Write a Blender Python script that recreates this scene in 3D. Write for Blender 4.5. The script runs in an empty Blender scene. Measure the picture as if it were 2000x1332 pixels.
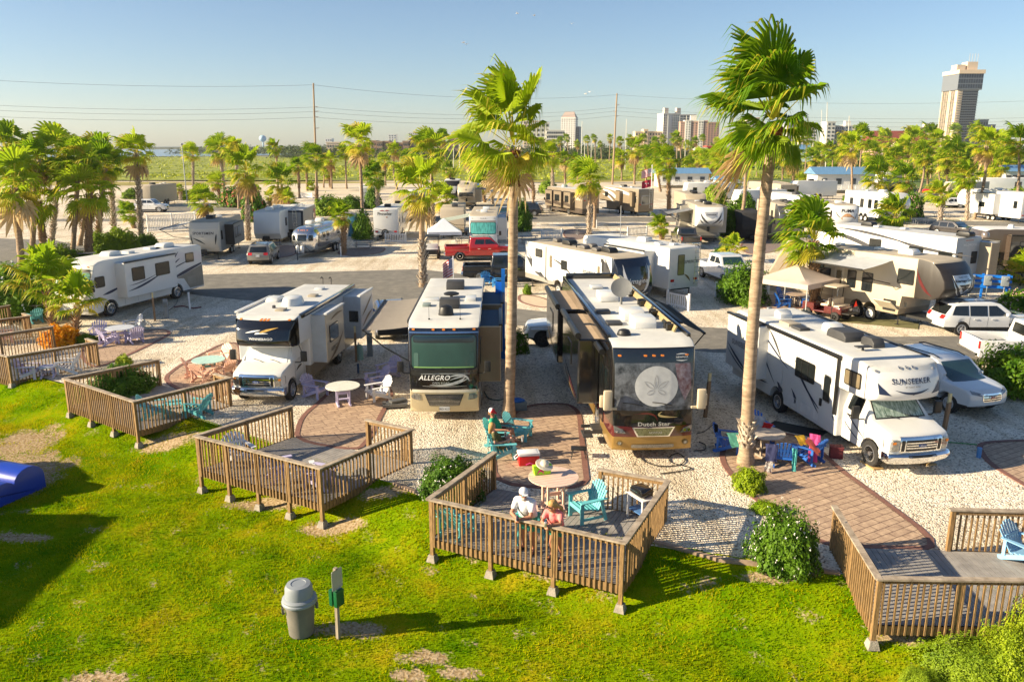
import bpy,bmesh,math,random
from mathutils import Vector,Matrix,Euler,noise
from mathutils.bvhtree import BVHTree
R=math.radians
random.seed(7)
S=bpy.context.scene
C=S.collection
# ---------------------------------------------------------------- camera
FPX,CAMH=1556.0,9.4
PITCH=math.atan((666-285)/FPX)
cam_d=bpy.data.cameras.new('camera');cam=bpy.data.objects.new('camera',cam_d);C.objects.link(cam)
cam.location=(0,0,CAMH);cam.rotation_euler=(R(90)-PITCH,0,0)
cam_d.sensor_width=36;cam_d.sensor_fit='HORIZONTAL';cam_d.lens=36*FPX/2000
cam_d.clip_start= .1;cam_d.clip_end=30000
S.camera=cam
# ---------------------------------------------------------------- sky, sun, exposure
SUN_AZ,SUN_EL=R(10),R(22.5)  # the light travels towards +X, a little towards +Y
world=bpy.data.worlds.new('World');S.world=world;world.use_nodes=True
wn=world.node_tree;bg=wn.nodes['Background']
sky=wn.nodes.new('ShaderNodeTexSky');sky.sky_type='NISHITA';sky.sun_disc=False
sky.sun_elevation=SUN_EL;sky.sun_rotation=R(270)-SUN_AZ
sky.air_density= .9;sky.dust_density= .45;sky.ozone_density=3
wn.links.new(sky.outputs[0],bg.inputs[0]);bg.inputs[1].default_value= .058
sl=bpy.data.lights.new('sun','SUN');sl.energy=5.0;sl.angle=R(.5);sl.color=(1, .83, .57)
sun=bpy.data.objects.new('sun',sl);C.objects.link(sun);sun.location=(-60,-20,60)
sdir=Vector((math.cos(SUN_EL)*math.cos(SUN_AZ),math.cos(SUN_EL)*math.sin(SUN_AZ),-math.sin(SUN_EL)))
sun.rotation_euler=sdir.to_track_quat('-Z','Y').to_euler()
S.view_settings.view_transform='Standard';S.view_settings.look='None'
S.view_settings.exposure=1.36;S.view_settings.gamma=1
# ---------------------------------------------------------------- survey of the site: photo point -> place on the ground
def G(x,y,z=0.0):
 u=(x-1000)/FPX;v=(666-y)/FPX
 dy=math.cos(PITCH)+v*math.sin(PITCH);dz=-math.sin(PITCH)+v*math.cos(PITCH)
 t=(z-CAMH)/dz
 return Vector((u*t,dy*t,z))
def at(x,y,Y):
 u=(x-1000)/FPX;v=(666-y)/FPX
 dy=math.cos(PITCH)+v*math.sin(PITCH);dz=-math.sin(PITCH)+v*math.cos(PITCH)
 t=Y/dy
 return Vector((u*t,Y,CAMH+dz*t))
# ---------------------------------------------------------------- materials
MATS={}
def newmat(name):
 m=bpy.data.materials.new(name);m.use_nodes=True
 nt=m.node_tree;b=nt.nodes['Principled BSDF']
 return m,nt,b
def mat(name,col,rough=.6,metal=0,var=.10,scale=2.5,bump=0,bscale=30,coat=0,stretch=None,spec=None,hue=None,emit=0):
 if name in MATS:return MATS[name]
 m,nt,b=newmat(name);N=nt.nodes.new;L=nt.links.new
 b.inputs['Roughness'].default_value=rough;b.inputs['Metallic'].default_value=metal
 if coat:b.inputs['Coat Weight'].default_value=coat;b.inputs['Coat Roughness'].default_value= .08
 if spec is not None:b.inputs['Specular IOR Level'].default_value=spec
 tc=N('ShaderNodeTexCoord');mp=N('ShaderNodeMapping');L(tc.outputs['Object'],mp.inputs[0])
 if stretch:mp.inputs['Scale'].default_value=stretch
 n=N('ShaderNodeTexNoise');n.inputs['Scale'].default_value=scale;n.inputs['Detail'].default_value=6;n.inputs['Roughness'].default_value= .62
 L(mp.outputs[0],n.inputs[0])
 r=N('ShaderNodeValToRGB');r.color_ramp.elements[0].position= .32;r.color_ramp.elements[1].position= .68
 c2=hue or[min(1,c*(1+var* .6)) for c in col]
 r.color_ramp.elements[0].color=[c*(1-var) for c in col]+[1];r.color_ramp.elements[1].color=list(c2)+[1]
 L(n.outputs[0],r.inputs[0]);L(r.outputs[0],b.inputs['Base Color'])
 if bump:
  n2=N('ShaderNodeTexNoise');n2.inputs['Scale'].default_value=bscale;n2.inputs['Detail'].default_value=4;L(mp.outputs[0],n2.inputs[0])
  bp=N('ShaderNodeBump');bp.inputs['Strength'].default_value=bump;bp.inputs['Distance'].default_value= .02
  L(n2.outputs[0],bp.inputs['Height']);L(bp.outputs[0],b.inputs['Normal'])
 MATS[name]=m;return m
def leafmat(name,c1,c2,trans=.35,scale=1.2,rough=.5):
 if name in MATS:return MATS[name]
 m,nt,b=newmat(name);N=nt.nodes.new;L=nt.links.new
 b.inputs['Roughness'].default_value=rough;b.inputs['Specular IOR Level'].default_value= .18
 tc=N('ShaderNodeTexCoord');n=N('ShaderNodeTexNoise');n.inputs['Scale'].default_value=scale;n.inputs['Detail'].default_value=5;n.inputs['Roughness'].default_value= .7
 L(tc.outputs['Object'],n.inputs[0])
 oi=N('ShaderNodeObjectInfo');ad=N('ShaderNodeMath');ad.operation='MULTIPLY_ADD';ad.inputs[1].default_value= .3;L(oi.outputs['Random'],ad.inputs[0]);L(n.outputs[0],ad.inputs[2])
 r=N('ShaderNodeValToRGB');r.color_ramp.elements[0].position= .42;r.color_ramp.elements[1].position= .85
 r.color_ramp.elements[0].color=list(c1)+[1];r.color_ramp.elements[1].color=list(c2)+[1]
 L(ad.outputs[0],r.inputs[0]);L(r.outputs[0],b.inputs['Base Color'])
 t=N('ShaderNodeBsdfTranslucent');L(r.outputs[0],t.inputs[0]);mx=N('ShaderNodeMixShader');mx.inputs[0].default_value=trans
 L(b.outputs[0],mx.inputs[1]);L(t.outputs[0],mx.inputs[2]);L(mx.outputs[0],nt.nodes['Material Output'].inputs[0])
 MATS[name]=m;return m
# ---------------------------------------------------------------- mesh helpers
def finish(me,mats,smooth=True,ang=35):
 for m in(mats if isinstance(mats,(list,tuple)) else[mats]):me.materials.append(m)
 if smooth:
  me.polygons.foreach_set('use_smooth',[True]*len(me.polygons))
  try:me.set_sharp_from_angle(angle=R(ang))
  except Exception:pass
def link(name,me,parent=None,loc=(0,0,0),rot=(0,0,0)):
 o=bpy.data.objects.new(name,me);C.objects.link(o);o.parent=parent;o.location=loc;o.rotation_euler=rot
 return o
def obj(name,bm,mats,parent=None,smooth=True,ang=35,loc=(0,0,0),rot=(0,0,0)):
 me=bpy.data.meshes.new(name);bm.normal_update();bm.to_mesh(me);bm.free();finish(me,mats,smooth,ang)
 return link(name,me,parent,loc,rot)
def tag(o,label,cat,group=None):
 o['label']=label;o['category']=cat
 if group:o['group']=group
 return o
def thing(name,label,cat,loc=(0,0,0),rz=0,group=None):
 o=bpy.data.objects.new(name,None);C.objects.link(o);o.location=loc;o.rotation_euler=(0,0,rz);o.empty_display_size= .2
 return tag(o,label,cat,group)
def struct(o,kind='structure'):o['kind']=kind;return o
def dup(root,loc=None,rz=None,label=None,group=None,sc=None):
 r=root.copy();C.objects.link(r)
 if loc is not None:r.location=loc
 if rz is not None:r.rotation_euler=(0,0,rz)
 if label:r['label']=label
 if group:r['group']=group
 if sc:r.scale=sc if hasattr(sc,'__len__') else(sc,sc,sc)
 for ch in list(root.children):
  c=ch.copy();C.objects.link(c);c.parent=r
  for g in ch.children:
   d=g.copy();C.objects.link(d);d.parent=c
 return r
def put(bm,ret_verts,mi):
 for f in{f for v in ret_verts for f in v.link_faces}:f.material_index=mi
def box(bm,c,s,rot=None,mi=0,bev=0):
 M=Matrix.Translation(c)
 if rot:M=M@Euler(rot).to_matrix().to_4x4()
 vs=bmesh.ops.create_cube(bm,size=1,matrix=M@Matrix.Diagonal((s[0],s[1],s[2],1)))['verts']
 put(bm,vs,mi)
 if bev:
  es=list({e for v in vs for e in v.link_edges})
  fs=bmesh.ops.bevel(bm,geom=es,offset=bev,segments=2,affect='EDGES',profile=.6)['faces']
  for f in fs:f.material_index=mi
 return bm
def cyl(bm,p0,p1,r0,r1=None,n=10,mi=0):
 p0,p1=Vector(p0),Vector(p1);d=p1-p0;r1=r0 if r1 is None else r1
 M=Matrix.Translation((p0+p1)/2)@d.to_track_quat('Z','Y').to_matrix().to_4x4()
 vs=bmesh.ops.create_cone(bm,cap_ends=True,segments=n,radius1=max(r0,1e-4),radius2=max(r1,1e-4),depth=d.length,matrix=M)['verts']
 put(bm,vs,mi);return bm
def tube(bm,pts,r,n=6,mi=0):
 for a,b in zip(pts,pts[1:]):cyl(bm,a,b,r,r,n,mi)
 return bm
def ball(bm,c,s,n=2,mi=0):
 M=Matrix.Translation(c)@Matrix.Diagonal((s[0],s[1],s[2],1))
 vs=bmesh.ops.create_icosphere(bm,subdivisions=n,radius=1,matrix=M)['verts'];put(bm,vs,mi);return vs
def lathe(bm,prof,n=20,M=Matrix(),mi=0,mis=None):
 rings=[]
 for r,z in prof:
  rings.append([bm.verts.new(M@Vector((r*math.cos(2*math.pi*k/n),r*math.sin(2*math.pi*k/n),z))) for k in range(n)])
 for i in range(len(rings)-1):
  for k in range(n):
   f=bm.faces.new((rings[i][k],rings[i][(k+1)%n],rings[i+1][(k+1)%n],rings[i+1][k]));f.material_index=mis[i] if mis else mi
 for rg in(rings[0][::-1],rings[-1]):
  f=bm.faces.new(rg);f.material_index=mi
 return bm
def prism(bm,poly,z0,z1,mi=0):
 a=[bm.verts.new((p[0],p[1],z0)) for p in poly];b=[bm.verts.new((p[0],p[1],z1)) for p in poly]
 n=len(poly)
 fs=[bm.faces.new(a[::-1]),bm.faces.new(b)]+[bm.faces.new((a[i],a[(i+1)%n],b[(i+1)%n],b[i])) for i in range(n)]
 for f in fs:f.material_index=mi
 return bm
def B():return bmesh.new()
def rrect(a0,b0,a1,b1,r=.05,n=3):
 r=min(r,abs(a1-a0)/2.01,abs(b1-b0)/2.01);P=[]
 for cx,cy,s in((a1-r,b1-r,0),(a0+r,b1-r,90),(a0+r,b0+r,180),(a1-r,b0+r,270)):
  for k in range(n+1):
   t=R(s+90*k/n);P.append((cx+r*math.cos(t),cy+r*math.sin(t)))
 return P
def ell(cx,cy,rx,ry,n=20):return[(cx+rx*math.cos(2*math.pi*k/n),cy+ry*math.sin(2*math.pi*k/n)) for k in range(n)]
def swoosh(p0,p1,p2,w=.08,n=12,w0=.0,w1=.0):
 "a tapered curved stripe from p0 over p1 to p2"
 L,Rr=[],[]
 for k in range(n+1):
  t=k/n
  q=[(1-t)**2*a+2*t*(1-t)*b+t*t*c for a,b,c in zip(p0,p1,p2)]
  d=[2*(1-t)*(b-a)+2*t*(c-b) for a,b,c in zip(p0,p1,p2)]
  l=math.hypot(*d) or 1;h=(math.sin(math.pi*t)*w+w0*(1-t)+w1*t)/2+ .004
  L.append((q[0]-d[1]/l*h,q[1]+d[0]/l*h));Rr.append((q[0]+d[1]/l*h,q[1]-d[0]/l*h))
 return L+Rr[::-1]
class Skin:
 "a built surface that markings, windows and lamps are fitted onto"
 def __init__(s,bm,depth=None):s.bvh=BVHTree.FromBMesh(bm);s.last=None
DIRS={'L':(Vector((0,-1,0)),lambda a,b:Vector((a,8,b))),'R':(Vector((0,1,0)),lambda a,b:Vector((a,-8,b))),
  'F':(Vector((-1,0,0)),lambda a,b:Vector((8,a,b))),'B':(Vector((1,0,0)),lambda a,b:Vector((-30,a,b))),
  'T':(Vector((0,0,-1)),lambda a,b:Vector((a,b,9)))}
def fit(bm,skin,face,off,thick,cut=.22):
 d,org=DIRS[face]
 for ax in(0,1):
  lo=min(v.co[ax] for v in bm.verts);hi=max(v.co[ax] for v in bm.verts);n=int((hi-lo)/cut)
  if n>0 and cut:
   for k in range(1,n+1):
    co=Vector((0,0,0));co[ax]=lo+(hi-lo)*k/(n+1);no=Vector((0,0,0));no[ax]=1
    bmesh.ops.bisect_plane(bm,geom=bm.verts[:]+bm.edges[:]+bm.faces[:],plane_co=co,plane_no=no)
 last=None;miss=[]
 for v in bm.verts:
  o=org(v.co.x,v.co.y);h=skin.bvh.ray_cast(o,d)
  if h[0] is None:miss.append((v,o));continue
  last=h[0];v.co=h[0]-d*off
 for v,o in miss:
  if last is None:v.co=o+d*7;continue
  v.co=o+d*((last-o).dot(d)-off)
 if thick:
  be=[e for e in bm.edges if e.is_boundary]
  r=bmesh.ops.extrude_edge_only(bm,edges=be)['geom']
  for v in r:
   if isinstance(v,bmesh.types.BMVert):v.co+=d*thick
 bmesh.ops.recalc_face_normals(bm,faces=bm.faces[:])
 return bm
def stick(skin,face,polys,m,name,parent,off=.006,thick=0,cut=.22,smooth=True):
 bm=B()
 if polys and not isinstance(polys[0][0],(tuple,list)):polys=[polys]
 for P in polys:
  try:bm.faces.new([bm.verts.new((p[0],p[1],0)) for p in P])
  except ValueError:pass
 bmesh.ops.triangulate(bm,faces=[f for f in bm.faces if len(f.verts)>4])
 fit(bm,skin,face,off,thick,cut)
 return obj(name,bm,m,parent,smooth,50)
def text(skin,face,s,a,b,size,m,parent,name='lettering',shear=0,bold=.0,off=.01,align='CENTER',rot=0,sx=1):
 cu=bpy.data.curves.new('t','FONT');cu.body=s;cu.size=size;cu.shear=shear;cu.offset=bold* .4;cu.space_character=1.06;cu.align_x=align;cu.align_y='CENTER';cu.resolution_u=2
 to=bpy.data.objects.new('t',cu);me=bpy.data.meshes.new_from_object(to);bm=B();bm.from_mesh(me)
 bpy.data.objects.remove(to);bpy.data.curves.remove(cu);bpy.data.meshes.remove(me)
 sg={'L':-1,'R':1,'F':1,'B':-1,'T':1}[face];cr,sr=math.cos(rot),math.sin(rot)
 for v in bm.verts:
  x,y=v.co.x*sx,v.co.y;x,y=x*cr-y*sr,x*sr+y*cr
  v.co=Vector((a+sg*x,b+y,0))
 fit(bm,skin,face,off,0, .3)
 return obj(name,bm,m,parent,False)
def window(skin,face,a0,b0,a1,b1,parent,fm,pm,r=.07,name='window',fr=.04,mull=()):
 f=stick(skin,face,rrect(a0,b0,a1,b1,r),fm,name,parent, .02, .04)
 p=stick(skin,face,rrect(a0+fr,b0+fr,a1-fr,b1-fr,r* .7),pm,'pane',f, .026,0)
 for q in mull:stick(skin,face,[(q- .02,b0+fr),(q+ .02,b0+fr),(q+ .02,b1-fr),(q- .02,b1-fr)],fm,'mullion',f, .032,0)
 return f
def arch(x0,r,zb,n=9):
 "wheel-arch points along the sill, rear to front"
 h=min(.99,max(-.99,0));P=[]
 for k in range(n+1):
  t=math.pi*(1-k/n);P.append((x0+r*math.cos(t),zb+r* .98*math.sin(t)+(0 if k in(0,n) else 0)))
 return P
def shell(sil,W,bev=.06,seg=2,xcuts=(),zcuts=(),ycuts=(),warp=None,paint=None,nobev=None):
 bm=B();a=[bm.verts.new((x,-W/2,z)) for x,z in sil];f=bm.faces.new(a)
 r=bmesh.ops.extrude_face_region(bm,geom=[f])['geom']
 for v in r:
  if isinstance(v,bmesh.types.BMVert):v.co.y+=W
 bmesh.ops.recalc_face_normals(bm,faces=bm.faces[:]);bm.normal_update()
 if bev:
  es=[]
  for e in bm.edges:
   if e.calc_face_angle(0)<R(38):continue
   m=(e.verts[0].co+e.verts[1].co)/2
   if nobev and nobev(m):continue
   es.append(e)
  bmesh.ops.bevel(bm,geom=es,offset=bev,segments=seg,affect='EDGES',profile=.55,clamp_overlap=True)
 for ax,cuts in((0,xcuts),(1,ycuts),(2,zcuts)):
  for c in cuts:
   co=Vector((0,0,0));co[ax]=c;no=Vector((0,0,0));no[ax]=1
   bmesh.ops.bisect_plane(bm,geom=bm.verts[:]+bm.edges[:]+bm.faces[:],plane_co=co,plane_no=no)
 if paint:
  bm.normal_update()
  for f in bm.faces:f.material_index=paint(f.calc_center_median(),f.normal)
 if warp:
  for v in bm.verts:v.co=Vector(warp(v.co.x,v.co.y,v.co.z))
 bm.normal_update()
 return bm
def frange(a,b,s):
 n=max(1,int(round((b-a)/s)));return[a+(b-a)*k/n for k in range(1,n)]
# shared wheel meshes
WH={}
def wheel(parent,x,y,r=.38,w=.26,style='steel',rz=0):
 k=(round(r,2),round(w,2),style)
 if k not in WH:
  rim={'steel':mat('rim chrome',(.75, .75, .76), .22, .9),'alloy':mat('rim alloy',(.62, .62, .63), .35, .6),'white':mat('rim white',(.75, .75, .73), .45),'black':mat('rim black',(.03, .03, .03), .4, .3)}[style]
  bm=B();rr=r*(.62 if style!='black' else .58)
  lathe(bm,[(rr,-w/2),(r* .93,-w/2),(r,-w* .36),(r,w* .36),(r* .93,w/2),(rr,w/2),(rr* .96,w* .3)],24)
  for i in range(24):
   t=2*math.pi*i/24;box(bm,(r*math.cos(t),r*math.sin(t),0),(.012, .03,w* .7),(0,0,t))
  me=bpy.data.meshes.new('tyre');bm.to_mesh(me);bm.free();finish(me,mat('tyre rubber',(.022, .021, .02), .85,var=.25,scale=9))
  bm=B();lathe(bm,[(rr*1.01,w* .3),(rr*1.02,w* .5),(rr* .9,w* .52),(rr* .86,w* .2),(rr* .3,w* .26),(rr* .26,w* .5),(.01,w* .52)],20)
  nsp={'alloy':5,'black':5}.get(style,8)
  for i in range(nsp):
   t=2*math.pi*i/nsp
   if style in('alloy','black'):box(bm,(rr* .55*math.cos(t),rr* .55*math.sin(t),w* .38),(rr* .75,rr* .22,w* .14),(0,0,t))
   else:cyl(bm,(rr* .66*math.cos(t),rr* .66*math.sin(t),w* .2),(rr* .66*math.cos(t),rr* .66*math.sin(t),w* .30),rr* .10,n=6)
  me2=bpy.data.meshes.new('rim');bm.to_mesh(me2);bm.free();finish(me2,rim)
  WH[k]=(me,me2)
 me,me2=WH[k];s=1 if y>0 else-1
 o=link('wheel',me,parent,(x,y,r),(R(-90*s),0,rz));link('rim',me2,o)
 return o
# ---------------------------------------------------------------- ground materials
def ground_gravel():
 m,nt,b=newmat('crushed limestone');N=nt.nodes.new;L=nt.links.new
 tc=N('ShaderNodeTexCoord');v=N('ShaderNodeTexVoronoi');v.inputs['Scale'].default_value=20;L(tc.outputs['Object'],v.inputs[0])
 n=N('ShaderNodeTexNoise');n.inputs['Scale'].default_value= .22;n.inputs['Detail'].default_value=7;n.inputs['Roughness'].default_value= .65;L(tc.outputs['Object'],n.inputs[0])
 sp=N('ShaderNodeSeparateColor');L(v.outputs['Color'],sp.inputs[0])
 r=N('ShaderNodeValToRGB');e=r.color_ramp.elements
 e[0].position= .0;e[0].color=(.22, .17, .12,1);e[1].position=1;e[1].color=(.88, .82, .72,1)
 k=e.new(.16);k.color=(.50, .43, .35,1);k=e.new(.35);k.color=(.76, .69, .58,1)
 L(sp.outputs[0],r.inputs[0])
 r2=N('ShaderNodeValToRGB');r2.color_ramp.elements[0].position= .35;r2.color_ramp.elements[0].color=(.74, .69, .60,1);r2.color_ramp.elements[1].position= .62;r2.color_ramp.elements[1].color=(1.04,1.02, .98,1);L(n.outputs[0],r2.inputs[0])
 mx=N('ShaderNodeMix');mx.data_type='RGBA';mx.blend_type='MULTIPLY';mx.inputs[0].default_value=1;L(r.outputs[0],mx.inputs[6]);L(r2.outputs[0],mx.inputs[7])
 mp=N('ShaderNodeMapping');mp.inputs['Scale'].default_value=(1.5, .13,1);mp.inputs['Rotation'].default_value=(0,0,R(6));L(tc.outputs['Object'],mp.inputs[0]);n4=N('ShaderNodeTexNoise');n4.inputs['Scale'].default_value=1;n4.inputs['Detail'].default_value=5;L(mp.outputs[0],n4.inputs[0])
 r4=N('ShaderNodeValToRGB');r4.color_ramp.elements[0].position= .36;r4.color_ramp.elements[0].color=(.80, .76, .69,1);r4.color_ramp.elements[1].position= .52;r4.color_ramp.elements[1].color=(1,1,1,1);L(n4.outputs[0],r4.inputs[0])
 m4=N('ShaderNodeMix');m4.data_type='RGBA';m4.blend_type='MULTIPLY';m4.inputs[0].default_value=1;L(mx.outputs[2],m4.inputs[6]);L(r4.outputs[0],m4.inputs[7])
 L(m4.outputs[2],b.inputs['Base Color']);b.inputs['Roughness'].default_value= .9
 bp=N('ShaderNodeBump');bp.inputs['Strength'].default_value= .9;bp.inputs['Distance'].default_value= .03;bp.invert=True;L(v.outputs['Distance'],bp.inputs['Height']);L(bp.outputs[0],b.inputs['Normal'])
 return m
def noiseramp(name,stops,scale,detail=8,rough=.9,bump=.4,bs=30,big=None,dist=.03):
 m,nt,b=newmat(name);N=nt.nodes.new;L=nt.links.new
 tc=N('ShaderNodeTexCoord');n=N('ShaderNodeTexNoise');n.inputs['Scale'].default_value=scale;n.inputs['Detail'].default_value=detail;n.inputs['Roughness'].default_value= .68;L(tc.outputs['Object'],n.inputs[0])
 r=N('ShaderNodeValToRGB');e=r.color_ramp.elements;e[0].position=stops[0][0];e[0].color=list(stops[0][1])+[1];e[1].position=stops[-1][0];e[1].color=list(stops[-1][1])+[1]
 for p,c in stops[1:-1]:k=e.new(p);k.color=list(c)+[1]
 src=n.outputs[0]
 if big:
  n3=N('ShaderNodeTexNoise');n3.inputs['Scale'].default_value=big;n3.inputs['Detail'].default_value=3;L(tc.outputs['Object'],n3.inputs[0])
  a=N('ShaderNodeMix');a.inputs[0].default_value= .5;L(n.outputs[0],a.inputs[2]);L(n3.outputs[0],a.inputs[3]);src=a.outputs[0]
 L(src,r.inputs[0]);L(r.outputs[0],b.inputs['Base Color']);b.inputs['Roughness'].default_value=rough
 if bump:
  n2=N('ShaderNodeTexNoise');n2.inputs['Scale'].default_value=bs;n2.inputs['Detail'].default_value=5;L(tc.outputs['Object'],n2.inputs[0])
  bp=N('ShaderNodeBump');bp.inputs['Strength'].default_value=bump;bp.inputs['Distance'].default_value=dist;L(n2.outputs[0],bp.inputs['Height']);L(bp.outputs[0],b.inputs['Normal'])
 MATS[name]=m;return m
def paver(name,c1,c2,mortar,rot):
 m,nt,b=newmat(name);N=nt.nodes.new;L=nt.links.new
 tc=N('ShaderNodeTexCoord');mp=N('ShaderNodeMapping');mp.inputs['Rotation'].default_value=(0,0,rot);L(tc.outputs['Object'],mp.inputs[0])
 br=N('ShaderNodeTexBrick');br.inputs['Color1'].default_value=(*c1,1);br.inputs['Color2'].default_value=(*c2,1);br.inputs['Mortar'].default_value=(*mortar,1)
 br.inputs['Scale'].default_value=1;br.inputs['Mortar Size'].default_value= .011;br.inputs['Brick Width'].default_value= .44;br.inputs['Row Height'].default_value= .24;br.offset= .42;br.squash=1.35;br.squash_frequency=3
 L(mp.outputs[0],br.inputs[0])
 n=N('ShaderNodeTexNoise');n.inputs['Scale'].default_value=5;n.inputs['Detail'].default_value=8;n.inputs['Roughness'].default_value= .7;L(tc.outputs['Object'],n.inputs[0])
 r2=N('ShaderNodeValToRGB');r2.color_ramp.elements[0].position= .3;r2.color_ramp.elements[0].color=(.58, .52, .5,1);r2.color_ramp.elements[1].position= .66;r2.color_ramp.elements[1].color=(1.1,1.08,1.0,1);L(n.outputs[0],r2.inputs[0])
 mx=N('ShaderNodeMix');mx.data_type='RGBA';mx.blend_type='MULTIPLY';mx.inputs[0].default_value=1;L(br.outputs[0],mx.inputs[6]);L(r2.outputs[0],mx.inputs[7])
 L(mx.outputs[2],b.inputs['Base Color']);b.inputs['Roughness'].default_value= .75
 bp=N('ShaderNodeBump');bp.inputs['Strength'].default_value= .5;bp.inputs['Distance'].default_value= .015;bp.invert=True;L(br.outputs['Fac'],bp.inputs['Height']);L(bp.outputs[0],b.inputs['Normal'])
 return m
GRAVEL=ground_gravel()
ASPH=noiseramp('worn asphalt',[(.3,(.12, .113, .10)),(.5,(.17, .16, .14)),(.7,(.24, .22, .19))],1.2,10, .92, .5,60)
SAND=noiseramp('tidal sand',[(.3,(.44, .36, .25)),(.5,(.58, .49, .36)),(.72,(.70, .62, .48))], .05,10, .95, .2,3)
PAVE=paver('stamped concrete',(.52, .385, .28),(.44, .32, .235),(.17, .11, .08),R(-30))
PAVE2=paver('grey stamped concrete',(.30, .24, .22),(.25, .20, .19),(.12, .09, .08),R(10))
BORDER=mat('brick red border',(.21, .10, .075), .8,var=.25,scale=6)
# ---------------------------------------------------------------- big sheets
def sheet(name,pts,z,m,sub=0):
 bm=B();bm.faces.new([bm.verts.new((p[0],p[1],z)) for p in pts]);bmesh.ops.triangulate(bm,faces=bm.faces[:])
 bm.normal_update()
 for f in bm.faces:
  if f.normal.z<0:f.normal_flip()
 return struct(obj(name,bm,m,smooth=False))
def P(*px,z=0):return[G(x,y,z) for x,y in px]
FAR=9000
sheet('far_land',[(-FAR,150),(FAR,150),(FAR,FAR),(-FAR,FAR)],-.9,noiseramp('marsh land',[(.3,(.10, .12, .04)),(.55,(.16, .16, .06)),(.75,(.30, .27, .15))], .02,8))
# lagoon water on the left, reaching to the horizon
wat,nt_,b_=newmat('lagoon water');b_.inputs['Base Color'].default_value=(.16, .23, .29,1);b_.inputs['Roughness'].default_value= .22
n_=nt_.nodes.new('ShaderNodeTexNoise');n_.inputs['Scale'].default_value= .06;n_.inputs['Detail'].default_value=6;tc_=nt_.nodes.new('ShaderNodeTexCoord');nt_.links.new(tc_.outputs['Object'],n_.inputs[0])
bp_=nt_.nodes.new('ShaderNodeBump');bp_.inputs['Strength'].default_value= .25;bp_.inputs['Distance'].default_value=2;nt_.links.new(n_.outputs[0],bp_.inputs['Height']);nt_.links.new(bp_.outputs[0],b_.inputs['Normal'])
sheet('lagoon_water',[(-9000,620),(-560,640),(-300,800),(-210,1000),(-300,1250),(-150,1500),(-350,2100),(-900,8990),(-8990,8990)],-.5,wat)
sheet('lagoon_channel',P((150,322),(300,318),(520,316),(640,318),(520,321),(310,327),(150,331),z=-.4),-.4,wat)
sheet('tidal_flat',P((-900,397),(600,400),(2900,396),(2900,345),(1900,350),(1300,354),(900,352),(500,354),(-900,350)),-.12,SAND)
ALG=noiseramp('salt grass',[(.35,(.20, .17, .03)),(.6,(.34, .28, .05)),(.75,(.46, .38, .16))], .15,8)
sheet('salt_grass_verge',P((-300,362),(360,362),(620,358),(830,356),(640,353.5),(300,355),(-300,352)),-.10,ALG)
sheet('salt_grass_verge',P((880,352),(1100,357),(1330,352),(1100,348),(880,347)),-.10,ALG)
sheet('gravel_lot',[(-19.5,31.9),(-10.72,26.5),(-3.37,21.15),(-2.5,20.45),(3.3,17.6),(6.7,16.4),(8.5,15.9),(16,15.2),(60,12),(200,60),(200,148),(-200,148),(-200,90),(-60,55)],0,GRAVEL)
road_pts=P((-500,440),(0,466),(110,470),(250,500),(380,537),(480,534),(640,531),(820,526),(900,535),(1009,603),(1352,638),(1740,658),(2000,655),(2500,650),(2500,735),(1928,709),(1383,688),(1027,637),(706,612),(515,590),(400,579),(110,533),(0,531),(-500,520))
sheet('asphalt_road',road_pts, .006,ASPH)
sheet('asphalt_road',P((1005,422),(1340,425),(2300,437),(2300,446),(1340,434),(1005,434),(560,433),(110,433),(110,428),(560,426)), .006,ASPH)
sheet('asphalt_road',P((130,405),(560,403),(1060,397),(1060,401),(560,410),(130,417)), .006,ASPH)
sheet('asphalt_road',P((1650,377),(2000,379),(2000,384),(1650,381)), .006,ASPH)
sheet('grass_verge',P((1780,395),(2300,400),(2300,350),(1500,350)), .004,mat('verge grass',(.10, .16, .03), .9,var=.4,scale=.5))
# ---------------------------------------------------------------- patios with a brick border
def patio(pts,m=None,bw=.17,border=True,z=.012):
 n=len(pts);area=sum(pts[i][0]*pts[(i+1)%n][1]-pts[(i+1)%n][0]*pts[i][1] for i in range(n))
 if area<0:pts=pts[::-1]
 # round the outline (Chaikin)
 for _ in range(2):
  q=[]
  for i in range(n):
   a,b=Vector(pts[i][:2]),Vector(pts[(i+1)%n][:2]);q+=[a* .78+b* .22,a* .22+b* .78]
  pts=q;n=len(pts)
 inner=[]
 for i in range(n):
  a,b,c=Vector(pts[i-1]),Vector(pts[i]),Vector(pts[(i+1)%n]);t=(c-a).normalized();inner.append(b+Vector((-t.y,t.x))*bw)
 sheet('patio',inner,z,m or PAVE)
 if border:
  bm=B();o=[bm.verts.new((p[0],p[1],z+ .012)) for p in pts];i_=[bm.verts.new((p[0],p[1],z+ .012)) for p in inner];g=[bm.verts.new((p[0],p[1],-.02)) for p in pts]
  for k in range(n):
   j=(k+1)%n;bm.faces.new((o[k],o[j],i_[j],i_[k]));bm.faces.new((g[k],g[j],o[j],o[k]))
  struct(obj('patio_border',bm,BORDER,smooth=False))
patio(P((572,862),(580,826),(592,808),(617,788),(645,762),(680,742),(720,740),(757,751),(770,768),(762,787),(748,812),(739,832),(728,855),(700,884)))
patio(P((962,950),(957,880),(975,830),(1020,793),(1070,787),(1115,789),(1136,806),(1140,850),(1147,900),(1154,958)))
patio(P((310,745),(345,715),(395,690),(430,672),(470,668),(476,700),(464,742),(450,770),(400,785)))
patio(P((150,690),(185,655),(276,644),(325,643),(338,652),(290,677),(200,718),(170,716)))
patio(P((1404,884),(1408,908),(1440,948),(1500,1000),(1600,1066),(1700,1072),(1862,1076),(1706,960),(1648,919),(1606,880),(1560,848),(1480,842),(1420,858)))
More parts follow.
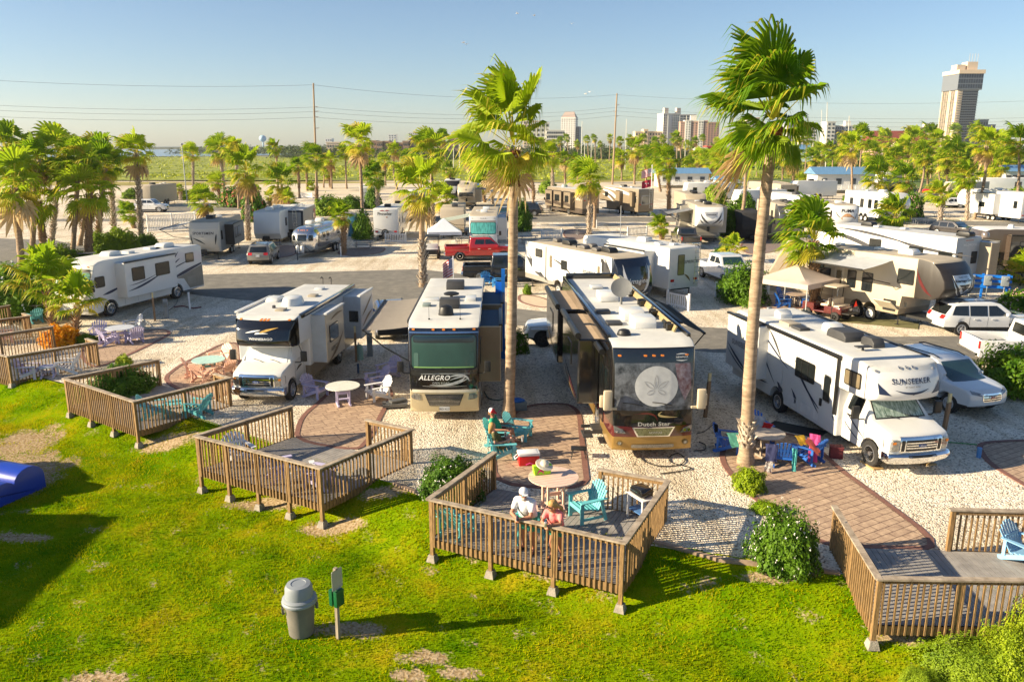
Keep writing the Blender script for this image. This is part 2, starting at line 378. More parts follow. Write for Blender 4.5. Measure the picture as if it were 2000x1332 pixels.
patio(P((1902,868),(1940,860),(2100,858),(2100,1010),(2000,950),(1925,905)))
patio(P((656,497),(665,488),(700,484),(756,483),(748,494),(697,502)),PAVE2)
patio(P((510,500),(520,486),(560,478),(590,485),(575,500),(540,505)),PAVE2)
patio(P((1098,462),(1103,447),(1150,449),(1160,462),(1120,470)),PAVE2)
patio(P((1010,590),(1012,574),(1060,580),(1090,596),(1060,603)),mat('sandy concrete',(.50, .40, .29), .85))
patio(P((1440,478),(1480,462),(1540,470),(1530,490),(1460,500)),PAVE2)
patio(P((1420,580),(1480,572),(1600,590),(1560,606),(1460,600)),PAVE)
sheet('gravel_dirt_patch',P((20,628),(60,590),(130,610),(150,655),(90,665),z=0), .005,noiseramp('dirt',[(.3,(.30, .21, .12)),(.6,(.44, .33, .2)),(.75,(.55, .45, .32))],2,8))
# ---------------------------------------------------------------- lawn falling away from the lot
EDGE=[(-60,60),(-30,40),(-18.93,31.4),(-10.72,26.57),(-3.37,21.19),(-2.53,20.5),(3.48,17.7),(6.9,16.4),(8.5,15.95),(14,15.4),(30,14)]
def edge_y(x):
 for(x0,y0),(x1,y1) in zip(EDGE,EDGE[1:]):
  if x<=x1:return y0+(y1-y0)*(x-x0)/(x1-x0)
 return EDGE[-1][1]
def lawn_z(x,y):
 s=(edge_y(x)-y)* .8;s=max(0,min(1,s/2.6));return-.01- .69*s*s*(3-2*s)+ .04*(noise.noise(Vector((x* .5,y* .5,0))))*min(1,s*2)
BARE=[(G(20,930,-.7),2.0,2.6),(G(40,860,-.6),1.5,1.8),(G(685,1228,-.7),1.1, .32),(G(830,1283,-.7), .75, .28),(G(200,1325,-.7),1.1, .22),(G(800,1320,-.7), .5, .25),(G(900,1315,-.7), .6, .2),
  (G(540,975,-.5),1.8, .45),(G(640,1030,-.6),1.2, .4),(G(1020,1075,-.6),1.7, .42),(G(330,870,-.5),1.5, .5),(G(1780,1260,-.6),1.1, .3),(G(1130,1130,-.6),1.5, .3),(G(1840,1250,-.6),1.5, .3),
  (G(1520,1150,-.4),1.0, .3),(G(750,975,-.3), .9, .4),(G(30,1050,-.7),1.2, .3),(G(960,1080,-.5),1.0, .3)]
def bare(x,y):
 v=0
 for c,rx,ry in BARE:
  d=((x-c.x)/rx)**2+((y-c.y)/ry)**2;v=max(v,1.05-d)
 v+= .55*noise.noise(Vector((x*1.7,y*1.7,3)))+ .3*noise.noise(Vector((x*5,y*5,5)))
 if y<14:v=max(v,(13.6-y)* .2+ .9*noise.noise(Vector((x*1.3,y*2,9)))- .25)
 return max(0,min(1,v))
bm=B();NX,NY=330,150;x0,x1=-27,17;rows=[]
la=bm.verts.layers.float.new('bare')
for j in range(NY+1):
 row=[]
 for i in range(NX+1):
  x=x0+(x1-x0)*i/NX;s=(j/NY)**1.15*27;y=edge_y(x)+ .12*noise.noise(Vector((x*2,0,1)))-s
  v=bm.verts.new((x,y,lawn_z(x,y) if j else .012));v[la]=bare(x,y);row.append(v)
 rows.append(row)
for j in range(NY):
 for i in range(NX):bm.faces.new((rows[j][i],rows[j+1][i],rows[j+1][i+1],rows[j][i+1]))
lm,nt,b=newmat('lawn turf');N=nt.nodes.new;L=nt.links.new
tc=N('ShaderNodeTexCoord');n1=N('ShaderNodeTexNoise');n1.inputs['Scale'].default_value= .55;n1.inputs['Detail'].default_value=9;n1.inputs['Roughness'].default_value= .7;L(tc.outputs['Object'],n1.inputs[0])
r1=N('ShaderNodeValToRGB');e=r1.color_ramp.elements;e[0].position= .38;e[0].color=(.07, .16, .001,1);e[1].position= .66;e[1].color=(.34, .27, .008,1);k=e.new(.53);k.color=(.17, .25, .002,1);L(n1.outputs[0],r1.inputs[0])
n2=N('ShaderNodeTexNoise');n2.inputs['Scale'].default_value=14;n2.inputs['Detail'].default_value=6;L(tc.outputs['Object'],n2.inputs[0])
r2=N('ShaderNodeValToRGB');e=r2.color_ramp.elements;e[0].position= .35;e[0].color=(.24, .16, .07,1);e[1].position= .7;e[1].color=(.52, .41, .27,1);L(n2.outputs[0],r2.inputs[0])
av=N('ShaderNodeAttribute');av.attribute_name='bare';ad=N('ShaderNodeMath');ad.operation='MULTIPLY_ADD';ad.inputs[1].default_value= .9;L(n2.outputs[0],ad.inputs[0]);L(av.outputs['Fac'],ad.inputs[2])
r3=N('ShaderNodeValToRGB');r3.color_ramp.elements[0].position= .72;r3.color_ramp.elements[1].position= .98;L(ad.outputs[0],r3.inputs[0])
mx=N('ShaderNodeMix');mx.data_type='RGBA';L(r3.outputs[0],mx.inputs[0]);L(r1.outputs[0],mx.inputs[6]);L(r2.outputs[0],mx.inputs[7]);L(mx.outputs[2],b.inputs['Base Color']);b.inputs['Roughness'].default_value= .95
bp=N('ShaderNodeBump');bp.inputs['Strength'].default_value= .7;bp.inputs['Distance'].default_value= .04;b.inputs['Specular IOR Level'].default_value=0;L(n2.outputs[0],bp.inputs['Height']);L(bp.outputs[0],b.inputs['Normal'])
struct(obj('lawn',bm,lm))
# grass blades, as one growth nobody could count
import numpy as np
rng=np.random.default_rng(3)
V=[];cnt=230000
xs=rng.uniform(-21,15,cnt);ts=rng.uniform(0,1,cnt)
for x,t in zip(xs,ts):
 y=edge_y(x)- .1-15*t;zc=(y*math.cos(PITCH)+9.9*math.sin(PITCH))
 if y<11 or abs(x)>zc* .66:continue
 bv=bare(x,y)
 if bv> .45 and random.random()<bv:continue
 h= .035+ .05*max(0, .5+noise.noise(Vector((x*1.1,y*1.1,7))))*random.uniform(.5,1.3);a=random.uniform(0,6.28);w= .010+ .008*random.random();z=lawn_z(x,y)- .005
 lx,ly=random.gauss(.01, .5)*h,random.gauss(0, .5)*h;c,s_=math.cos(a)*w,math.sin(a)*w
 V+=[(x-c,y-s_,z),(x+c,y+s_,z),(x+lx,y+ly,z+h)]
V=np.array(V,dtype=np.float32);nf=len(V)//3
me=bpy.data.meshes.new('grass');me.vertices.add(len(V));me.vertices.foreach_set('co',V.ravel());me.loops.add(len(V));me.loops.foreach_set('vertex_index',np.arange(len(V),dtype=np.int32))
me.polygons.add(nf);me.polygons.foreach_set('loop_start',np.arange(0,len(V),3,dtype=np.int32));me.polygons.foreach_set('loop_total',np.full(nf,3,dtype=np.int32));me.update();me.validate()
gm=leafmat('grass blade',(.07, .20, .001),(.40, .40, .003), .45, .6);gm.node_tree.nodes['Principled BSDF'].inputs['Specular IOR Level'].default_value=0;gm.node_tree.nodes['Noise Texture'].inputs['Roughness'].default_value= .75
gn=gm.node_tree.nodes;gn['Noise Texture'].inputs['Scale'].default_value= .7;gr=gn['Color Ramp'].color_ramp.elements;gr[0].position= .54;gr[1].position= .76;gk=gr.new(.95);gk.color=(.52, .33, .02,1)
finish(me,gm,False);g_=link('grass',me);g_['kind']='stuff'
# timber edging between lot and lawn
EDGM=mat('edging timber',(.34, .24, .17), .85,var=.3,scale=4)
bm=B()
for a,c in((G(1279,1060),G(1400,1092)),(G(1400,1093),G(1568,1113)),(G(1571,1112),G(1640,1121)),(G(770,945),G(822,966))):
 d=c-a;box(bm,((a.x+c.x)/2,(a.y+c.y)/2, .0),(d.length, .11, .12),(0,0,math.atan2(d.y,d.x)))
struct(obj('timber_edging',bm,EDGM))
# ---------------------------------------------------------------- palms
LEAF=leafmat('palm leaf',(.11, .24, .006),(.48, .58, .02), .5,1.4)
LEAFY=leafmat('palm leaf yellowing',(.34, .34, .02),(.66, .52, .06), .40,1.4)
DRY=leafmat('palm leaf dry',(.34, .20, .07),(.62, .46, .24), .25,2)
BARK=mat('palm bark',(.25, .16, .095), .9,var=.35,scale=3,bump=.8,bscale=14,stretch=(1,1,5),hue=(.40, .29, .19))
BARK2=mat('pale palm bark',(.31, .215, .135), .9,var=.35,scale=3,bump=.8,bscale=14,stretch=(1,1,5),hue=(.46, .34, .23))
BOOT2=mat('brown leaf bases',(.26, .15, .08), .9,var=.4,scale=9,hue=(.46, .30, .17))
BOOT=mat('palm leaf bases',(.50, .40, .29), .9,var=.4,scale=9,hue=(.66, .57, .46))
FIBRE=mat('palm fibre',(.26, .09, .035), .95,var=.5,scale=8,bump=1,bscale=22)
def frond(bm,az,el,R_,seg=20,wind=(-.25,0),mi=0,rnd=random):
 "a fan leaf: stalk, then pleated rays whose tips droop"
 d=Vector((math.cos(az)*math.cos(el),math.sin(az)*math.cos(el),math.sin(el)))
 side=Vector((-math.sin(az),math.cos(az),0));up=side.cross(d)*-1
 if up.z<0:up=-up
 pl=R_*rnd.uniform(.42, .55);hub=d*pl+Vector((0,0,-.10*R_*math.cos(el)))+Vector((wind[0],wind[1],0))*R_* .18
 a=bm.verts.new(d* .08+side* .02*R_);b=bm.verts.new(d* .08-side* .02*R_);h1=bm.verts.new(hub+side* .012*R_);h2=bm.verts.new(hub-side* .012*R_)
 f=bm.faces.new((a,b,h2,h1));f.material_index=1 if mi==0 else mi
 bl=R_*rnd.uniform(.50, .66);tilt=rnd.uniform(-.3, .3);fold=rnd.uniform(.25, .6)
 dn=(d+Vector((0,0,-.25))).normalized();spread=rnd.uniform(1.55,1.9)
 sd=(side+up*tilt).normalized();nu=dn.cross(sd)
 if nu.z<0:nu=-nu
 def pt(t,r,dr):
  c,s=math.cos(t),math.sin(t);p=hub+(dn*c+sd*s)*r+nu*(fold*abs(s)*r* .45)
  return p+Vector((wind[0],wind[1],0))*(r/bl)**2*R_* .45+Vector((0,0,-1))*dr
 for i in range(seg):
  t0=-spread+2*spread*i/seg;t1=-spread+2*spread*(i+1)/seg;tm=(t0+t1)/2
  ln=bl*(1- .22*abs(tm)/spread)*rnd.uniform(.9,1.08);r1,r2=ln* .58,ln* .82;dt=(t1-t0)* .5
  hv=bm.verts.new(hub);l1=bm.verts.new(pt(t0,r1, .03*R_));c1=bm.verts.new(pt(tm,r1, .03*R_)+nu* .028*R_);q1=bm.verts.new(pt(t1,r1, .03*R_))
  l2=bm.verts.new(pt(tm-dt* .45,r2, .09*R_));q2=bm.verts.new(pt(tm+dt* .45,r2, .09*R_));j=rnd.uniform(-.04, .04);tp=bm.verts.new(pt(tm+j,ln*1.02, .26*R_*rnd.uniform(.6,1.3)))
  for vs in((hv,l1,c1),(hv,c1,q1),(l1,l2,c1),(c1,l2,q2),(c1,q2,q1),(l2,tp,q2)):
   f=bm.faces.new(vs);f.material_index=mi if vs[-1] is not q2 or mi else(1 if rnd.random()< .3 else 0)
def crown_mesh(seed,n=34,seg=18,wind=(-.3,0),skirt=5,lo=-48,yel=.5):
 rnd=random.Random(seed);bm=B()
 for i in range(n):
  u=(i+ .5)/n;el=R(88-(88-lo)*u** .9+rnd.uniform(-13,13));az=i*2.39996+rnd.uniform(-.5, .5)
  mi=1 if(u> .72 and rnd.random()<yel) or rnd.random()<yel* .12 else 0
  frond(bm,az,el,rnd.uniform(.86,1.12)*(.62+ .42*max(-.25,math.sin(el))),seg,wind,mi,rnd)
 me=bpy.data.meshes.new('crown');bm.to_mesh(me);bm.free();finish(me,[LEAF,LEAFY],False)
 bm=B()
 for i in range(skirt):frond(bm,rnd.uniform(0,6.28),R(rnd.uniform(-78,-50)),rnd.uniform(.6, .85),max(8,seg//2),wind,0,rnd)
 m2=bpy.data.meshes.new('dead_fronds');bm.to_mesh(m2);bm.free();finish(m2,[DRY,DRY],False)
 return me,m2
CROWNS=[crown_mesh(11+k,27+3*(k%3),15,(-.30- .10*(k%3), .05),(0,3,0,5,2,0,4)[k],-34-9*(k%3)) for k in range(7)]
YOUNG=[crown_mesh(41+k,17,20,(-.1,0),0,0) for k in range(2)]
def trunk(root,top,r0,r1,boots=(0,0),bootmat=None,seed=1,curve=(0,0),near=False,bark=None):
 rnd=random.Random(seed);bm=B();n=12 if near else 9;k=max(8,int(top.length/(.16 if near else .5)));rings=[]
 def ax(t):return Vector((top.x*t+curve[0]*math.sin(math.pi*t),top.y*t+curve[1]*math.sin(math.pi*t),top.z*t))
 for i in range(k+1):
  t=i/k;r=r0+(r1-r0)*min(1,t*1.15)+(r0* .35*max(0,1-t*14));r*=1+rnd.uniform(-.045, .045)+(.035 if i%2 else 0);c=ax(t)
  rings.append([bm.verts.new(c+Vector((r*math.cos(6.2832*j/n),r*math.sin(6.2832*j/n),-.15 if i==0 else 0))) for j in range(n)])
 for i in range(k):
  for j in range(n):bm.faces.new((rings[i][j],rings[i][(j+1)%n],rings[i+1][(j+1)%n],rings[i+1][j]))
 bm.faces.new(rings[-1]);obj('trunk',bm,bark or BARK,root,ang=60)
 if boots[1]>boots[0]:
  bm=B();H_=top.z;z=boots[0]*H_;i=0;st= .10 if near else .22
  while z<boots[1]*H_:
   t=z/H_;c=ax(t);r=r0+(r1-r0)*t
   for q in range(8 if near else 6):
    a=6.2832*q/(8 if near else 6)+i* .42+rnd.uniform(-.15, .15);o=Vector((math.cos(a),math.sin(a),0));s=Vector((-math.sin(a),math.cos(a),0));L_=rnd.uniform(.6,1.5)*(.17 if near else .28);w=r*(.34 if near else .42)
    p=c+o*r* .92;tip=p+o*L_*rnd.uniform(.35, .9)+Vector((0,0,L_))
    v=[bm.verts.new(x) for x in(p-s*w,p+s*w,p+Vector((0,0, .16)),tip-s*w* .5,tip+s*w* .5,p-Vector((0,0, .04)))]
    for fv in((0,5,1,4,3),(0,3,2),(1,2,4),(3,4,2)):bm.faces.new([v[x] for x in fv])
   z+=st;i+=1
  obj('leaf_bases',bm,bootmat or BOOT,root,False)
pc=[0]
def palm(b,c,r,label,boots=None,variant=None,young=False,group='fan palms across the park',curve=(0,0),tr=None,near=False,dist=None,zs=1.05,dz=.38,crown=None,pale=False):
 base=G(b[0],b[1]) if dist is None else Vector((at(b[0],b[1],dist).x,dist,0));cr=at(c[0],c[1],base.y);pc[0]+=1;k=pc[0];rnd=random.Random(k)
 depth=base.y*math.cos(PITCH)+(CAMH-cr.z)*math.sin(PITCH);rad=r*depth/FPX
 root=thing('fan_palm',label,'palm tree',base,0,group)
 top=Vector((cr.x-base.x,0,max(.4,cr.z-dz*rad)))
 rt=tr or(.195+rnd.uniform(-.02, .03) if not young else .15)
 if boots is None:boots=rnd.choice([(.55,1),(.25,1),(0, .8),(.7,1),(.1, .5)])
 trunk(root,top,rt*1.1,rt* .85,boots,seed=k,curve=curve,near=near,bark=BARK2 if pale else BARK,bootmat=BOOT if(pale or 'white' in label or 'pale' in label or 'grey' in label) else BOOT2)
 M_,D_=crown if crown else(YOUNG if young else CROWNS)[(variant if variant is not None else k)%(2 if young else 7)]
 rz=rnd.uniform(-.5, .5)
 o=link('crown',M_,root,top,(rnd.uniform(-.08, .08),rnd.uniform(-.08, .08),rz));s=rad*1.56;o.scale=(s,s,s*zs*rnd.uniform(.95,1.08))
 if len(D_.polygons):o=link('dead_fronds',D_,root,top,(0,0,rz));o.scale=(s,s,s)
 return root
# ---------------------------------------------------------------- shrubs
def clump_mesh(seed,n,leaf,lump=.22,fl=0,fill=.45,up=.2):
 rnd=random.Random(seed);bm=B();off=Vector((seed*3.1,0,0));fb=B()
 for i in range(n):
  d=Vector((rnd.gauss(0,1),rnd.gauss(0,1),rnd.gauss(0,1))).normalized();d.z=abs(d.z)*1.0- .15*rnd.random()
  rr=1+lump*2*noise.noise(d*2.3+off)+lump*noise.noise(d*6+off)
  p=d*rr*(1-fill*rnd.random()**2.2)
  nrm=(d+Vector((rnd.uniform(-.8, .8),rnd.uniform(-.8, .8),rnd.uniform(-.3, .9)))).normalized();t=nrm.orthogonal().normalized();t=Matrix.Rotation(rnd.uniform(0,6.28),3,nrm)@t;s=nrm.cross(t);l=leaf*rnd.uniform(.6,1.35)
  v=[bm.verts.new(q) for q in(p-t*l,p+s*l* .45,p+t*l,p-s*l* .45)];bm.faces.new(v)
 vs=bmesh.ops.create_icosphere(bm,subdivisions=3,radius=1)['verts']
 for v in vs:
  d=v.co.normalized();d2=Vector((d.x,d.y,max(d.z,-.1)));v.co=d2*(.80-fill* .35)*(1+lump*2*noise.noise(d*2.3+off))
 for i in range(fl):
  d=Vector((rnd.gauss(0,1),rnd.gauss(0,1),rnd.gauss(0,1))).normalized();d.z=abs(d.z);rr=1.03+lump*2*noise.noise(d*2.3+off)+lump*noise.noise(d*6+off);p=d*rr
  for a in range(3):
   t=Vector((rnd.uniform(-1,1),rnd.uniform(-1,1),rnd.uniform(-1,1))).normalized();s=d.cross(t);l=leaf* .75;w=[fb.verts.new(q) for q in(p,p+t*l+s*l* .3,p+t*l*1.3,p+t*l-s*l* .3)];fb.faces.new(w)
 me=bpy.data.meshes.new('foliage');bm.to_mesh(me);bm.free();m2=None
 if fl:m2=bpy.data.meshes.new('flowers');fb.to_mesh(m2)
 fb.free();return me,m2
SH1=leafmat('shrub leaf',(.03, .095, .006),(.15, .27, .015), .25,2.2)
SH2=leafmat('bright shrub leaf',(.13, .24, .005),(.42, .50, .02), .35,2.5)
SH3=leafmat('olive shrub leaf',(.06, .15, .006),(.28, .38, .02), .3,1.5)
SHO=leafmat('croton leaf',(.40, .22, .01),(.85, .38, .01), .3,5)
FLW=mat('white petals',(.85, .80, .76), .6);FLR=mat('red petals',(.70, .08, .10), .6);FLP=mat('pink petals',(.80, .45, .45), .6)
CM={}
def shrub(c,s,label,m=None,kind='mid',fl=None,seed=1,name='shrub',cat='bush',group=None):
 leaf,n={'tiny':(.032,16000),'fine':(.050,10000),'mid':(.085,4200),'far':(.15,900)}[kind]
 key=(kind,seed%3,id(fl),id(m))
 if key not in CM:
  a,b=clump_mesh(seed%3+1,n,leaf, .2,130 if kind!='far' else 60) if fl else clump_mesh(seed%3+1,n,leaf, .2)
  a.materials.append(m or SH1)
  if b:b.materials.append(fl)
  CM[key]=(a,b)
 a,b=CM[key];root=thing(name,label,cat,c,(seed*1.3)%6.28,group)
 o=link('foliage',a,root,(0,0,s[2]* .12));o.scale=(s[0],s[1],s[2]* .9)
 if b:o=link('flowers',b,root,(0,0,s[2]* .12));o.scale=(s[0],s[1],s[2]* .9)
 bm=B();cyl(bm,(0,0,-.1),(0,0,s[2]* .4), .05, .03,6);obj('stem',bm,BARK,root)
 return root
# the two tall palms in front
CA=crown_mesh(77,25,28,(-.42, .0),3,-26, .15);CB=crown_mesh(89,28,28,(-.45, .05),2,-30, .08)
palm((993,815),(1003,292),91,'tall fan palm with smooth tan trunk between the two black-fronted motorhomes',(.90, .99),0,near=True,tr=.175,curve=(.05,0),zs=1.34,dz=0,crown=CA,pale=True)
palm((1456,905),(1511,245),110,'tallest fan palm, ringed by a shaggy collar low on its trunk, beside the blue chairs',(.055, .135),3,near=True,tr=.18,curve=(-.12,0),zs=1.38,dz=0,crown=CB,pale=True)
def fibre(b,top,z0,n,lab=None):
 root=[o for o in C.objects if o.get('label','').startswith(lab)][0];bm=B();rnd=random.Random(5);base=G(*b);cr=at(top[0],top[1],base.y)-base
 for i in range(n):
  t=z0+(.985-z0)*rnd.random();a=rnd.uniform(0,6.28);c=Vector((cr.x*t,0,cr.z*t))+Vector((math.cos(a),math.sin(a),0))* .17
  box(bm,c,(.05, .16,rnd.uniform(.1, .28)),(rnd.uniform(-.6, .6),rnd.uniform(-.6, .6),a))
 obj('fibre_matting',bm,FIBRE,root)
fibre((993,815),(1003,292), .88,170,'tall fan palm with smooth')
fibre((1456,905),(1511,245), .95,110,'tallest fan palm')
PALMS=[
 # base, crown, radius, label, boots, curve
 ((43,521),(25,345),62,'broad fan palm with thick ringed trunk at the left edge of the photo',(.6,1)),
 ((38,492),(20,275),42,'tall fan palm rising above all others at the far left edge',(.3,1)),
 ((88,506),(72,375),52,'fan palm with thick brown trunk, second in the left roadside clump',(.3,1)),
 ((62,508),(70,300),42,'slim grey-trunked fan palm squeezed between two thicker ones at far left',(.8,1)),
 ((100,488),(115,292),46,'fan palm with high crown and pale boots in the left roadside clump',(0, .6)),
 ((173,507),(172,358),58,'shaggy dark-trunked fan palm right behind the cream motorhome with green curtains',(.1,1)),
 ((141,508),(152,305),42,'smooth grey-trunked fan palm just left of the shaggy dark-trunked one',(.85,1)),
 ((155,480),(190,300),40,'fan palm with leaning crown in the middle of the left clump',(.2,1)),
 ((187,490),(205,315),38,'fan palm half hidden behind the shaggy palm on the left',(.0, .7)),
 ((224,470),(214,312),36,'fan palm with dark boots left of the slender white-footed palm',(.2,1)),
 ((277,484),(265,288),38,'slender fan palm with white scaly foot left of the pool fence',(0,1)),
 ((378,388),(376,298),19,'lone fan palm right of the grey light pole at the sand flat',(.3,1)),
 ((440,394),(429,288),25,'left palm of the tall pair beyond the white travel trailer',(0,1)),
 ((467,408),(460,288),22,'right palm of the tall pair beyond the white travel trailer',(.4,1)),
 ((485,470),(480,322),38,'fan palm with red-brown top and white boots beside the brown-capped trailer',(0, .5)),
 ((404,428),(402,388),28,'short bushy fan palm behind the pool fence',(.0,1)),
 ((262,446),(256,414),21,'short young fan palm beside the pool fence gate',(0,1)),
 ((353,392),(351,366),9,'small young palm on the sand left of the grey light pole',(0,1)),
 ((305,391),(301,373),9,'tiny round-crowned palm behind the white pickup',(0,1)),
 ((431,398),(424,352),17,'low palm under the tall left pair',(0,1)),
 ((543,380),(539,286),16,'thin fan palm against the lagoon, below the water tower',(.8,1)),
 ((553,416),(549,348),33,'broad fan palm in front of the marsh, left of the wooden power pole',(0, .6)),
 ((585,386),(582,322),14,'slim palm between the power pole and the broad palm',(.3,1)),
 ((619,404),(617,304),25,'palm standing exactly at the foot of the tall wooden power pole',(0, .4)),
 ((648,368),(646,309),16,'palm just right of the power pole, taller of a close pair',(.4,1)),
 ((632,366),(634,322),13,'short palm of the close pair right of the power pole',(.6,1)),
 ((645,366),(643,336),12,'low palm with hanging skirt right of the power pole',(.0,1)),
 ((677,368),(674,296),15,'thin bare palm left of the tall one by the white travel trailer',(.9,1)),
 ((710,463),(702,270),33,'tall slender palm with smooth trunk left of the white travel trailer with a fox-like logo',(.92,1)),
 ((717,370),(716,298),19,'palm half covered by the tall slender one',(.3,1)),
 ((738,413),(736,340),26,'stout palm with white booted trunk behind the box travel trailer',(0,1)),
 ((776,370),(772,291),15,'slim palm with a curved trunk beyond the tan fifth wheel',(.95,1),(-.6,0)),
 ((796,345),(795,305),13,'small palm at the marsh edge right of the curved one',(.3,1)),
 ((671,497),(671,416),24,'short palm with dark shaggy trunk by the silver trailer',(0,1)),
 ((846,445),(842,293),40,'tall palm behind the white canopy tent',(0, .5)),
 ((826,560),(822,358),50,'palm with white scaly lower trunk standing at the asphalt road',(.0, .5)),
 ((873,358),(868,268),16,'thin palm against the brown apartments',(.6,1)),
 ((879,362),(880,330),16,'low palm left of the tall front palm crown',(0,1)),
 ((962,399),(957,328),26,'palm with white booted trunk by the blue hook-up post',(0,1)),
 ((947,396),(942,362),20,'low spreading palm behind the black-fronted fifth wheel row',(0,1)),
 ((870,452),(872,382),26,'bushy palm behind the white canopy tent peak',(0,1)),
 ((610,372),(610,362),10,'very low young palm under the power pole',(0, .1)),
 ((528,402),(527,382),11,'low young palm in the gravel left of the broad palm',(0,1)),
 ((508,388),(503,370),9,'tilted young palm at the sand edge',(0,1)),
 ((1080,413),(1079,300),24,'palm with white booted trunk in front of the brown motorhome',(0, .7)),
 ((1104,366),(1103,308),16,'palm half behind the round-headed street lamp',(.3,1)),
 ((1037,411),(1035,334),18,'palm with crooked lower trunk right of the tall front palm',(.3,1),(.5,0)),
 ((1150,466),(1153,342),34,'broad dark palm with white boots in front of the tan fifth wheel',(0, .6)),
 ((1161,445),(1163,368),16,'thin palm tucked behind the broad dark one',(.6,1)),
 ((1239,360),(1241,288),19,'palm left of the flagpole on the sand',(.3,1)),
 ((1290,374),(1280,306),23,'palm directly above the maroon flag',(0,1)),
 ((1307,421),(1306,314),30,'palm with tan shaggy trunk right of the flagpole',(0,1)),
 ((1322,332),(1322,268),12,'small distant palm before the white condominium',(.5,1)),
 ((1347,360),(1348,322),16,'palm with drooping brown skirt by the blue-roofed cottage',(0,1)),
 ((1386,356),(1389,311),19,'palm at the right end of the blue-roofed cottage',(.3,1)),
 ((1422,390),(1421,311),27,'palm with yellowing fronds behind the tan travel trailer',(.2,1)),
 ((1440,464),(1455,288),27,'slender leaning palm left of the tallest palm',(.95,1),(.4,0)),
 ((1436,380),(1438,350),18,'low palm beside the slender leaning one',(0,1)),
 ((1292,468),(1294,438),21,'short ground-hugging palm beside the dark pickup',(0,1)),
 ((1548,385),(1551,300),24,'palm right of the tallest palm, with tan trunk',(.2,1)),
 ((1572,343),(1577,266),19,'high palm in front of the grey condominium blocks',(.8,1)),
 ((1612,336),(1606,296),20,'palm beside the double white masts',(.4,1)),
 ((1636,340),(1637,312),17,'low palm above the long blue-roofed cottage',(0,1)),
 ((1665,397),(1664,281),26,'tall thin palm left of the white fifth wheel',(.9,1)),
 ((1681,369),(1688,266),23,'palm with leaning trunk below the red-roofed building',(.8,1),(-.5,0)),
 ((1730,318),(1731,270),20,'shaggy yellow palm in front of the red-roofed building',(0,1)),
 ((1756,372),(1752,303),24,'broad palm right of the shaggy yellow palm',(0,1)),
 ((1714,417),(1720,341),31,'broad palm with white booted trunk over the white fifth wheel',(0,1)),
 ((1773,391),(1773,344),27,'short broad palm with orange trunk left of the lane',(0,1)),
 ((1752,450),(1751,412),36,'low spreading palm in front of the picket fence',(0,1)),
 ((1798,345),(1786,270),24,'palm left of the hotel tower base',(.7,1)),
 ((1796,377),(1807,299),24,'palm with leaning trunk below the hotel tower',(.9,1),(.3,0)),
 ((1818,348),(1823,264),22,'straight palm at the left foot of the hotel tower',(.9,1)),
 ((1836,353),(1834,270),18,'palm with curved trunk at the foot of the hotel tower',(.95,1),(-.5,0)),
 ((1866,364),(1867,298),30,'broad palm right below the hotel tower',(.3,1)),
 ((1872,305),(1871,254),13,'small palm overlapping the hotel tower',(.3,1)),
 ((1888,430),(1894,340),28,'palm with grey booted trunk beside the pink oleander',(0,1)),
 ((1902,428),(1928,276),28,'slender palm leaning right, left of the big white fifth wheel',(.95,1),(.5,0)),
 ((1952,374),(1955,316),26,'palm in front of the white cottage at the right',(0,1)),
 ((1980,425),(1992,276),30,'slender palm at the right edge of the photo',(.95,1),(.3,0)),
 ((1966,338),(1964,276),22,'palm behind the right edge palm',(.4,1)),
 ((1913,330),(1911,258),19,'palm right of the hotel tower',(.4,1)),
 ((1900,345),(1901,300),22,'bushy palm between hotel tower and white cottage',(.0,1)),
 ((1836,453),(1840,374),25,'palm with orange shaggy trunk by the white lattice fence',(0,1)),
 ((1938,372),(1940,330),22,'dark low palm left of the white cottage',(.0,1)),
 ((1592,610),(1590,450),62,'mid-height palm with red-brown booted trunk in front of the beige canopy',(0,1)),
]
PALMS+=[
 ((1478,345),(1476,296),17,'slim rear palm left of the tallest trunk, above the white motorhome roof',(.6,1)),
 ((1500,350),(1503,300),16,'rear palm showing just behind the tallest palm crown skirt',(.6,1)),
 ((1528,352),(1530,308),18,'rear palm between the tallest trunk and the aqua house',(.3,1)),
 ((1594,352),(1592,306),16,'short rear palm in front of the aqua house, right side',(.3,1)),
 ((1626,345),(1627,290),17,'slim rear palm between the two white masts',(.8,1)),
 ((1648,350),(1650,298),19,'rear palm right of the isolated mast foot',(.6,1)),
 ((1704,352),(1706,296),20,'rear palm below the left end of the red roof',(.6,1)),
 ((1744,356),(1744,316),19,'low rear palm below the middle of the red roof',(0,1)),
 ((1768,350),(1768,284),20,'slim rear palm below the right end of the red roof',(.8,1)),
 ((1812,362),(1812,322),21,'low palm tucked between two tall ones left of the hotel tower',(0,1)),
 ((1850,358),(1851,310),21,'low bushy palm at the hotel tower foot, left side',(0,1)),
 ((1884,362),(1884,312),22,'bushy palm right of the hotel tower foot',(.2,1)),
 ((1934,365),(1938,298),22,'rear palm above the white cottage at right, left one',(.5,1)),
 ((1976,360),(1977,306),22,'rear palm above the white cottage at right, right one',(.5,1)),
 ((1406,350),(1405,300),18,'slim rear palm right of the brown condominium foot',(.6,1)),
 ((1364,350),(1366,304),17,'slim rear palm at the brown condominium foot',(.6,1)),
 ((1262,352),(1260,300),16,'rear palm left of the flags',(.5,1)),((1214,352),(1215,306),15,'rear palm between the arm pole and the flags',(.5,1)),
 ((1128,358),(1128,312),15,'rear palm right of the round-headed street lamp',(.5,1)),((918,352),(915,306),16,'rear palm half behind the left fronds of the middle tall palm',(.5,1)),
 ((753,362),(752,312),14,'rear palm between the tall slender palm and the curved one',(.5,1)),((600,372),(598,322),13,'slim rear palm just left of the power pole',(.5,1))]
